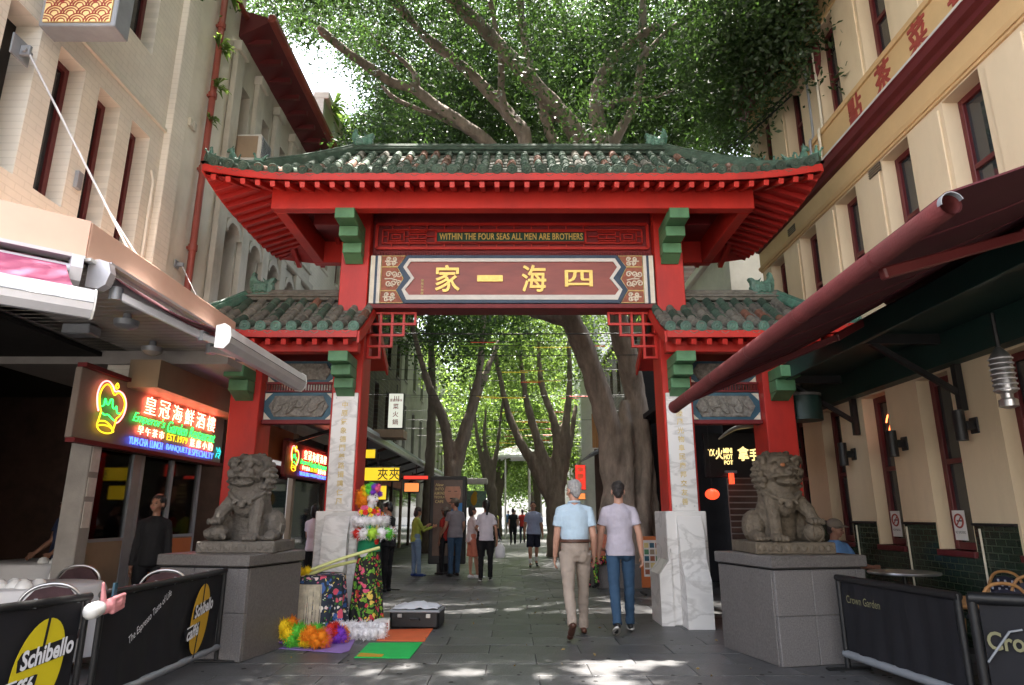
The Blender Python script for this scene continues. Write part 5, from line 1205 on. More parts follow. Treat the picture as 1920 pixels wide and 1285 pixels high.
wc = woven_chair('woven bistro chair behind the brown table, blue and white weave', 4.05, 5.55, R(180)); dup(wc, (4.75, 6.3, 0), R(150), 'woven bistro chair against the tiled wall near the right edge'); dup(wc, (3.3, 9.55, 0), R(150), 'woven bistro chair between the right marble base and the lion'); dup(wc, (4.7, 6.95, 0), R(100), 'woven bistro chair in the dark behind the round table')
# ---- patio heater on the wall
ht = thing('patio_heater', 'ribbed silver patio heater hung high on the wall at the right edge', 'heater', (4.7, 6.20, 2.42))
m = MB(); m.lathe([(.03, 0), (.08, .02), (.08, .08), (.05, .1), (.05, .14), (.09, .16), (.09, .5), (.06, .55), (.02, .6)], 16, Matrix.Translation((4.70, 6.20, 2.42))); part('heater_body', m, 'steel', ht, 40)
for k in range(7): m = MB(); m.tube([(4.70+.098*math.cos(a*PI/8), 6.20+.098*math.sin(a*PI/8), 2.6+k*.05) for a in range(16)], .008, 5, closed=True); part('heater_rib', m, 'alu', ht)
m = MB(); m.tube([(4.70, 6.20, 3.0), (4.70, 6.20, 3.36)], .02, 6); part('hanger', m, 'black', ht)
# ---- the shop seen through the right side bay
hs2 = thing('hotpot_shop', 'dark hot pot shop front with gold sign seen through the right side bay', 'shopfront', (4.3, 13, 0))
m = MB(); m.bx(2.9, 8, 15.5, 15.7, 0, 5); part('back_wall', m, 'black_soft', hs2)
m = MB(); m.bx(4.9, 5.05, 13, 15.4, 0, 4); part('side_wall', m, 'black_soft', hs2)
m = MB(); m.bx(2.9, 5.1, 12.98, 15.4, 3.5, 3.6); part('ceiling', m, 'black_soft', hs2)
m = MB(); m.bx(3.75, 5.1, 13.0, 13.1, 2.15, 3.0, .01); fas = part('fascia_board', m, 'black', hs2)
glow('sign_gold', (.9, .66, .25), .28); glow('sign_orange', (1., .18, .05), .9)
for txt, x, w, h, z in (('YX', 3.88, .13, .13, 2.62), ('火', 4.03, .15, .22, 2.60), ('MINI', 4.20, .17, .10, 2.66), ('HOT', 4.20, .17, .10, 2.54), ('POT', 4.20, .17, .08, 2.43), ('拿', 4.50, .22, .28, 2.60), ('手', 4.70, .16, .24, 2.58)):
    q_ = MB(); text(q_, txt, .2, face_m((x, 12.99, z), (1, 0, 0)), width=w, height=h, ext=.006, off=.004); part('shop_character', q_, 'sign_gold', fas)
sh = MB(); sh.bx(4.2, 5.1, 13.15, 13.2, 0, 2.15); shut = part('roller_shutter', sh, 'concrete', hs2, label='brown grey roller shutter')
for k in range(18): m = MB(); m.bx(4.2, 5.1, 13.135, 13.15, .08+k*.115, .17+k*.115, .006); part('shutter_slat', m, 'dark_wall', shut)
lan = thing('paper_lantern', 'small glowing red lantern hanging in the dark shop', 'lantern', (3.75, 12.6, 1.75), group=None)
glow('lantern_red', (1., .06, .02), .35); m = MB(); m.ball((3.72, 12.6, 1.82), (.13, .13, .10), 16, 10); part('lantern_shade', m, 'lantern_red', lan, 60); m = MB(); m.tube([(3.72, 12.6, 1.92), (3.72, 12.6, 3.4)], .008, 5); part('lantern_cord', m, 'black', lan)
lb_ = thing('warning_lamp', 'bright red tube lamp below the gold shop sign', 'lamp', (4.25, 12.9, 2.1)); m = MB(); m.tube([(4.2, 12.9, 2.02), (4.2, 12.9, 2.22)], .05, 10); part('lamp_tube', m, 'lantern_red', lb_, 40); m = MB(); m.bx(4.1, 4.3, 12.85, 12.98, 2.22, 2.27); part('lamp_mount', m, 'grey_metal', lb_)
dc = thing('neon_dish', 'curved silver spoon shaped lamp above the gold shop sign', 'lamp', (4.3, 12.7, 3.0)); m = MB(); m.tube(cat_rom([(3.95, 12.7, 2.85), (4.3, 12.7, 3.06), (4.8, 12.7, 3.10)], 6), [.012+.03*math.sin(PI*k/12) for k in range(13)], 8); part('lamp_arc', m, 'steel', dc, 40)
# glowing orange window with neon and the blue white drum of a sign under the canopy
wn = thing('window_neon', 'small orange neon figure glowing in the second narrow window', 'neon sign', (XR+.15, 9.5, 2.7)); m = MB(); m.tube(cat_rom([(XR+.13, 9.40, 2.72), (XR+.13, 9.33, 2.82), (XR+.13, 9.26, 2.74), (XR+.13, 9.33, 2.64), (XR+.13, 9.36, 2.55), (XR+.13, 9.30, 2.5)], 4), .010, 6); part('neon_tube', m, 'sign_orange', wn)
drum = thing('drum_sign', 'dark green drum shaped sign with grey top edge under the right canopy', 'sign', (4.3, 9.9, 3.0)); m = MB(); m.tube([(4.42, 9.95, 2.82), (4.42, 9.95, 3.18)], .26, 24); part('drum_body', m, 'green_beam', drum, 40); m = MB(); m.tube([(4.42, 9.95, 3.181), (4.42, 9.95, 3.22)], .265, 24); part('drum_rim', m, 'granite', drum, 40)
m = MB(); m.tube([(4.42, 9.95, 3.22), (4.42, 9.95, 3.5)], .02, 6); part('drum_hanger', m, 'black', drum)
# later buildings on the right
side_block('low_tiled_building', 'low cream building with a tiled edge behind the right of the gate', -1, XR+.3, 15.7, 22, 8.2, 'cream_render', 'maroon', [(4.6, 6.4)], 1.8, .8)
side_block('dark_street_building', 'dark brick building beyond the big fig trunks', -1, XR+.2, 22, 38, 10, 'old_brick', 'black', [(4.6, 6.4), (7.4, 9)], 2.4, 1.0)
side_block('pale_tower', 'tall pale concrete building with glass strips far down the right side', -1, XR-.4, 38, 70, 26, 'concrete_pale', 'grey_metal', [(3, 24)], 3.2, 1.2, 'grey_metal')

side = thing('bounce_building', 'unseen pale building behind the viewer, added to bounce sunlight at the gate', 'building', (0, -32, 0))
m = MB(); m.bx(-30, 30, -40, -32, 0, 16); part('front_wall', m, 'concrete_pale', side)  # out of view, added to throw sunlight back onto the gate front
# ================================================================ stone lions on granite pedestals
def pedestal(label, x, y, rz):
    t = thing('granite_pedestal', label, 'pedestal', (x, y, 0), rz, group='lion pedestals')
    h = .53
    def blk(name, x0, x1, y0, y1, z0, z1, mt, ch=.006): m = MB(); m.bx(x0, x1, y0, y1, z0, z1, ch); return part(name, m, mt, t, local=True)
    blk('core', -h+.03, h-.03, -h+.03, h-.03, 0, .90, 'black_soft')
    for z0, z1 in ((0, .46), (.463, .90)):
        blk('granite_block', -h, -.1, -h-.012, -h+.029, z0, z1, 'granite_side'); blk('granite_block', -.097, h-.10, -h-.012, -h+.029, z0, z1, 'granite_side'); blk('granite_block', h-.097, h+.012, -h-.014, -h+.029, z0, z1, 'granite_side')
    for s in (-1, 1): blk('granite_slab', s*(h-.029), s*(h+.012), -h+.03, h, 0, .90, 'granite')
    blk('granite_slab', -h, h, h-.029, h+.012, 0, .899, 'granite')
    m = MB(); k = h+.032; m.loft([((0, 0, .915), .1, .1)], 4) if False else None
    prof = [(.915, k-.03), (.93, k), (1.03, k), (1.04, k-.01)]
    vs = [(sx*r, sy*r, z) for z, r in prof for sx, sy in ((-1, -1), (1, -1), (1, 1), (-1, 1))]
    m.add(vs, [(i*4+j, i*4+(j+1) % 4, (i+1)*4+(j+1) % 4, (i+1)*4+j) for i in range(3) for j in range(4)]+[(3, 2, 1, 0), (12, 13, 14, 15)]); part('cap_slab', m, 'granite', t, local=True)
    blk('shadow_gap', -h+.01, h-.01, -h+.01, h-.01, .90, .915, 'black_soft')
    return t
def lion(label, x, y, z, rz, mir, matn):
    """seated guardian lion facing -y; mir = +1: raised paw at +x"""
    t = thing('guardian_lion', label, 'statue', (x, y, z), rz, group='guardian lions by the gate')
    m = MB(); m.bx(-.43, .43, -.40, .40, 0, .125, .012)
    for k in range(9): m.ball((-.36+k*.09, -.402, .062), (.036, .012, .036), 8, 6)
    pl = part('plinth', m, matn, t, local=True)
    b = MB(); s = mir
    b.loft([((0, .16, .12), .27, .24), ((0, .15, .26), .28, .25), ((0, .07, .42), .235, .22), ((0, -.02, .56), .22, .20), ((0, -.07, .68), .215, .195), ((0, -.08, .80), .17, .16)], 20)
    b.ball((0, -.17, .56), (.17, .12, .18))                                          # chest
    for q in (-1, 1):                                                                # haunches and hind paws
        b.ball((q*.25, .12, .28), (.12, .21, .19)); b.caps((q*.29, -.02, .18), (q*.30, -.18, .165), .075, .07)
        for k in range(4): b.ball((q*.30+(k-1.5)*.036, -.255, .155), (.022, .05, .032))
        b.ball((q*.31, -.17, .17), (.075, .10, .05)); b.tube([(q*.36+.0*k, .05+.05*math.cos(k*.7), .24+.06*math.sin(k*.7)) for k in range(9)], .016, 6)
    b.caps((-s*.13, -.17, .58), (-s*.14, -.25, .34), .085, .07); b.caps((-s*.14, -.25, .34), (-s*.14, -.26, .17), .07, .065)   # straight leg
    b.ball((-s*.14, -.30, .165), (.085, .10, .05))
    for k in range(4): b.ball((-s*.14+(k-1.5)*.04, -.385, .155), (.022, .045, .035))
    b.caps((s*.15, -.17, .58), (s*.24, -.27, .44), .085, .07); b.caps((s*.24, -.27, .44), (s*.25, -.33, .36), .065, .06)       # raised leg
    b.ball((s*.25, -.34, .345), (.085, .09, .045))
    for k in range(4): b.ball((s*.25+(k-1.5)*.04, -.42, .34), (.021, .04, .035))
    b.ball((0, .30, .35), (.07, .06, .22)); b.ball((0, .33, .5), (.09, .05, .12))                                               # tail
    # head, turned to the street
    hd = MB(); hd.ball((0, -.09, .91), (.205, .19, .19)); hd.ball((0, -.24, .875), (.155, .10, .060)); hd.ball((0, -.215, .765), (.125, .095, .045)); hd.ball((0, -.345, .905), (.062, .04, .042))
    hd.ball((0, -.20, .815), (.12, .07, .05)); hd.ball((0, -.285, .785), (.07, .03, .014))
    for q in (-1, 1):
        hd.ball((q*.088, -.275, .965), (.048, .035, .036)); hd.tube(cat_rom([(q*.02, -.30, .99), (q*.08, -.305, 1.03), (q*.15, -.26, 1.01), (q*.185, -.2, .975)], 3), .029, 6); hd.ball((q*.11, -.29, .875), (.052, .045, .045))
        hd.ball((q*.205, -.10, .99), (.04, .05, .075)); hd.tube(cat_rom([(q*.01, -.345, .845), (q*.07, -.335, .835), (q*.13, -.29, .835), (q*.165, -.22, .82)], 3), .019, 6); hd.ball((q*.03, -.385, .895), (.024, .02, .018)); hd.tube(cat_rom([(q*.02, -.30, .75), (q*.08, -.285, .755), (q*.125, -.23, .775)], 3), .016, 6)
        for k in range(3): hd.ball((q*(.03+.035*k), -.30+.012*k, .822), (.012, .012, .018), 8, 5)
        hd.tube([(q*(.155+.03*math.cos(k*.8)*(1-k/10)), -.20, .80+.03*math.sin(k*.8)*(1-k/10)) for k in range(9)], .013, 6)
    rows = [(.12, 1.085, 8, -.05), (.175, 1.045, 11, -.04), (.215, .985, 13, -.02), (.235, .92, 14, -.02), (.245, .855, 14, -.02), (.24, .79, 14, -.03), (.225, .725, 12, -.04), (.205, .66, 11, -.05)]
    for ri, (rr, zz, n, yo) in enumerate(rows):                                        # curls of the mane
        for k in range(n):
            a = R(-28)+R(236)*(k+.5*(ri % 2))/(n-.5); cx_, cy_ = rr*math.cos(a), yo+.08+rr*.95*math.sin(a)-.05; hd.ball((cx_, cy_, zz), .036, 10, 6); hd.ball((cx_*1.14, cy_*1.10, zz-.004), .016, 8, 5)
    hd.ball((0, .0, 1.06), (.11, .12, .05))
    T = Matrix.Translation((0, -.06, 0)) @ Matrix.Rotation(R(s*8), 4, 'Z'); b.add(hd.v, hd.f, T)
    b.tube(cat_rom([(-.2, -.2, .66), (-.1, -.30, .585), (0, -.325, .56), (.1, -.30, .585), (.2, -.2, .66)], 4), .024, 6)         # collar
    b.ball((0, -.34, .52), .045)
    for q in (-1, 1): b.ball((q*.09, -.325, .54), .026)
    if s < 0:                                                                        # cub under the paw
        b.ball((s*.25, -.28, .22), (.12, .12, .09)); b.ball((s*.33, -.33, .21), (.06, .06, .055)); b.caps((s*.2, -.33, .22), (s*.15, -.37, .17), .035, .03); b.caps((s*.3, -.25, .25), (s*.29, -.31, .30), .035, .03)
    blob_part('body', b, matn, t, .0095, 1, .006, 22, seed=3 if s > 0 else 5)
    if s > 0:
        m = MB(); m.ball((s*.25, -.32, .225), (.105, .105, .10), 20, 14); bl_ = part('ball', m, matn, t, 60, local=True)
        for k in range(3): m = MB(); m.tube([(s*.25+.108*math.cos(a*PI/10)*math.cos(k*1.05), -.32+.108*math.cos(a*PI/10)*math.sin(k*1.05), .225+.103*math.sin(a*PI/10)) for a in range(20)], .009, 5, closed=True); part('ribbon', m, matn, bl_, 60, local=True)
    if s > 0:
        m = MB(); T2 = Matrix.Translation((0, -.06, 0)) @ Matrix.Rotation(R(s*8), 4, 'Z'); m.ball((-.085, -.305, .945), (.03, .015, .02), 12, 8, T2); part('eye', m, 'eye_rust', t, 60, local=True, label='worn orange painted eye')
    return t
mat('eye_rust', (.42, .16, .07), .6)
PLX, PLY = -3.17, 7.95
pedestal('grey granite pedestal under the lion with a cub on the left', PLX, PLY, R(-13)); lion('weathered grey stone lion with raised paw on a cub, left of the gate', PLX+.10, PLY+.08, 1.04, R(2), -1, 'old_stone')
PRX, PRY = 3.05, 7.72
pedestal('brown grey granite pedestal under the lion with a ball on the right', PRX, PRY, R(13)); lion('brown stone lion with its paw on a ball, right of the gate', PRX-.02, PRY+.06, 1.04, R(0), 1, 'old_stone_warm')
mat('gum', (.030, .029, .028), .8, .3, 20.); mat('litter', (.22, .15, .05), .8, .4, 30.)
# ================================================================ fig trees along the street
LEAFN = np.random.default_rng(11)
def leaf_mesh(name, centres, L, Wd, matn, droop=.5):
    n = len(centres); rg = LEAFN
    d = rg.normal(size=(n, 3)); d[:, 2] = d[:, 2]*.6-droop; d /= np.linalg.norm(d, axis=1)[:, None]
    r = rg.normal(size=(n, 3)); r[:, 2] *= .55; s = np.cross(d, r); s /= np.linalg.norm(s, axis=1)[:, None]+1e-9
    ll = (L*rg.uniform(.55, 1.35, n))[:, None]; ww = (Wd*rg.uniform(.75, 1.2, n))[:, None]
    nrm = np.cross(d, s); c = np.asarray(centres)
    v = np.stack([c, c+d*ll*.5+s*ww+nrm*ww*.25, c+d*ll, c+d*ll*.5-s*ww+nrm*ww*.25], axis=1).reshape(-1, 3).astype(np.float32)
    me = bpy.data.meshes.new(name); me.vertices.add(4*n); me.vertices.foreach_set('co', v.ravel())
    me.loops.add(4*n); me.loops.foreach_set('vertex_index', np.arange(4*n, dtype=np.int32)); me.polygons.add(n)
    me.polygons.foreach_set('loop_start', np.arange(0, 4*n, 4, dtype=np.int32)); me.materials.append(MT[matn]); me.update(calc_edges=True); return me
def clump(centres, per, rad, flat=.7, sub=7):
    c = np.repeat(np.asarray(centres), sub, axis=0); q = LEAFN.normal(size=c.shape)*rad; q[:, 2] *= flat; c = np.repeat(c+q, max(1, per//sub), axis=0)
    q = LEAFN.normal(size=c.shape)*rad*.42; q[:, 2] *= .8; return c+q
def limbs(mb, lst, fl=.0, n=12):
    for pts, r0, r1 in lst:
        p = cat_rom(pts, 5); N = len(p); ph = random.uniform(0, 6); rs = [lerp(r0, r1, (i/(N-1))**.8)*(1+.10*noise.noise(p[i]*1.1)) for i in range(N)]
        md = (lambda i, th: 1+fl*(.5*math.sin(3*th+i*.12+ph)+.35*math.sin(5*th-i*.2+ph))) if fl else None
        mb.tube(p, rs, n, mod=md); mb.ball(p[0], rs[0], 10, 6); mb.ball(p[-1], rs[-1], 8, 5)
def fig_tree(label, base, lst, voxel, barkm, crown_me, fl=.16, extra=None, wob=.03, palel=None):
    t = thing('fig_tree', label, 'tree', base, group='fig trees along the street')
    m = MB(); limbs(m, lst, fl, 14); blob_part('trunk', m, barkm, t, voxel, 2, wob, 2.2, local=False, seed=int(base[1]))
    if extra:
        for e in extra: m = MB(); limbs(m, [e], .05, 8); part('branch', m, palel or barkm, t, 60)
    if crown_me is not None:
        o = link('crown', crown_me, t); crown_me.transform(WM[t].inverted())
    return t
P3 = lambda px, py, d: tuple(P(px, py, d))
def inpoly(x, y, pl):
    c = False; j = len(pl)-1
    for i in range(len(pl)):
        if (pl[i][1] > y) != (pl[j][1] > y) and x < (pl[j][0]-pl[i][0])*(y-pl[i][1])/(pl[j][1]-pl[i][1])+pl[i][0]: c = not c
        j = i
    return c
def proj(p):
    y = p[1]; z = p[2]-EYE; c = y*_c+z*_s; u = -y*_s+z*_c
    return 960+FPX*p[0]/c, 642.5-FPX*u/c
GAP = [(500, 80), (520, 55), (585, 50), (615, 95), (690, 130), (715, 200), (690, 235), (640, 255), (600, 300), (520, 300)]
# openings cut in the leaves along the sun's rays, to shape chosen sun patches
SPOTS = [(G(1115, 1258), .20), (G(1165, 1246), .34), (G(1215, 1238), .34), (G(1150, 1284), .26), (G(1020, 1268), .12), (G(985, 1222), .12), (G(870, 1262), .18), (G(760, 1250), .13), (V((-3.62, 7.35, .9)), .35), (V((-4.85, 8.0, .9)), .35), (V((-3.9, 5.9, .9)), .35), (G(560, 1212), .25), (G(600, 1225), .2), (V((-3.3, 8.6, 6.1)), .22), (G(680, 1195), .2), (G(1390, 1270), .12), (G(690, 1262), .12)]
def lit_gap(c, k=1.):
    for s_, r in SPOTS:
        w = V(c)-s_; t = w.dot(sd)
        if (w-sd*t).length < (r+.22)*k: return True
    return False
def canopy(N, rule):
    out = []
    while len(out) < N:
        c = rule()
        if c is not None: out.append(c)
    return out
rc = random.Random(21)
def rule_main():
    px, py, d = rc.uniform(440, 1520), rc.uniform(*PYR), rc.uniform(9.0, 23)
    p = P(px, py, d)
    if inpoly(px, py, GAP) or p.z > 17: return None
    if abs(p.x) > 4.5 and d < 16.5 and p.z < 11: return None
    if abs(p.x) > 7.5: return None
    if d < 12.6 and p.z < 8.3: return None
    if px < 640 and py > 60+max(0, 560-px)*-.5: return None
    if px > 1390 and py > 160 and d < 14: return None
    if d < 10.5 and (px < 560 or p.z < 8.9): return None
    if noise.noise(p*.45) < -.22: return None
    if py > -30 and d < 14.4 and px < 1330 and rc.random() > .045: return None      # the limbs show from below: leaves sit above and beyond them
    return p
PYR = (-30, 285); cl = canopy(2900, rule_main); 
def rule_over():                                       # the roof of leaves over the street, out of the picture's top edge
    p = V((rc.uniform(-6, 6.5), rc.uniform(2.5, 20), rc.uniform(9.5, 16)))
    if proj(p)[1] > -30 or (abs(p.x) > 4.5 and p.z < 11.5) or noise.noise(p*.45) < -.2: return None
    if inpoly(*proj(p), GAP): return None
    return p
cl += canopy(2500, rule_over)
# tufts that hang in front of the sand building, top right
for k in range(52):
    px, py = rc.gauss(1450, 46), rc.gauss(55, 46); cl.append(P(px, min(py, 138), rc.uniform(9.2, 10.2)))
pts = clump(cl, 112, .34)
_keep = np.ones(len(pts), bool)
for s_, r_ in SPOTS:
    w_ = pts-np.array(s_); t_ = w_@np.array(sd); q_ = w_-t_[:, None]*np.array(sd); an = np.arctan2(q_[:, 1], q_[:, 0])
    _keep &= ~((np.linalg.norm(q_, axis=1) < r_*(1+.3*np.sin(2*an+r_*40)+.2*np.sin(5*an)+.1)) & (t_ > 0))
pts = pts[_keep]
cr1 = leaf_mesh('crown', pts, .115, .026, 'leaf', .55)
B1 = (2.45, 14.9, 0)
lst = [([(2.35, 14.8, 0), P3(1165, 950, 14.7), P3(1150, 880, 14.6), P3(1140, 800, 14.5), P3(1112, 700, 14.3), P3(1085, 630, 14.1), P3(1055, 560, 13.9), P3(1030, 470, 13.8)], .34, .2),
       ([(2.75, 15.0, 0), P3(1195, 930, 14.9), P3(1197, 850, 14.9), P3(1190, 740, 14.8), P3(1168, 640, 14.6), P3(1150, 560, 14.4), P3(1138, 440, 14.2), P3(1130, 270, 14.0)], .34, .2),
       ([(2.9, 14.7, 0), P3(1208, 960, 14.4), P3(1212, 850, 14.6), P3(1200, 760, 14.7), P3(1185, 690, 14.7)], .17, .10),
       ([(2.55, 14.5, 0), P3(1178, 960, 14.3), P3(1176, 860, 14.5), P3(1170, 760, 14.6)], .2, .13),
       ([(3.1, 14.9, .3), P3(1222, 900, 14.7), P3(1213, 800, 14.8)], .13, .08),
       ([(2.1, 14.4, 0), P3(1140, 985, 14.4), P3(1150, 920, 14.6)], .17, .2), ([(2.9, 14.2, 0), P3(1205, 1000, 14.3), P3(1200, 920, 14.7)], .16, .2),
       ([P3(1060, 600, 14.0), P3(1010, 590, 14.4), P3(965, 570, 15.0)], .16, .08),
       ([P3(1030, 480, 13.8), P3(1060, 360, 13.6), P3(1085, 262, 13.4), P3(1040, 200, 13.2), P3(985, 140, 12.9), P3(925, 75, 12.6), P3(850, 0, 12.2), P3(770, -90, 11.8)], .28, .13),
       ([P3(1060, 340, 13.6), P3(1010, 180, 13.4), P3(985, 90, 13.4), P3(975, 0, 13.4)], .14, .08),
       ([P3(1030, 490, 13.8), P3(990, 370, 13.6), P3(985, 262, 13.5), P3(960, 222, 13.5), P3(905, 160, 13.2), P3(850, 110, 13), P3(790, 60, 12.8), P3(730, -10, 12.4)], .22, .09),
       ([P3(980, 380, 13.6), P3(920, 275, 13.3), P3(865, 232, 13.1), P3(815, 198, 13.0), P3(780, 170, 12.9), P3(735, 155, 12.8), P3(690, 125, 12.5), P3(640, 90, 12.2), P3(600, 55, 11.9)], .18, .08),
       ([P3(900, 262, 13.3), P3(840, 225, 13.3), P3(785, 205, 13.2), P3(740, 185, 13.1), P3(715, 160, 13)], .10, .05),
       ([P3(780, 170, 12.9), P3(778, 140, 12.9), P3(750, 110, 12.8), P3(715, 85, 12.6), P3(680, 45, 12.4)], .08, .035),
       ([P3(985, 262, 13.5), P3(945, 200, 13.2), P3(938, 110, 13), P3(925, 30, 12.9), P3(905, -60, 12.6)], .11, .06),
       ([P3(1130, 280, 14), P3(1118, 200, 13.9), P3(1130, 140, 13.8), P3(1170, 90, 13.5), P3(1230, 50, 13)], .24, .09),
       ([P3(1140, 300, 14), P3(1160, 250, 13.9), P3(1190, 195, 13.8), P3(1204, 110, 13.6), P3(1206, 0, 13.4), P3(1210, -100, 13)], .15, .08),
       ([P3(1203, 110, 13.6), P3(1240, 70, 13.3), P3(1290, 30, 13), P3(1340, -10, 12.6)], .09, .05),
       ([P3(1133, 200, 13.9), P3(1170, 186, 13.7), P3(1220, 184, 13.5), P3(1262, 168, 13.2), P3(1295, 138, 13)], .07, .03),
       ([P3(1148, 200, 14.1), P3(1160, 150, 14), P3(1166, 120, 14)], .06, .04)]
fig_tree('huge fig tree with twin fluted trunks rising right behind the gate', B1, lst, .045, 'bark', cr1, .13)
def crown_at(label_pts, n, cx, cy, cz, rx, ry, rz, per, rad, L, Wd, matn, zmin=4.5, hole=None):
    def rule():
        q = Vector((rc.uniform(-1, 1), rc.uniform(-1, 1), rc.uniform(-1, 1)))
        if q.length > 1 or q.length < .25: return None
        p = Vector((cx+q.x*rx, cy+q.y*ry, cz+q.z*rz))
        if p.z < zmin or abs(p.x) > 4.9: return None
        if noise.noise(p*.5) < -.16: return None
        if hole and hole(p): return None
        return p
    return leaf_mesh('crown', clump(canopy(n, rule), per, rad), L, Wd, matn, .5)
def fork_tree(label, x, y, r, tips, bark, crown, vox=.06, fz=2.2):
    lst = [([(x, y, 0), (x+.02, y, fz*.5), (x, y, fz)], r, r*.8)]
    for tp in tips:
        p = [(x, y, fz*.8)]+[P3(*q) for q in tp]; lst.append((p, r*.62, r*.2))
    return fig_tree(label, (x, y, 0), lst, vox, bark, crown, .12)
fork_tree('fig tree with a wide dark Y fork on the left side of the street', -1.95, 22, .36, [[(835, 800, 22), (805, 725, 21.8), (788, 670, 21.5), (770, 600, 21)], [(868, 815, 22), (885, 760, 22), (900, 690, 22), (905, 620, 22), (915, 520, 22)], [(890, 755, 22.4), (915, 690, 22.8), (935, 640, 23)]], 'bark', crown_at(0, 480, -2.2, 21.5, 11.0, 4.0, 5.5, 5.0, 95, .42, .15, .038, 'leaf', 6.0), .06, 3.0)
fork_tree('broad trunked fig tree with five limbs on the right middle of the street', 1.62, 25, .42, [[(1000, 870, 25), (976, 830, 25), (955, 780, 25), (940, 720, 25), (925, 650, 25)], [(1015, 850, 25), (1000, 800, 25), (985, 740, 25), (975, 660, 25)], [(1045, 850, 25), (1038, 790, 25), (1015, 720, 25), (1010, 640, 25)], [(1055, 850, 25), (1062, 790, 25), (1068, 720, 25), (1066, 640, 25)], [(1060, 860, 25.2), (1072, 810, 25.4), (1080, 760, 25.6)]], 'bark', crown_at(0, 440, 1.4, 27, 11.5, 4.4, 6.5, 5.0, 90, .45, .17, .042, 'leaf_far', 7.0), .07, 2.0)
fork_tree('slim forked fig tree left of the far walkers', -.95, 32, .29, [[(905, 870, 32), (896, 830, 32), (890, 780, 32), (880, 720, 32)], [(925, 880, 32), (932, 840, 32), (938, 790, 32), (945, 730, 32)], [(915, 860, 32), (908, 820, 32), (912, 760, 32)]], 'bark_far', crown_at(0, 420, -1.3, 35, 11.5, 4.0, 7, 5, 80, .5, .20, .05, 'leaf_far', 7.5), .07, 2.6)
ft = [(-1.0, 48, .35, 'far fig tree standing left of the white pavilion'), (1.9, 50, .38, 'far fig tree standing right of the white pavilion'), (-1.6, 66, .4, 'left one of the two last fig trees at the end of the street'), (2.0, 70, .4, 'right one of the two last fig trees at the end of the street')]
for x, y, r, lab in ft:
    lst = [([(x, y, 0), (x, y, 2.5), (x-.4, y, 5), (x-1.2, y, 8)], r, r*.4), ([(x, y, 2.2), (x+.7, y, 5), (x+1.4, y, 8)], r*.6, r*.3), ([(x, y, 2.5), (x+.1, y-.6, 6), (x, y-1, 9)], r*.5, r*.25)]
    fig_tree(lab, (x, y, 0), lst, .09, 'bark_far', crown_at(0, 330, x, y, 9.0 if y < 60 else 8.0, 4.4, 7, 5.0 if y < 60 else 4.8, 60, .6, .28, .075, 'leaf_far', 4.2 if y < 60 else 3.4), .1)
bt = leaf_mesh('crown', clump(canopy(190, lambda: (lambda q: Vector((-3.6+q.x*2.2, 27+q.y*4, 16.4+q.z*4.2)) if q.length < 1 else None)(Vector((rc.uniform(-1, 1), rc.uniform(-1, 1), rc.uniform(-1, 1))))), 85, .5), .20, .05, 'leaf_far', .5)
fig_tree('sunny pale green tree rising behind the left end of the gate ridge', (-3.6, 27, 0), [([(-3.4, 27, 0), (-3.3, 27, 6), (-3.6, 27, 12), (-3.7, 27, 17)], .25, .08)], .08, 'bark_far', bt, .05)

tl = leaf_mesh('distant_treeline', clump([Vector((rc.uniform(-9, 9), rc.uniform(92, 104), rc.uniform(4.2, 17))) for k in range(420)], 84, 1.1), .5, .15, 'leaf_far', .4)
o = link('distant_treeline', tl); o['kind'] = 'stuff'; o['label'] = 'mass of trees closing the far end of the street'
lt_ = leaf_mesh('leaf_litter', np.array([[random.uniform(-3, 4), random.uniform(6.4, 13), .008] for k in range(70)]), .05, .012, 'litter', .0); gum = MB()
for k in range(260):
    x_, y_, r_ = random.uniform(-4, 4.5), 6.2+random.random()**1.6*14, random.uniform(.012, .028); gum.lathe([(r_, 0), (r_*.7, .0025)], 7, Matrix.Translation((x_, y_, .0026)))
part('gum_spots', gum, 'gum', None); bpy.data.objects['gum_spots']['kind'] = 'stuff'; bpy.data.objects['gum_spots']['label'] = 'old chewing gum spots trodden into the paving'
o = link('leaf_litter', lt_); o['kind'] = 'stuff'; o['label'] = 'dry fallen leaves scattered on the paving'
# ================================================================ shops and furniture beyond the gate
sc_ = thing('shop_awning_roof', 'long grey awning roof over the shops on the left beyond the gate', 'awning', (-4.4, 22, 3.5))
m = MB(); m.prism([(-5.15, 3.75), (-3.6, 3.58), (-3.55, 3.42), (-3.62, 3.40), (-5.15, 3.6)], 11.9, 38, 'xz'); part('roof_sheet', m, 'grey_metal', sc_)
m = MB(); m.bx(-3.66, -3.52, 11.9, 38, 3.30, 3.46, .02); part('gutter', m, 'steel', sc_)
for k in range(10): m = MB(); m.bar((-5.15, 12.5+k*2.6, 3.0), (-3.7, 12.5+k*2.6, 3.44), .05, .08); part('strut', m, 'black', sc_)
shopL = thing('left_shop_row', 'dark row of shop fronts under the long awning beyond the gate', 'shopfront', (-5, 20, 0))
rs_ = random.Random(4)
for k in range(9):
    y = 13.2+k*2.6
    m = MB(); m.bx(-5.18, -5.1, y, y+2.3, 2.6, 3.3, .01); part('fascia_board', m, ['orange_panel', 'black', 'sign_red', 'tan_panel', 'black', 'sign_red'][k % 6], shopL)
    m = MB(); m.bx(-5.17, -5.12, y+.1, y+2.2, .1, 2.5); part('shop_glass', m, 'window_glass', shopL)
    m = MB(); m.bx(-5.18, -5.06, y-.18, y-.02, 0, 3.3, .01); part('pilaster', m, 'tan_panel' if k % 2 else 'dark_wall', shopL)
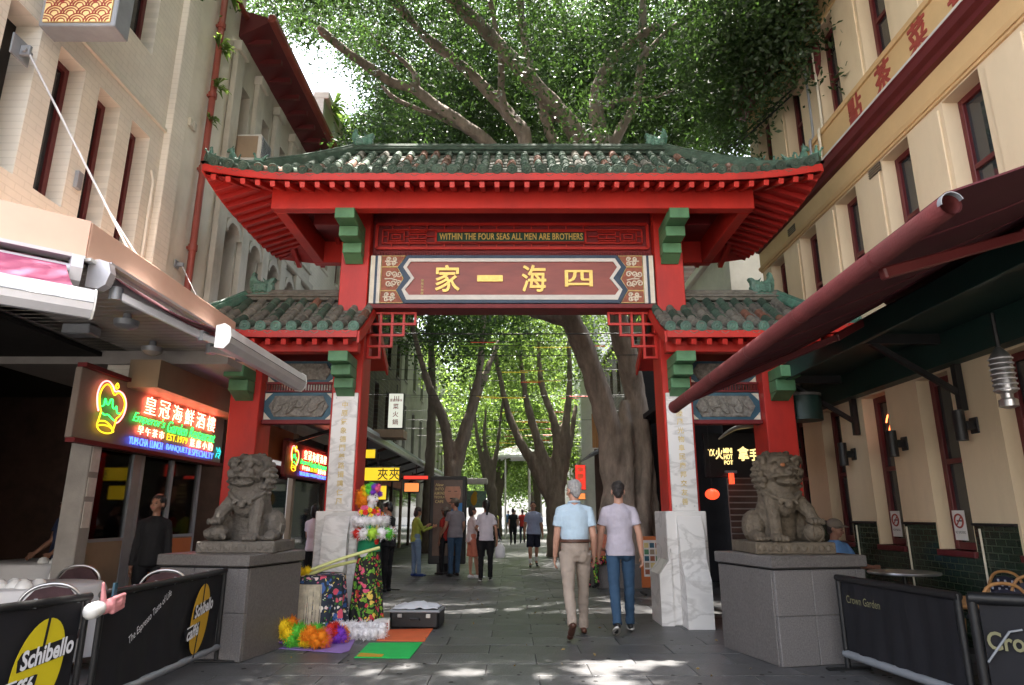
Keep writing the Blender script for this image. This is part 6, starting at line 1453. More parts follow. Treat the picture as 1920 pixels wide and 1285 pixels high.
def lamp_sign(name, label, x0, x1, y, z0, z1, mt, txt=None, tm='black', th=.12, group=None, vertical=False, frame='black', ts=.7):
    t = thing(name, label, 'sign', ((x0+x1)/2, y, z0), group=group)
    m = MB(); m.bx(x0, x1, y, y+th, z0, z1, .008); c = part('sign_case', m, frame, t)
    m = MB(); m.bx(x0+.02, x1-.02, y-.006, y, z0+.02, z1-.02); f = part('sign_face', m, mt, c)
    if txt:
        n = len(txt)
        for k, ch in enumerate(txt):
            if vertical: zz = z1-(z1-z0)*(k+.75)/(n+.6); xx = (x0+x1)/2; h = (z1-z0)/(n+1)*.78
            else: zz = (z0+z1)/2; xx = x0+(x1-x0)*(k+.5)/n; h = (z1-z0)*ts
            q = MB(); text(q, ch, .2, face_m((xx, y-.008, zz), (1, 0, 0)), height=h, width=min(h, (x1-x0)*.8 if vertical else (x1-x0)/n*.9), off=.002); part('sign_character', q, tm, c)
    m = MB(); m.tube([((x0+x1)/2, y+th/2, z1), ((x0+x1)/2-.0, y+th/2, z1+.25)], .015, 6); part('hanger', m, 'black', t)
    return t
glow('face_yellow', (.90, .62, .02), .13); glow('face_orange', (.95, .30, .08), .15); glow('face_white', (.75, .76, .66), .12); glow('face_red', (.85, .05, .03), .15)
lamp_sign('yellow_sign', 'glowing yellow sign with two black characters beyond the left gate column', -3.05, -2.16, 13.0, 2.07, 2.35, 'face_yellow', '  夾夾', ts=.8)
lamp_sign('yellow_sign', 'lower yellow panel hanging under the yellow sign with black characters', -3.0, -2.45, 13.3, 1.72, 2.02, 'face_yellow', None)
lamp_sign('yellow_sign', 'topmost yellow panel in the shadow of the shop awning', -3.38, -2.95, 14.5, 2.62, 2.84, 'face_yellow', None)
vs_ = lamp_sign('vertical_sign', 'white vertical sign with red characters on the awning roof', -3.40, -2.97, 18.0, 3.72, 4.70, 'face_white', '川菜火鍋', 'sign_red', vertical=True, th=.18)
q = MB(); text(q, '重慶風味', .1, face_m((-3.185, 17.99, 4.50), (1, 0, 0)), width=.34, height=.08); part('sign_lettering', q, 'sign_red', vs_)
m = MB(); m.bx(-3.78, -2.95, 18.0, 18.7, 3.48, 3.70, .01); solo('sign_plinth', m, 'tan_panel', 'pinkish box under the white vertical sign on the awning roof', 'box')
lamp_sign('red_led_sign', 'thin red lit sign strip deep under the shop awning', -2.75, -2.1, 17.0, 2.30, 2.42, 'face_red', None); lamp_sign('orange_sign', 'orange sign wedge below the red lit strip', -2.75, -2.35, 17.2, 2.0, 2.25, 'face_orange', None)
# advertising pillar with poster
ad = thing('poster_pillar', 'black street advertising pillar with a poster of a man face', 'advertising panel', (-1.65, 17.6, 0))
m = MB(); m.bx(-2.12, -1.18, 17.5, 17.8, .25, 2.42, .02); body = part('pillar_body', m, 'black', ad); m = MB(); m.bx(-1.9, -1.4, 17.55, 17.75, 0, .25); part('pillar_foot', m, 'black', ad)
mat('poster_brown', (.10, .055, .035), .3, .3, 3.); mat('skin_print', (.52, .24, .15), .4, .15, 8.); mat('poster_blue', (.03, .25, .65), .4)
m = MB(); m.bx(-2.02, -1.28, 17.494, 17.5, .45, 2.32); po = part('poster', m, 'poster_brown', body)
m = MB(); m.prism([(-1.53+.21*math.cos(a*PI/12), 2.0+.30*math.sin(a*PI/12)) for a in range(24)], 17.486, 17.493, 'xz'); part('face_print', m, 'skin_print', po)
m = MB(); m.prism([(-1.53+.22*math.cos(a*PI/12), 2.16+.17*math.sin(a*PI/12)) for a in range(13)], 17.484, 17.486, 'xz'); part('hair_print', m, 'poster_brown', po)
for sx in (-.08, .08): m = MB(); m.bx(-1.53+sx-.04, -1.53+sx+.04, 17.484, 17.486, 2.03, 2.045); part('eye_print', m, 'black', po)
m = MB(); m.bx(-1.60, -1.46, 17.484, 17.486, 1.84, 1.87); part('moustache_print', m, 'black', po)
m = MB(); m.prism([(-1.62, 1.45), (-1.28, 1.45), (-1.28, 1.75), (-1.45, 1.72)], 17.485, 17.493, 'xz'); part('shirt_print', m, 'poster_blue', po)
for k, (w_, wd) in enumerate((('New', .24), ('INTO', .24), ('ALMOND', .30), ('TEQUILA', .30), ('CAFE', .24))): q = MB(); text(q, w_, .1, face_m((-1.87, 17.488, 2.20-k*.105), (1, 0, 0)), width=wd*.9, height=.075, shear=.3 if k == 0 else 0, off=.002); part('poster_lettering', q, 'gold_flat', po)
# white kiosk top and green board
kb = thing('green_board', 'green board with a yellow figure under a white awning left of the far tree', 'sign', (-1.5, 25, 0)); m = MB(); m.bx(-1.95, -.95, 25, 25.1, 1.7, 2.3, .01); g_ = part('board', m, 'glaze', kb); m = MB(); m.bx(-2.0, -.9, 24.6, 25.4, 2.55, 2.75, .03); part('awning_top', m, 'concrete_pale', kb)
m = MB(); m.ball((-1.4, 24.99, 2.0), (.12, .01, .22)); m.ball((-1.36, 24.99, 2.2), (.08, .01, .08)); part('figure_print', m, 'logo_amber', g_)
for x in (-1.9, -1.0): m = MB(); m.tube([(x, 25.05, 0), (x, 25.05, 2.6)], .03, 6); part('post', m, 'black', kb)
pv = thing('white_pavilion', 'white arched pavilion roof across the middle of the far street', 'pavilion', (.3, 44, 0))
m = MB(); m.loft([((.35, 44, 5.0), 1.7, 1.7), ((.35, 44, 5.15), 1.7, 1.7), ((.35, 44, 5.6), 1.1, 1.1), ((.35, 44, 5.85), .2, .2)], 24); part('pavilion_roof', m, 'white', pv, 40)
for k in range(6): a = k*PI/3; m = MB(); m.tube([(.35+1.55*math.cos(a), 44+1.55*math.sin(a), 0), (.35+1.55*math.cos(a), 44+1.55*math.sin(a), 5.0)], .05, 6); part('pavilion_post', m, 'concrete_pale', pv)
lamp_sign('red_banner', 'red vertical banner with gold characters on the right beyond the trees', 2.38, 2.80, 25.5, 2.35, 3.3, 'face_red', '中國城', 'gold_flat', vertical=True, th=.05); lamp_sign('orange_placard', 'small orange placard hanging under the red banner', 2.42, 2.78, 25.6, 2.0, 2.25, 'face_orange', None)
wp = thing('white_column', 'tall white round column in the light beyond the right trees', 'column', (3.35, 28, 0)); m = MB(); m.tube([(3.35, 28, 0), (3.35, 28, 11)], .42, 20); part('column_shaft', m, 'white', wp, 40); m = MB(); m.bx(2.85, 3.85, 27.5, 28.5, 11, 11.4, .03); part('column_cap', m, 'white', wp)
# timber screen and tin roof of the kiosk at right
ks = thing('right_kiosk', 'kiosk with timber screen and dark tin roof behind the big fig tree', 'kiosk', (3.6, 18, 0))
for k in range(9): m = MB(); m.bx(2.36+k*.085, 2.44+k*.085, 19.5, 19.55, 3.35, 4.35, .005); part('screen_board', m, 'wood_panel', ks)
for k in range(7): m = MB(); m.bar((2.0, 17.0+k*.42, 2.95), (3.9, 17.0+k*.42, 3.85), .30, .04); part('roof_panel', m, 'grey_metal', ks)
m = MB(); m.bx(2.4, 4.8, 19.4, 19.5, 0, 3.3); part('kiosk_wall', m, 'dark_wall', ks); m = MB(); m.bx(2.35, 2.5, 17.0, 17.15, 0, 3.1); part('kiosk_post', m, 'concrete_pale', ks); m = MB(); m.bx(2.5, 2.9, 18.6, 18.7, 2.3, 2.65, .01); part('kiosk_sign', m, 'black', ks)
gx_ = thing('grey_screen', 'pale grey corrugated box on the shop roof right of the fig trunks', 'box', (3.6, 17.5, 4.6)); m = MB(); m.bx(3.35, 4.7, 17.3, 18.3, 4.35, 5.3, .01); part('box_shell', m, 'grey_metal', gx_)
for k in range(9): m = MB(); m.bx(3.4+k*.14, 3.46+k*.14, 17.285, 17.3, 4.38, 5.27); part('box_rib', m, 'grey_metal', gx_)
rp_ = thing('maroon_shop_roof', 'maroon pitched shop roof end right of the fig trunks', 'roof', (3.6, 16.5, 3.6)); m = MB(); m.prism([(3.1, 3.75), (5.1, 4.75), (5.1, 4.4), (3.1, 3.35)], 16.0, 16.9, 'xz'); part('roof_sheet', m, 'maroon', rp_)
# planter, menu boards, barriers beyond the gate
pt = thing('tree_planter', 'low grey granite planter box around the big fig tree', 'planter', (2.45, 14.9, 0))
for x0, x1, y0, y1 in ((1.72, 3.3, 14.2, 14.32), (1.72, 3.3, 15.5, 15.62), (1.72, 1.84, 14.322, 15.498), (3.18, 3.3, 14.322, 15.498)): m = MB(); m.bx(x0, x1, y0, y1, 0, .48, .01); part('planter_wall', m, 'granite', pt)
m = MB(); m.bx(1.84, 3.18, 14.32, 15.5, 0, .38); part('soil', m, 'dark_wall', pt)
mb_ = thing('menu_board', 'standing menu board with orange frame and food pictures right of the walking men', 'sign board', (2.75, 13.2, 0))
m = MB(); m.bx(2.45, 3.0, 13.2, 13.24, .12, 1.05, .01); f = part('board_frame', m, 'orange_panel', mb_); m = MB(); m.bx(2.5, 2.95, 13.194, 13.2, .32, .98); mp_ = part('menu_sheet', m, 'paper', f)
for i in range(4):
    for j in range(5): m = MB(); m.bx(2.52+i*.107, 2.605+i*.107, 13.19, 13.194, .36+j*.12, .45+j*.12); part('dish_picture', m, ['relief_rust', 'tan_panel', 'teal_blue', 'corbel_green', 'gold_flat'][(i*3+j) % 5], mp_)
for x in (2.48, 2.97): m = MB(); m.bx(x-.02, x+.02, 13.0, 13.5, 0, .03); part('board_foot', m, 'black', mb_)
barrier('black banner barrier beyond the gate behind the flower costume', (-2.72, 11.4, 0), (-2.45, 14.0, 0), 'barriers beyond the gate', h=1.0); barrier('black banner barrier beyond the right column next to the menu board', (2.55, 10.9, 0), (2.75, 12.6, 0), 'barriers beyond the gate', h=.95)
# ---- cables with coloured light strips across the street
glow('strip_yellow', (.55, .40, .02), .06); glow('strip_red', (.6, .05, .03), .06); glow('strip_green', (.22, .42, .03), .06)
SN = ['yellow and yellow', 'yellow and red', 'red and green', 'green and yellow', 'yellow only']; ORD = 'first second third fourth fifth sixth seventh eighth ninth tenth eleventh twelfth thirteenth fourteenth fifteenth sixteenth seventeenth eighteenth nineteenth twentieth twenty-first farthest'.split()
for k in range(22):
    y = 12.2+k*1.9; z = (4.85+.03*k) if k < 2 else 5.6+.045*k+(.35 if k % 3 == 0 else 0)-(.5 if k % 4 == 1 else 0)
    if y > 26: z = 4.9+.05*k+(.6 if k % 2 else 0)
    t = thing('light_cable', ('plain grey cable stretched right behind the gate opening' if k == 0 else 'plain black cable next after the grey one behind the gate' if k == 1 else f'light cable with {SN[k % 5]} strips, {ORD[k]} one back from the gate'), 'cable', (0, y, z), group='light cables over the street')
    m = MB(); m.tube([V((lerp(-5, 5, i/12), y, z-.18*4*(i/12)*(1-i/12)*.3)) for i in range(13)], .009 if k else .014, 5); part('cable', m, 'black', t)
    if k > 1:
        for s in range(2):
            x0 = rs_.uniform(-1.6, .8); w = rs_.uniform(.5, 1.6); m = MB(); zz = z-.06-.05*s; m.tube([(x0, y+.02, zz), (x0+w, y+.02, zz)], .014, 5); part('light_strip', m, ['strip_yellow', 'strip_yellow', 'strip_red', 'strip_green', 'strip_yellow'][(k+s) % 5], t)
        if k % 2: m = MB(); m.tube([(1.9, y+.02, z-.07), (2.6, y+.02, z-.07)], .014, 5); part('light_strip', m, 'strip_red', t)
# ---- the busker's pitch
mat('mat_purple', (.30, .19, .50), .7, .15); mat('mat_green', (.01, .50, .10), .6, .1); mat('mat_orange', (.75, .15, .05), .6, .1)
FUZZ = {'orange': (.80, .24, .01), 'yellow': (.80, .55, .01), 'green': (.12, .55, .05), 'purple': (.22, .05, .55), 'pink': (.80, .13, .28), 'redf': (.60, .03, .02), 'whitef': (.78, .76, .79), 'lime': (.40, .65, .06), 'blue': (.04, .14, .55)}
for k_, c_ in FUZZ.items(): mat('fuzz_'+k_, c_, .85, .2, 30., .3, 90)
def fuzzball(m, c, r, n, rr):
    """a ball of frizzy strands"""
    for i in range(int(n*3.2)):
        d = Vector((rr.gauss(0, 1), rr.gauss(0, 1), rr.gauss(0, 1))).normalized(); p = Vector(c)+d*r*.4; e = Vector(c)+d*r*rr.uniform(.75, 1.08)+Vector((rr.uniform(-1, 1), rr.uniform(-1, 1), rr.uniform(-1, 1)))*r*.2
        s = d.orthogonal().normalized()*r*.042; q = d.cross(s)
        m.add([p+s, p-s*.5+q*.8, p-s*.5-q*.8, e+s*.5, e-s*.25+q*.4, e-s*.25-q*.4], [(0, 1, 4, 3), (1, 2, 5, 4), (2, 0, 3, 5), (3, 4, 5)])
    m.ball(c, r*.66, 12, 8)
def flat_mat(name, label, pts, mt, z=.004, th=.006):
    m = MB(); m.prism(pts, z, z+th, 'xy'); return solo(name, m, mt, label, 'mat')
def gp(px, py): g = G(px, py); return (g.x, g.y)
flat_mat('ground_mat', 'purple cloth mat under the colourful wigs', [gp(490, 1215), gp(535, 1190), gp(668, 1196), gp(655, 1222), gp(640, 1226)], 'mat_purple')
gm_ = thing('ground_mat', 'bright green plastic mat nearest the camera', 'mat', V((*gp(725, 1220), 0))); m = MB(); m.prism([gp(664, 1235), gp(692, 1207), gp(792, 1206), gp(768, 1236)], .004, .010, 'xy'); part('mat_sheet', m, 'mat_green', gm_)
m = MB(); m.prism([gp(668, 1233), gp(676, 1226), gp(720, 1229), gp(716, 1234)], .0104, .0108, 'xy'); part('mat_picture', m, 'logo_amber', gm_)
flat_mat('ground_mat', 'orange red mat in front of the black suitcase', [gp(706, 1203), gp(722, 1182), gp(812, 1180), gp(796, 1204)], 'mat_orange', .004)
sq = thing('suitcase', 'black open topped suitcase with grey cloth lying inside', 'suitcase', V((*gp(780, 1180), 0)), R(-4)); 
m = MB(); m.bx(-.36, .30, -.0, .46, .0, .24, .03); sb_ = part('case_shell', m, 'black', sq, local=True); m = MB(); m.bx(-.37, .31, -.012, .472, .20, .235, .01); part('case_rim', m, 'grey_metal', sq, local=True)
m = MB(); m.sheet([[V((-.33+.6*i/10, .04+.4*j/6, .245+.05*noise.noise((i*.6, j*.8, 2))+.05*math.sin(j/6*PI)*math.sin(i/10*PI))) for j in range(7)] for i in range(11)], two=(0, 0, .012)); part('case_lining', m, 'print_white', sq, 40, local=True)
for x in (-.22, .16): m = MB(); m.bx(x-.03, x+.03, -.03, -.012, .14, .19, .004); part('case_latch', m, 'steel', sq, local=True)
m = MB(); m.tube([(-.08, -.015, .12), (-.08, -.04, .13), (.04, -.04, .13), (.04, -.015, .12)], .012, 6); part('case_handle', m, 'black', sq, local=True)
bx_ = thing('donation_box', 'small red and white box beside the suitcase', 'box', V((*gp(712, 1184), 0)), R(6)); m = MB(); m.bx(-.12, .12, 0, .16, 0, .14, .006); part('box_shell', m, 'white', bx_, local=True); m = MB(); m.bx(-.10, .10, -.004, 0, .02, .10); part('box_label', m, 'sign_red', bx_, local=True); m = MB(); m.bx(-.06, .06, -.008, -.004, .035, .08); part('box_note', m, 'paper', bx_, local=True)
rz_ = random.Random(8)
def wig(label, px, py, r, cols):
    g = G(px, py); t = thing('rainbow_wig', label, 'wig', g, group='rainbow wigs on the purple mat')
    for k, c in enumerate(cols):
        a = k/len(cols)*2*PI; m = MB()
        for q in range(3): fuzzball(m, (g.x+r*.55*math.cos(a+q*.5), g.y+r*.35*math.sin(a+q*.5), r*.42+r*.28*(q % 2)+(.25*r if k % 2 else 0)), r*.42, 70, rz_)
        part('tuft', m, 'fuzz_'+c, t, 40)
wig('orange and green fluffy wig lying nearest the camera', 590, 1217, .20, ['pink', 'green', 'yellow', 'orange', 'orange']); wig('yellow, green and purple wig piled at the back of the mat', 541, 1214, .24, ['green', 'orange', 'purple', 'yellow', 'green']); wig('red, yellow and purple wig at the right end of the pile', 628, 1207, .18, ['orange', 'redf', 'yellow', 'redf', 'purple'])
bo = thing('white_boa', 'white fluffy boa heaped on the ground before the costume', 'boa', G(668, 1200)); m = MB(); g0 = G(668, 1202)
for k in range(16): fuzzball(m, (g0.x-.27+.54*(k % 8)/7, g0.y+.06+.10*(k//8)+.03*math.sin(k*2.), .075+.05*(k//8)), .095, 45, rz_)
part('boa_fluff', m, 'fuzz_whitef', bo, 40)
# drum draped with floral cloth
def floral(name, base, cols, sc):
    m, n, b = _nodes(name); L = n.links.new; N = n.nodes.new
    tc = N('ShaderNodeTexCoord'); nz = N('ShaderNodeTexNoise'); nz.inputs['Scale'].default_value = 6; L(tc.outputs['Object'], nz.inputs['Vector'])
    mxv = N('ShaderNodeMix'); mxv.data_type = 'RGBA'; mxv.inputs[0].default_value = .18; L(tc.outputs['Object'], mxv.inputs[6]); L(nz.outputs['Color'], mxv.inputs[7])
    cur = rgb(base); last = None
    for k, (s_, ramp, th) in enumerate(((sc*1.6, cols[1], .40), (sc, cols[0], .34), (sc*2.3, cols[2], .22))):
        v = N('ShaderNodeTexVoronoi'); v.inputs['Scale'].default_value = s_; L(mxv.outputs[2], v.inputs['Vector'])
        sep = N('ShaderNodeSeparateColor'); L(v.outputs['Color'], sep.inputs[0])
        cr = N('ShaderNodeValToRGB'); cr.color_ramp.interpolation = 'CONSTANT'; e = cr.color_ramp.elements
        for i, c in enumerate(ramp):
            el = e[i] if i < 2 else e.new(i/len(ramp)); el.position = i/len(ramp); el.color = rgb(c)
        L(sep.outputs[0], cr.inputs[0])
        lt = N('ShaderNodeMath'); lt.operation = 'LESS_THAN'; lt.inputs[1].default_value = th; L(v.outputs['Distance'], lt.inputs[0])
        mx = N('ShaderNodeMix'); mx.data_type = 'RGBA'; L(lt.outputs[0], mx.inputs[0]); L(cr.outputs[0], mx.inputs[7])
        if last is None: mx.inputs[6].default_value = cur
        else: L(last, mx.inputs[6])
        last = mx.outputs[2]
    L(last, b.inputs['Base Color']); b.inputs['Roughness'].default_value = .8
floral('floral_red', (.012, .012, .012), [[(.55, .03, .06), (.70, .10, .20), (.50, .02, .03), (.75, .55, .10)], [(.06, .22, .02), (.20, .42, .04), (.10, .30, .03), (.14, .36, .03)], [(.75, .50, .05), (.25, .45, .05), (.6, .05, .1)]], 13)
floral('floral_mixed', (.02, .03, .05), [[(.62, .08, .14), (.75, .60, .58), (.70, .30, .35), (.05, .12, .35)], [(.05, .16, .03), (.70, .66, .60), (.03, .10, .3), (.015, .015, .02)], [(.65, .5, .1), (.6, .1, .2), (.7, .66, .62)]], 11)
dr = thing('draped_drum', 'tall drum draped with dark floral cloth and straw fringe', 'drum', (-2.46, 8.95, 0))
m = MB(); n = 48
rows = [(.72, .02), (.72, .30), (.70, .325), (.5, .335), (.25, .35), (.02, .37)]; vs = []
for i, (z, r) in enumerate(rows):
    for k in range(n): th = 2*PI*k/n; q = r+(0 if i < 3 else .018*(i-2)*math.sin(th*9+math.sin(th*2)*2)); vs.append((-2.46+q*math.cos(th), 8.95+q*math.sin(th), z))
m.add(vs, [(i*n+k, i*n+(k+1) % n, (i+1)*n+(k+1) % n, (i+1)*n+k) for i in range(len(rows)-1) for k in range(n)]); part('floral_cloth', m, 'floral_mixed', dr, 50)
m = MB()
for k in range(46):
    a = R(190+100*k/45); m.tube([(-2.46+.345*math.cos(a), 8.95+.345*math.sin(a), .62), (-2.46+.37*math.cos(a)+random.uniform(-.01, .01), 8.95+.375*math.sin(a), .08)], random.uniform(.005, .013), 5)
mat('straw', (.55, .49, .38), .9, .3, 12.)
part('straw_fringe', m, 'straw', dr, kind='stuff')
m = MB()
for k in range(4): fuzzball(m, (-2.72+.06*k, 8.72-.02*k, .76+.02*(k % 2)), .06, 40, rz_)
part('yellow_tuft', m, 'fuzz_yellow', dr)
# ================================================================ people
def cloth(name, col, **k): mat(name, col, .85, .12, 4., .5, 13, dirt=None, **k)
mat('skin', (.50, .27, .19), .5, .08, 8., .06, 80); mat('skin_tan', (.40, .20, .13), .5, .08, 8., .06, 80); mat('skin_dark', (.26, .13, .085), .5, .08, 8.); mat('face_paint', (.72, .70, .72), .6, .05)
mat('hair_grey', (.36, .35, .345), .7, .3, 60., .5, 160, stretch=(1, 1, .25)); mat('hair_dark', (.028, .022, .02), .5, .3, 60., .5, 160); mat('hair_black', (.012, .011, .012), .4, .2)
for nm, c in (('sky_shirt', (.44, .56, .66)), ('khaki', (.34, .275, .225)), ('lilac_tee', (.44, .40, .46)), ('jeans', (.030, .068, .125)), ('pale_jeans', (.16, .24, .36)), ('black_cloth', (.007, .007, .009)), ('white_tee', (.62, .57, .64)), ('grey_tee', (.20, .185, .21)), ('lime_shirt', (.30, .36, .06)), ('red_cloth', (.36, .025, .02)), ('check_shirt', (.30, .35, .52)), ('navy_cloth', (.014, .017, .035)), ('cap_brown', (.19, .16, .13)), ('blue_shirt', (.12, .26, .55)), ('coral', (.50, .16, .10)), ('pink_white', (.60, .50, .50)), ('stage_green', (.012, .22, .10))): cloth(nm, c)
mat('leather_brown', (.085, .035, .022), .35, .2); mat('shoe_black', (.015, .015, .016), .4, .2); mat('shoe_white', (.70, .68, .70), .6, .1); mat('shoe_blue', (.02, .05, .22), .5); mat('sole', (.6, .58, .55), .6); mat('lips', (.36, .10, .09), .4); mat('eye_dark', (.02, .015, .012), .2); mat('stripe_navy', (.03, .04, .09), .8, .4)
def rx(a): return Matrix.Rotation(R(a), 3, 'X')
def person(label, x, y, H=1.76, rz=0., top='lilac_tee', bottom='jeans', shoes='shoe_black', hair='hair_dark', skin='skin', sex='m', legs=((0, 0, 0), (0, 0, 0)), arms=((0, 6, 8), (0, 6, 8)), head=(0, 0), style='short',
           fine=.012, sleeve=.55, shorts=False, tuck=False, lean=0, belt=None, seat=None, fat=1., skirt=None, hat=None, glasses=False, group='people in the street', dz=0., sole=None, extra=None, collar=False, apron=False):
    """faces +y before rz; legs = (hip flexion, knee bend, toe-down) left then right; arms = (forward, sideways, elbow)"""
    s = H/1.78; t = thing('person', label, 'person', (0, 0, 0), group=group)
    fw = 1. if sex == 'm' else .88; hw = 1. if sex == 'm' else 1.06
    foot = []; jl = []
    for k, sx in ((0, -1), (1, 1)):
        f, kn, td = legs[k]; h = Vector((sx*.095*hw, 0, 0)); d1 = rx(f) @ Vector((sx*.02, 0, -1)); kp = h+d1*.44; d2 = rx(f-kn) @ Vector((sx*.0, 0, -1)); an = kp+d2*.425
        Q = rx(-td); heel = an+Q @ Vector((0, -.055, -.075)); toe = an+Q @ Vector((sx*.02, .175, -.085)); jl.append((h, kp, an, Q, heel, toe, sx))
    low = min(min(j[4].z, j[5].z) for j in jl); pz = (-low+.012) if seat is None else seat/s+.09
    Pv = Vector((0, 0, pz)); up = pz-.92                                   # everything above hangs on the pelvis
    Lz = rx(-lean)
    def U(v): v = Vector(v); q = v-Vector((0, 0, .95)); return Lz @ q+Vector((0, 0, .95+up))
    S = Matrix.Scale(s, 4); place = Matrix.Translation((x, y, dz)) @ Matrix.Rotation(rz, 4, 'Z')
    t.matrix_basis = place; WM[t] = place
    def emit(name, m, mt, vox, sm=2, wob=0., wsc=9., seed=0): return blob_part(name, MB().add(m.v, m.f, S), mt, t, vox, sm, wob, wsc, seed=seed)
    def solid(name, m, mt, par=None, smooth=50): return part(name, MB().add(m.v, m.f, S), mt, par or t, smooth, local=True)
    Hq = Matrix.Rotation(R(head[0]), 3, 'Z') @ Matrix.Rotation(R(head[1]), 3, 'X'); nk = U((0, -.005, 1.54))
    def Hd(v): return nk+Hq @ (Vector(v)-Vector((0, -.005, 1.54)))
    # --- body: head, neck, torso core, arms, hands, bare legs: one skin
    b = MB(); H3 = Hq
    b.ball(Hd((0, -.008, 1.688)), (.076, .097, .092), 16, 12, rot=H3); b.ball(Hd((0, .032, 1.63)), (.062, .066, .085), 14, 10, rot=H3); b.ball(Hd((0, .064, 1.572)), (.034, .03, .024), 10, 6, rot=H3)
    b.caps(Hd((0, .094, 1.652)), Hd((0, .112, 1.622)), .011, .015, 8); b.ball(Hd((0, .092, 1.672)), (.05, .014, .012), 10, 6, rot=H3)
    for sx in (-1, 1): b.ball(Hd((sx*.079, -.008, 1.638)), (.013, .024, .034), 8, 6, rot=H3); b.ball(Hd((sx*.036, .075, 1.61)), (.024, .02, .024), 8, 6, rot=H3)
    b.caps(U((0, -.012, 1.47)), Hd((0, -.005, 1.60)), .062 if sex == 'm' else .05, .056 if sex == 'm' else .047)
    b.loft([(U((0, 0, z)), a*fw*.9*fat, c*.86*fat) for z, a, c in ((.95, .15, .105), (1.12, .145, .10), (1.3, .165, .11), (1.40, .150, .095), (1.47, .07, .06))], 16)
    hands = []
    for k, sx in ((0, -1), (1, 1)):
        fwd, ab, el = arms[k]; sh = U((sx*.172*fw, -.008, 1.402)); d1 = Lz @ (rx(fwd) @ (Matrix.Rotation(R(-sx*ab), 3, 'Y') @ Vector((0, 0, -1)))); e = sh+d1*.29
        d2 = Lz @ (rx(fwd+el) @ (Matrix.Rotation(R(-sx*ab*.4), 3, 'Y') @ Vector((0, 0, -1)))); w = e+d2*.255
        if apron: d2 = (Vector((-sx*.95, .22, .08))).normalized(); w = e+d2*.25
        b.tube([sh, lerp(sh, e, .35), e, lerp(e, w, .25), w], [.055*fw, .05*fw, .041*fw, .044*fw, .029*fw], 12); b.ball(sh, .052*fw); b.ball(e, .041*fw); b.ball(w, .03*fw)
        hands.append((sh, e, w, d1, d2, sx))
        n_ = Vector((-sx, 0, 0)); n_ = (n_-d2*n_.dot(d2)).normalized(); l_ = d2.cross(n_)*(1 if True else 1)
        if l_.y < 0 and abs(d2.y) < .9: l_ = -l_
        pc = w+d2*.055; Qm = Matrix((l_, n_, d2)).transposed(); b.ball(pc, (.041, .017, .056), 12, 8, rot=Qm); b.caps(w, w+d2*.03, .026, .024)
        for q, (off, ln) in enumerate(((.032, .070), (.011, .080), (-.011, .074), (-.031, .058))):
            a0 = w+d2*.095+l_*off; m1 = a0+(d2*.9+n_*.32+l_*off*1.5).normalized()*ln*.5; m2 = m1+(d2*.7+n_*.75).normalized()*ln*.5; b.caps(a0-d2*.02, m1, .0098, .0092, 8); b.caps(m1, m2, .0092, .0078, 8)
        a0 = w+d2*.035+l_*.028; m1 = a0+(d2*.62+l_*.62+n_*.35).normalized()*.042; m2 = m1+(d2*.85+l_*.18+n_*.4).normalized()*.034; b.caps(a0, m1, .0125, .0105, 8); b.caps(m1, m2, .0105, .009, 8)
    if shorts or skirt:
        for h, kp, an, Q, heel, toe, sx in jl:
            c1 = lerp(kp, an, .3); b.tube([Pv+h, Pv+lerp(h, kp, .5), Pv+kp, Pv+c1, Pv+lerp(kp, an, .75), Pv+an], [.08, .066, .052, .056, .038, .034], 12); b.ball(Pv+an, .036); b.caps(Pv+an, Pv+lerp(an, toe, .6), .034, .028)
        b.ball(Pv+Vector((0, 0, .03)), (.14, .10, .1))
    body = emit('body', b, skin, fine*.8, 2)
    # --- face
    for sx in (-1, 1): m = MB(); m.ball(Hd((sx*.031, .088, 1.650)), (.013, .007, .0065), 10, 6, rot=H3); solid('eye', m, 'eye_dark', body); m = MB(); m.ball(Hd((sx*.032, .096, 1.672)), (.02, .005, .0045), 8, 5, rot=H3); solid('eyebrow', m, hair, body)
    m = MB(); m.ball(Hd((0, .093, 1.592)), (.023, .008, .007), 10, 6, rot=H3); solid('mouth', m, 'lips', body)
    # --- trousers / shorts
    if not skirt:
        m = MB(); m.loft([(Pv+Vector((0, -.005, z)), a*hw*fat, c*fat) for z, a, c in ((-.10, .10, .08), (-.03, .155, .12), (.05, .163, .125), (.12, .155, .115), (.155, .15, .11))], 18)
        m.ball(Pv+Vector((-.07, -.042, -.03)), (.085, .085, .10)); m.ball(Pv+Vector((.07, -.042, -.03)), (.085, .085, .10))
        for h, kp, an, Q, heel, toe, sx in jl:
            if shorts: m.tube([Pv+h, Pv+lerp(h, kp, .5), Pv+lerp(h, kp, .95)], [.095*fat, .098*fat, .10*fat], 14)
            else:
                wd = 1 if bottom != 'black_tight' else .9
                m.tube([Pv+h, Pv+lerp(h, kp, .4), Pv+kp, Pv+lerp(kp, an, .35), Pv+lerp(kp, an, .8), Pv+lerp(kp, an, 1.06)], [.097*hw*fat, .087*hw*fat, .066, .065, .056, .058], 16); m.ball(Pv+kp, .066)
        emit('trousers' if not shorts else 'shorts', m, bottom if bottom != 'black_tight' else 'black_cloth', fine*.95, 2, .008 if fine < .02 else 0, 10, seed=int(x*7))
    # --- top
    m = MB(); hem = .965 if tuck else (.86 if not skirt else .93)
    rings = [(hem, .192*fat if not tuck else .138*fat, .158*fat if not tuck else .10*fat), (hem+.10, .186*fat if not tuck else .158*fat, .150*fat if not tuck else .120*fat), (1.12, .163*fat, .124*fat), (1.25, .178, .128), (1.34, .186, .126), (1.40, .176, .112), (1.445, .135, .09), (1.48, .09, .074), (1.50, .07, .065)]
    m.loft([(U((0, -.004, z)), a*fw, c) for z, a, c in rings], 20)
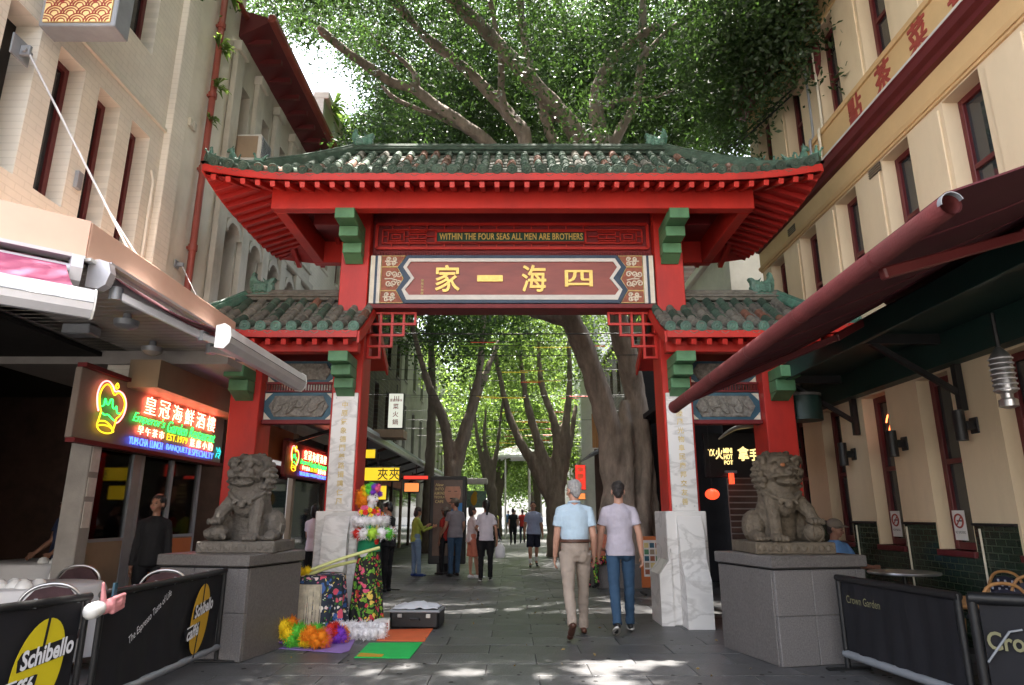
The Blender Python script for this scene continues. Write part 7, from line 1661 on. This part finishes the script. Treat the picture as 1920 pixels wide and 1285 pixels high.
    for sh, e, w, d1, d2, sx in hands:
        if sleeve <= 1: q = sh+d1*.29*sleeve; m.tube([sh, lerp(sh, q, .5), q], [.060*fw, .066*fw, .070*fw], 14); m.ball(sh, .060*fw); m.caps(U((-sx*-.05, -.01, 1.445)), sh, .052, .060*fw, 12)
        else: m.tube([sh, lerp(sh, e, .5), e, lerp(e, w, .5), w], [.060*fw, .060*fw, .053*fw, .05*fw, .043*fw], 14); m.ball(sh, .060*fw); m.ball(e, .056*fw); m.caps(U((sx*.05, -.01, 1.445)), sh, .052, .060*fw, 12)
    shirt = emit('shirt', m, top, fine*.95, 2, .008 if fine < .02 else 0, 8, seed=int(y*5))
    if collar: m = MB(); m.tube([U((.07*math.cos(a*PI/8), -.01+.066*math.sin(a*PI/8), 1.505-.012*math.sin(a*PI/8))) for a in range(16)], .014, 6, closed=True, squash=1.0); solid('collar', m, top, shirt)
    if belt: m = MB(); m.tube([Pv+Vector((.160*hw*fat*math.cos(a*PI/16), -.005+.119*fat*math.sin(a*PI/16), .135)) for a in range(32)], .021, 6, closed=True); solid('belt', m, belt)
    # --- shoes
    for h, kp, an, Q, heel, toe, sx in jl:
        m = MB(); A = Pv+an; hl = A+Q @ Vector((0, -.045, -.052)); bl_ = A+Q @ Vector((sx*.012, .10, -.058)); tp = A+Q @ Vector((sx*.018, .165, -.064))
        m.ball(hl, (.036, .042, .034), 12, 8, rot=Q); m.caps(hl, bl_, .036, .040, 12); m.ball(tp, (.038, .05, .026), 12, 8, rot=Q); m.caps(A+Q @ Vector((0, -.01, -.03)), bl_, .040, .030, 12)
        lo = MB()
        o = emit('shoe', m, shoes, fine*.8, 2)
        if sole: m = MB(); m.loft([(A+Q @ Vector((sx*.01, .055, z)), .046, .135, Q) for z in (-.088, -.068)], 18); solid('sole', m, sole, o)
        if shorts and not skirt and sole: pass
    if shorts and sex == 'm':
        for h, kp, an, Q, heel, toe, sx in jl: m = MB(); m.tube([Pv+lerp(kp, an, .68), Pv+lerp(kp, an, .85), Pv+an], [.043, .042, .043], 12); solid('sock', m, 'white', body)
    if not shorts and not skirt and fine < .013:                           # back pockets and seams
        for sx in (-1, 1):
            m = MB(); g = [[Pv+Vector((sx*.075+(-.052+.104*i/4)*(1-.25*(j/3)), -.128+.012*abs(i-2)/2+.012*(j/3)*(1 if j > 1 else 0)-.004, .045-.11*j/3)) for j in range(4)] for i in range(5)]; m.sheet(g, two=(0, -.004, 0)); 
            if belt: m = MB(); m.bar(Pv+Vector((sx*.12-.05, -.108, .03)), Pv+Vector((sx*.10+.03*sx, -.114, .03)), .006, .006); solid('pocket_welt', m, bottom)
    # --- hair and hats
    m = MB()
    if style in ('short', 'grey'):
        m.ball(Hd((0, -.018, 1.703)), (.084, .098, .085), 18, 12, rot=H3); m.ball(Hd((0, -.045, 1.655)), (.076, .068, .08), 14, 10, rot=H3); m.ball(Hd((0, .038, 1.748)), (.06, .05, .03), 12, 8, rot=H3); m.caps(Hd((0, -.06, 1.61)), Hd((0, -.06, 1.60)), .048, .045)
    else:
        m.ball(Hd((0, -.018, 1.70)), (.088, .102, .09), 18, 12, rot=H3); m.ball(Hd((0, -.05, 1.65)), (.084, .066, .09), 14, 10, rot=H3)
        if style == 'pony': m.tube(cat_rom([Hd((0, -.10, 1.71)), Hd((0, -.15, 1.66)), Hd((0, -.145, 1.55)), Hd((0, -.125, 1.42))], 4), [.035]*5+[.042]*4+[.03]*4, 10)
        if style == 'bob': m.ball(Hd((0, -.04, 1.60)), (.092, .07, .10), 14, 10, rot=H3)
        if style == 'bun': m.ball(Hd((0, -.11, 1.72)), .045)
    if style != 'none': emit('hair', m, hair, fine*.8, 1, .006, 34)
    if hat:
        m = MB(); m.ball(Hd((0, -.012, 1.715)), (.094, .112, .085), 18, 10, rot=H3); m.ball(Hd((0, .10, 1.715)), (.075, .085, .012), 14, 6, rot=H3)
        if hat == 'brim': m.loft([(Hd((0, -.0, 1.70)), .135, .15), (Hd((0, 0, 1.712)), .135, .15)], 20)
        emit('cap', m, 'cap_brown', fine*.8, 1)
    if glasses:
        m = MB()
        for sx in (-1, 1): m.tube([Hd((sx*.035, .098, 1.652)), Hd((sx*.078, .08, 1.655)), Hd((sx*.086, -.01, 1.65))], .0035, 5)
        m.tube([Hd((-.035, .098, 1.652)), Hd((.035, .098, 1.652))], .003, 5); solid('glasses', m, 'eye_dark', body)
    return t, dict(U=U, Hd=Hd, Pv=Pv, S=S, hands=hands, jl=jl, solid=solid, emit=emit, s=s)
# --- the two men walking away
manA, ia = person('grey haired man in a light blue polo shirt and khaki trousers walking away', .80, 8.78, 1.87, R(2), 'sky_shirt', 'khaki', 'leather_brown', 'hair_grey', 'skin', legs=((-22, 18, 38), (15, 5, 0)), arms=((4, 9, 16), (-2, 10, 28)), head=(26, 2), style='grey', fine=.010, tuck=True, belt='leather_brown', glasses=True, collar=True, sleeve=.62, fat=1.06)
person('dark haired man in a lilac grey t-shirt and blue jeans walking away', 1.41, 9.02, 1.83, R(-2), 'lilac_tee', 'jeans', 'shoe_black', 'hair_dark', 'skin', legs=((-14, 12, 26), (10, 3, 0)), arms=((8, 13, 12), (-6, 14, 14)), head=(-4, 0), fine=.010, sole='sole', sleeve=.62, fat=.97)
# --- people beyond the gate
person('man in a grey t-shirt, brown cap and blue jeans with hands in front', -1.40, 16.9, 1.80, R(25), 'grey_tee', 'jeans', 'shoe_black', 'hair_dark', 'skin', legs=((-2, 0, 0), (6, 3, 0)), arms=((12, 10, 40), (10, 12, 35)), head=(35, -10), hat='cap', fine=.015, fat=1.05)
person('woman with a black ponytail in a loose white t-shirt and black leggings', -.60, 15.8, 1.74, R(4), 'white_tee', 'black_tight', 'shoe_black', 'hair_black', 'skin_tan', 'f', legs=((0, 0, 0), (8, 2, 0)), arms=((25, 12, 60), (-6, 16, 12)), head=(8, -6), style='pony', fine=.015, fat=1.22, sole='sole', sleeve=.7)
person('girl in shorts and white sneakers half hidden by the white shirted woman', -.95, 16.4, 1.62, R(-70), 'pink_white', 'coral', 'shoe_white', 'hair_dark', 'skin_tan', 'f', legs=((0, 0, 0), (10, 4, 0)), arms=((20, 8, 50), (20, 8, 50)), style='bob', fine=.016, shorts=True)
person('child sized person in red top behind the man with the cap', -1.72, 17.5, 1.60, R(60), 'red_cloth', 'black_cloth', 'shoe_black', 'hair_black', 'skin_dark', 'f', style='bob', fine=.018, hat='brim')
person('person in a lime green shirt and pale jeans looking at a phone', -2.35, 16.9, 1.60, R(-60), 'lime_shirt', 'pale_jeans', 'shoe_blue', 'hair_dark', 'skin_tan', 'f', legs=((0, 0, 0), (6, 3, 0)), arms=((30, 8, 85), (30, 8, 80)), head=(0, -16), style='bob', fine=.015, sleeve=2)
person('person in a black jacket standing at the barrier behind the costume', -2.45, 13.6, 1.66, R(70), 'black_cloth', 'black_cloth', 'shoe_black', 'hair_black', 'skin_tan', arms=((30, 6, 80), (30, 6, 80)), head=(0, -14), fine=.014, sleeve=2, fat=1.1)
person('balding man in a pale blue checked shirt and black shorts walking towards the camera', .62, 19.9, 1.80, R(183), 'check_shirt', 'navy_cloth', 'shoe_black', 'hair_dark', 'skin_tan', legs=((-18, 10, 25), (12, 4, 0)), arms=((-8, 14, 10), (8, 14, 15)), fine=.014, shorts=True, fat=1.08, sleeve=.75)
person('woman in a white blouse with her back turned inside the left bay', -3.62, 12.6, 1.60, R(-10), 'white_tee', 'black_cloth', 'shoe_black', 'hair_black', 'skin_tan', 'f', arms=((20, 8, 60), (20, 8, 60)), style='bob', fine=.015)
person('waitress dressed in black standing in the restaurant entrance', -4.45, 8.55, 1.66, R(200), 'black_cloth', 'black_cloth', 'shoe_black', 'hair_black', 'skin_dark', 'f', arms=((0, 9, 10), (0, 9, 12)), head=(-25, 6), style='bun', fine=.013, sleeve=2)
person('man in a striped dark shirt deep inside the restaurant', -6.35, 9.75, 1.68, R(150), 'stripe_navy', 'navy_cloth', 'shoe_black', 'hair_grey', 'skin_dark', arms=((10, 8, 40), (10, 8, 40)), fine=.016)
person('man in a brown cap and blue shirt sitting at a table right of the lion', 4.42, 9.45, 1.72, R(195), 'blue_shirt', 'navy_cloth', 'shoe_black', 'hair_dark', 'skin_dark', legs=((88, 90, 0), (88, 90, 0)), arms=((30, 10, 60), (30, 10, 60)), head=(35, -12), hat='cap', fine=.014, seat=.47, sleeve=.8)
m = MB(); m.bx(4.2, 4.64, 9.25, 9.7, .40, .45, .01); st_ = thing('stool', 'plain black stool under the seated man in a blue shirt', 'stool', (4.42, 9.47, 0)); part('seat', m, 'black', st_)
for a_, b_ in ((4.24, 9.3), (4.6, 9.3), (4.24, 9.66), (4.6, 9.66)): m = MB(); m.tube([(a_, b_, 0), (a_, b_, .40)], .015, 6); part('leg', m, 'black', st_)
person('woman in a coral top and dark floral trousers sitting on the granite planter', 1.85, 14.30, 1.62, R(140), 'coral', 'floral_red', 'shoe_black', 'hair_black', 'skin_tan', 'f', legs=((84, 88, 0), (80, 84, 0)), arms=((25, 8, 70), (25, 8, 70)), head=(0, -20), style='bob', fine=.015, seat=.48)
for lab, x, y, H, rz_2, tp, bt_, f in (('dark dressed walker in the middle of the far street', .05, 34, 1.7, 0, 'black_cloth', 'black_cloth', .02), ('walker in a red jacket next to the dark dressed walker', .55, 36, 1.68, 0, 'red_cloth', 'navy_cloth', .02), ('far walker in white at the bright end of the street', .2, 50, 1.72, 180, 'white_tee', 'navy_cloth', .024), ('far walker in blue at the bright end of the street', -.3, 53, 1.72, 180, 'blue_shirt', 'khaki', .024), ('far walker in yellow near the left shops', -.9, 38, 1.65, 120, 'lime_shirt', 'navy_cloth', .022), ('far walker in black near the right trees', 1.1, 42, 1.7, 200, 'navy_cloth', 'navy_cloth', .022)):
    person(lab, x, y, H, R(rz_2), tp, bt_, legs=((-14, 8, 20), (10, 3, 0)), arms=((-8, 8, 10), (10, 8, 15)), fine=f)
# --- the busker in costume
FZ = R(-108)
bk, ib = person('busker in a rainbow wig, flower garlands and a long floral skirt', -1.93, 9.35, 1.74, FZ, 'stage_green', 'floral_red', 'shoe_black', 'hair_dark', 'face_paint', 'f', legs=((0, 0, 0), (2, 0, 0)), arms=((28, 10, 70), (28, 10, 70)), head=(-6, 4), style='none', fine=.011, sleeve=2, skirt=True, dz=.02, apron=True, group='people in the street')
U, Hd, Pv, S = ib['U'], ib['Hd'], ib['Pv'], ib['S']
m = MB(); n = 56; vs = []
for i, (z, a, c) in enumerate(((1.02, .150, .118), (.96, .165, .13), (.84, .19, .16), (.6, .215, .19), (.3, .235, .21), (.10, .25, .23))):
    for k in range(n):
        th = 2*PI*k/n; w_ = 1+.0 if i < 2 else 1+.022*(i-1)*math.sin(th*8+.8*math.sin(3*th)); vs.append((a*math.cos(th)*w_, c*math.sin(th)*w_, z))
vs += [(v[0]*.97, v[1]*.97, v[2]) for v in vs[-n:]]
m.add(vs, [(i*n+k, i*n+(k+1) % n, (i+1)*n+(k+1) % n, (i+1)*n+k) for i in range(6) for k in range(n)]); ib['solid']('skirt', m, 'floral_red')
rw = random.Random(2)
def tuft(name, lst, mt, n=60): 
    m = MB()
    for c, r in lst: fuzzball(m, c, r, n, rw)
    ib['solid'](name, m, mt, None, 40)
tuft('wig', [(Hd((a, b, z)), r) for a, b, z, r in ((.05, -.12, 1.70, .10), (-.04, -.12, 1.68, .085), (.11, -.06, 1.63, .085), (-.10, -.06, 1.65, .085), (.0, -.16, 1.62, .10), (.07, -.11, 1.58, .07), (-.06, -.12, 1.58, .07))], 'fuzz_orange', 80)
tuft('wig', [(Hd((a, b, z)), r) for a, b, z, r in ((.05, -.06, 1.77, .075), (-.05, -.07, 1.76, .075), (.1, -.03, 1.70, .06))], 'fuzz_yellow', 70)
tuft('wig', [(Hd((a, b, z)), r) for a, b, z, r in ((.04, .0, 1.80, .075), (-.05, .0, 1.79, .075), (.09, .02, 1.74, .065), (-.09, .01, 1.73, .06))], 'fuzz_green', 70)
tuft('wig', [(Hd((a, b, z)), r) for a, b, z, r in ((.03, .065, 1.785, .065), (-.04, .06, 1.78, .065), (.08, .08, 1.72, .05), (-.08, .08, 1.70, .055))], 'fuzz_purple', 70)
tuft('wig', [(Hd((.02, .11, 1.765)), .055), (Hd((-.03, .10, 1.80)), .045)], 'fuzz_pink', 70)
cols = ['pink', 'yellow', 'redf', 'orange', 'pink', 'redf', 'yellow', 'whitef']
for k in range(26):                                       # garlands of cloth flowers
    a = k*2*PI/13; ring = k//13; r1 = .10+.05*ring; c = U((r1*1.15*math.cos(a), .03*ring-.01+r1*math.sin(a), 1.50-.05*ring-.05*max(0, math.sin(a))*(1+ring)))
    m = MB()
    for p in range(6): b_ = p*PI/3; dd = (c-U((0, 0, 1.45))).normalized(); s1 = dd.orthogonal().normalized(); s2 = dd.cross(s1); m.ball(c+dd*.02+(s1*math.cos(b_)+s2*math.sin(b_))*.026, .019, 8, 5)
    m.ball(c+dd*.032, .013, 8, 5); ib['solid']('garland_flower', m, 'fuzz_'+cols[k % 8])
for k in range(7):
    c = U((.06-.0*k, .135+.01*math.sin(k), 1.40-k*.055)); m = MB()
    for p in range(6): b_ = p*PI/3; m.ball(c+Vector((math.cos(b_)*.028, .012, math.sin(b_)*.028)), .02, 8, 5)
    ib['solid']('garland_flower', m, 'fuzz_'+cols[(k*3) % 8])
tuft('white_boa', [(U((.25*math.cos(k*2*PI/16), .0+.19*math.sin(k*2*PI/16), 1.34+.02*math.sin(k*3))), .085) for k in range(16)], 'fuzz_whitef', 45)
for k in range(12):                                       # striped ruffle round the folded arms
    a = k*2*PI/12; tuft('sleeve_ruffle', [(U((.25*math.cos(a), .05+.22*math.sin(a), 1.18)), .10)], 'fuzz_'+['whitef', 'lime', 'whitef', 'green', 'whitef', 'redf'][k % 6], 45)
bln = thing('long_balloon', 'pair of long pale yellow modelling balloons leaning from the drum to the costume', 'balloon', (-2.6, 8.75, .8)); mat('balloon_yellow', (.62, .66, .26), .3, .05)
for a_, b_ in ((P(560, 1078, 8.75), P(712, 1027, 9.0)), (P(566, 1083, 8.75), P(668, 1052, 9.1))): m = MB(); m.tube(cat_rom([a_, lerp(a_, b_, .5)+V((0, 0, .02)), b_], 6), .021, 10); part('balloon', m, 'balloon_yellow', bln, 60)

tb = thing('shopping_bag', 'thin white plastic shopping bag hanging at the hand of the white shirted woman', 'bag', (-.27, 15.85, .62)); m = MB(); m.loft([((-.27, 15.85, .50), .09, .05), ((-.27, 15.85, .56), .12, .07), ((-.27, 15.85, .72), .11, .06), ((-.27, 15.85, .80), .05, .03)], 14); part('bag_body', m, 'cloth_white', tb, 50); m = MB(); m.tube([(-.30, 15.85, .79), (-.27, 15.85, .90), (-.24, 15.85, .79)], .008, 5); part('bag_handle', m, 'cloth_white', tb)
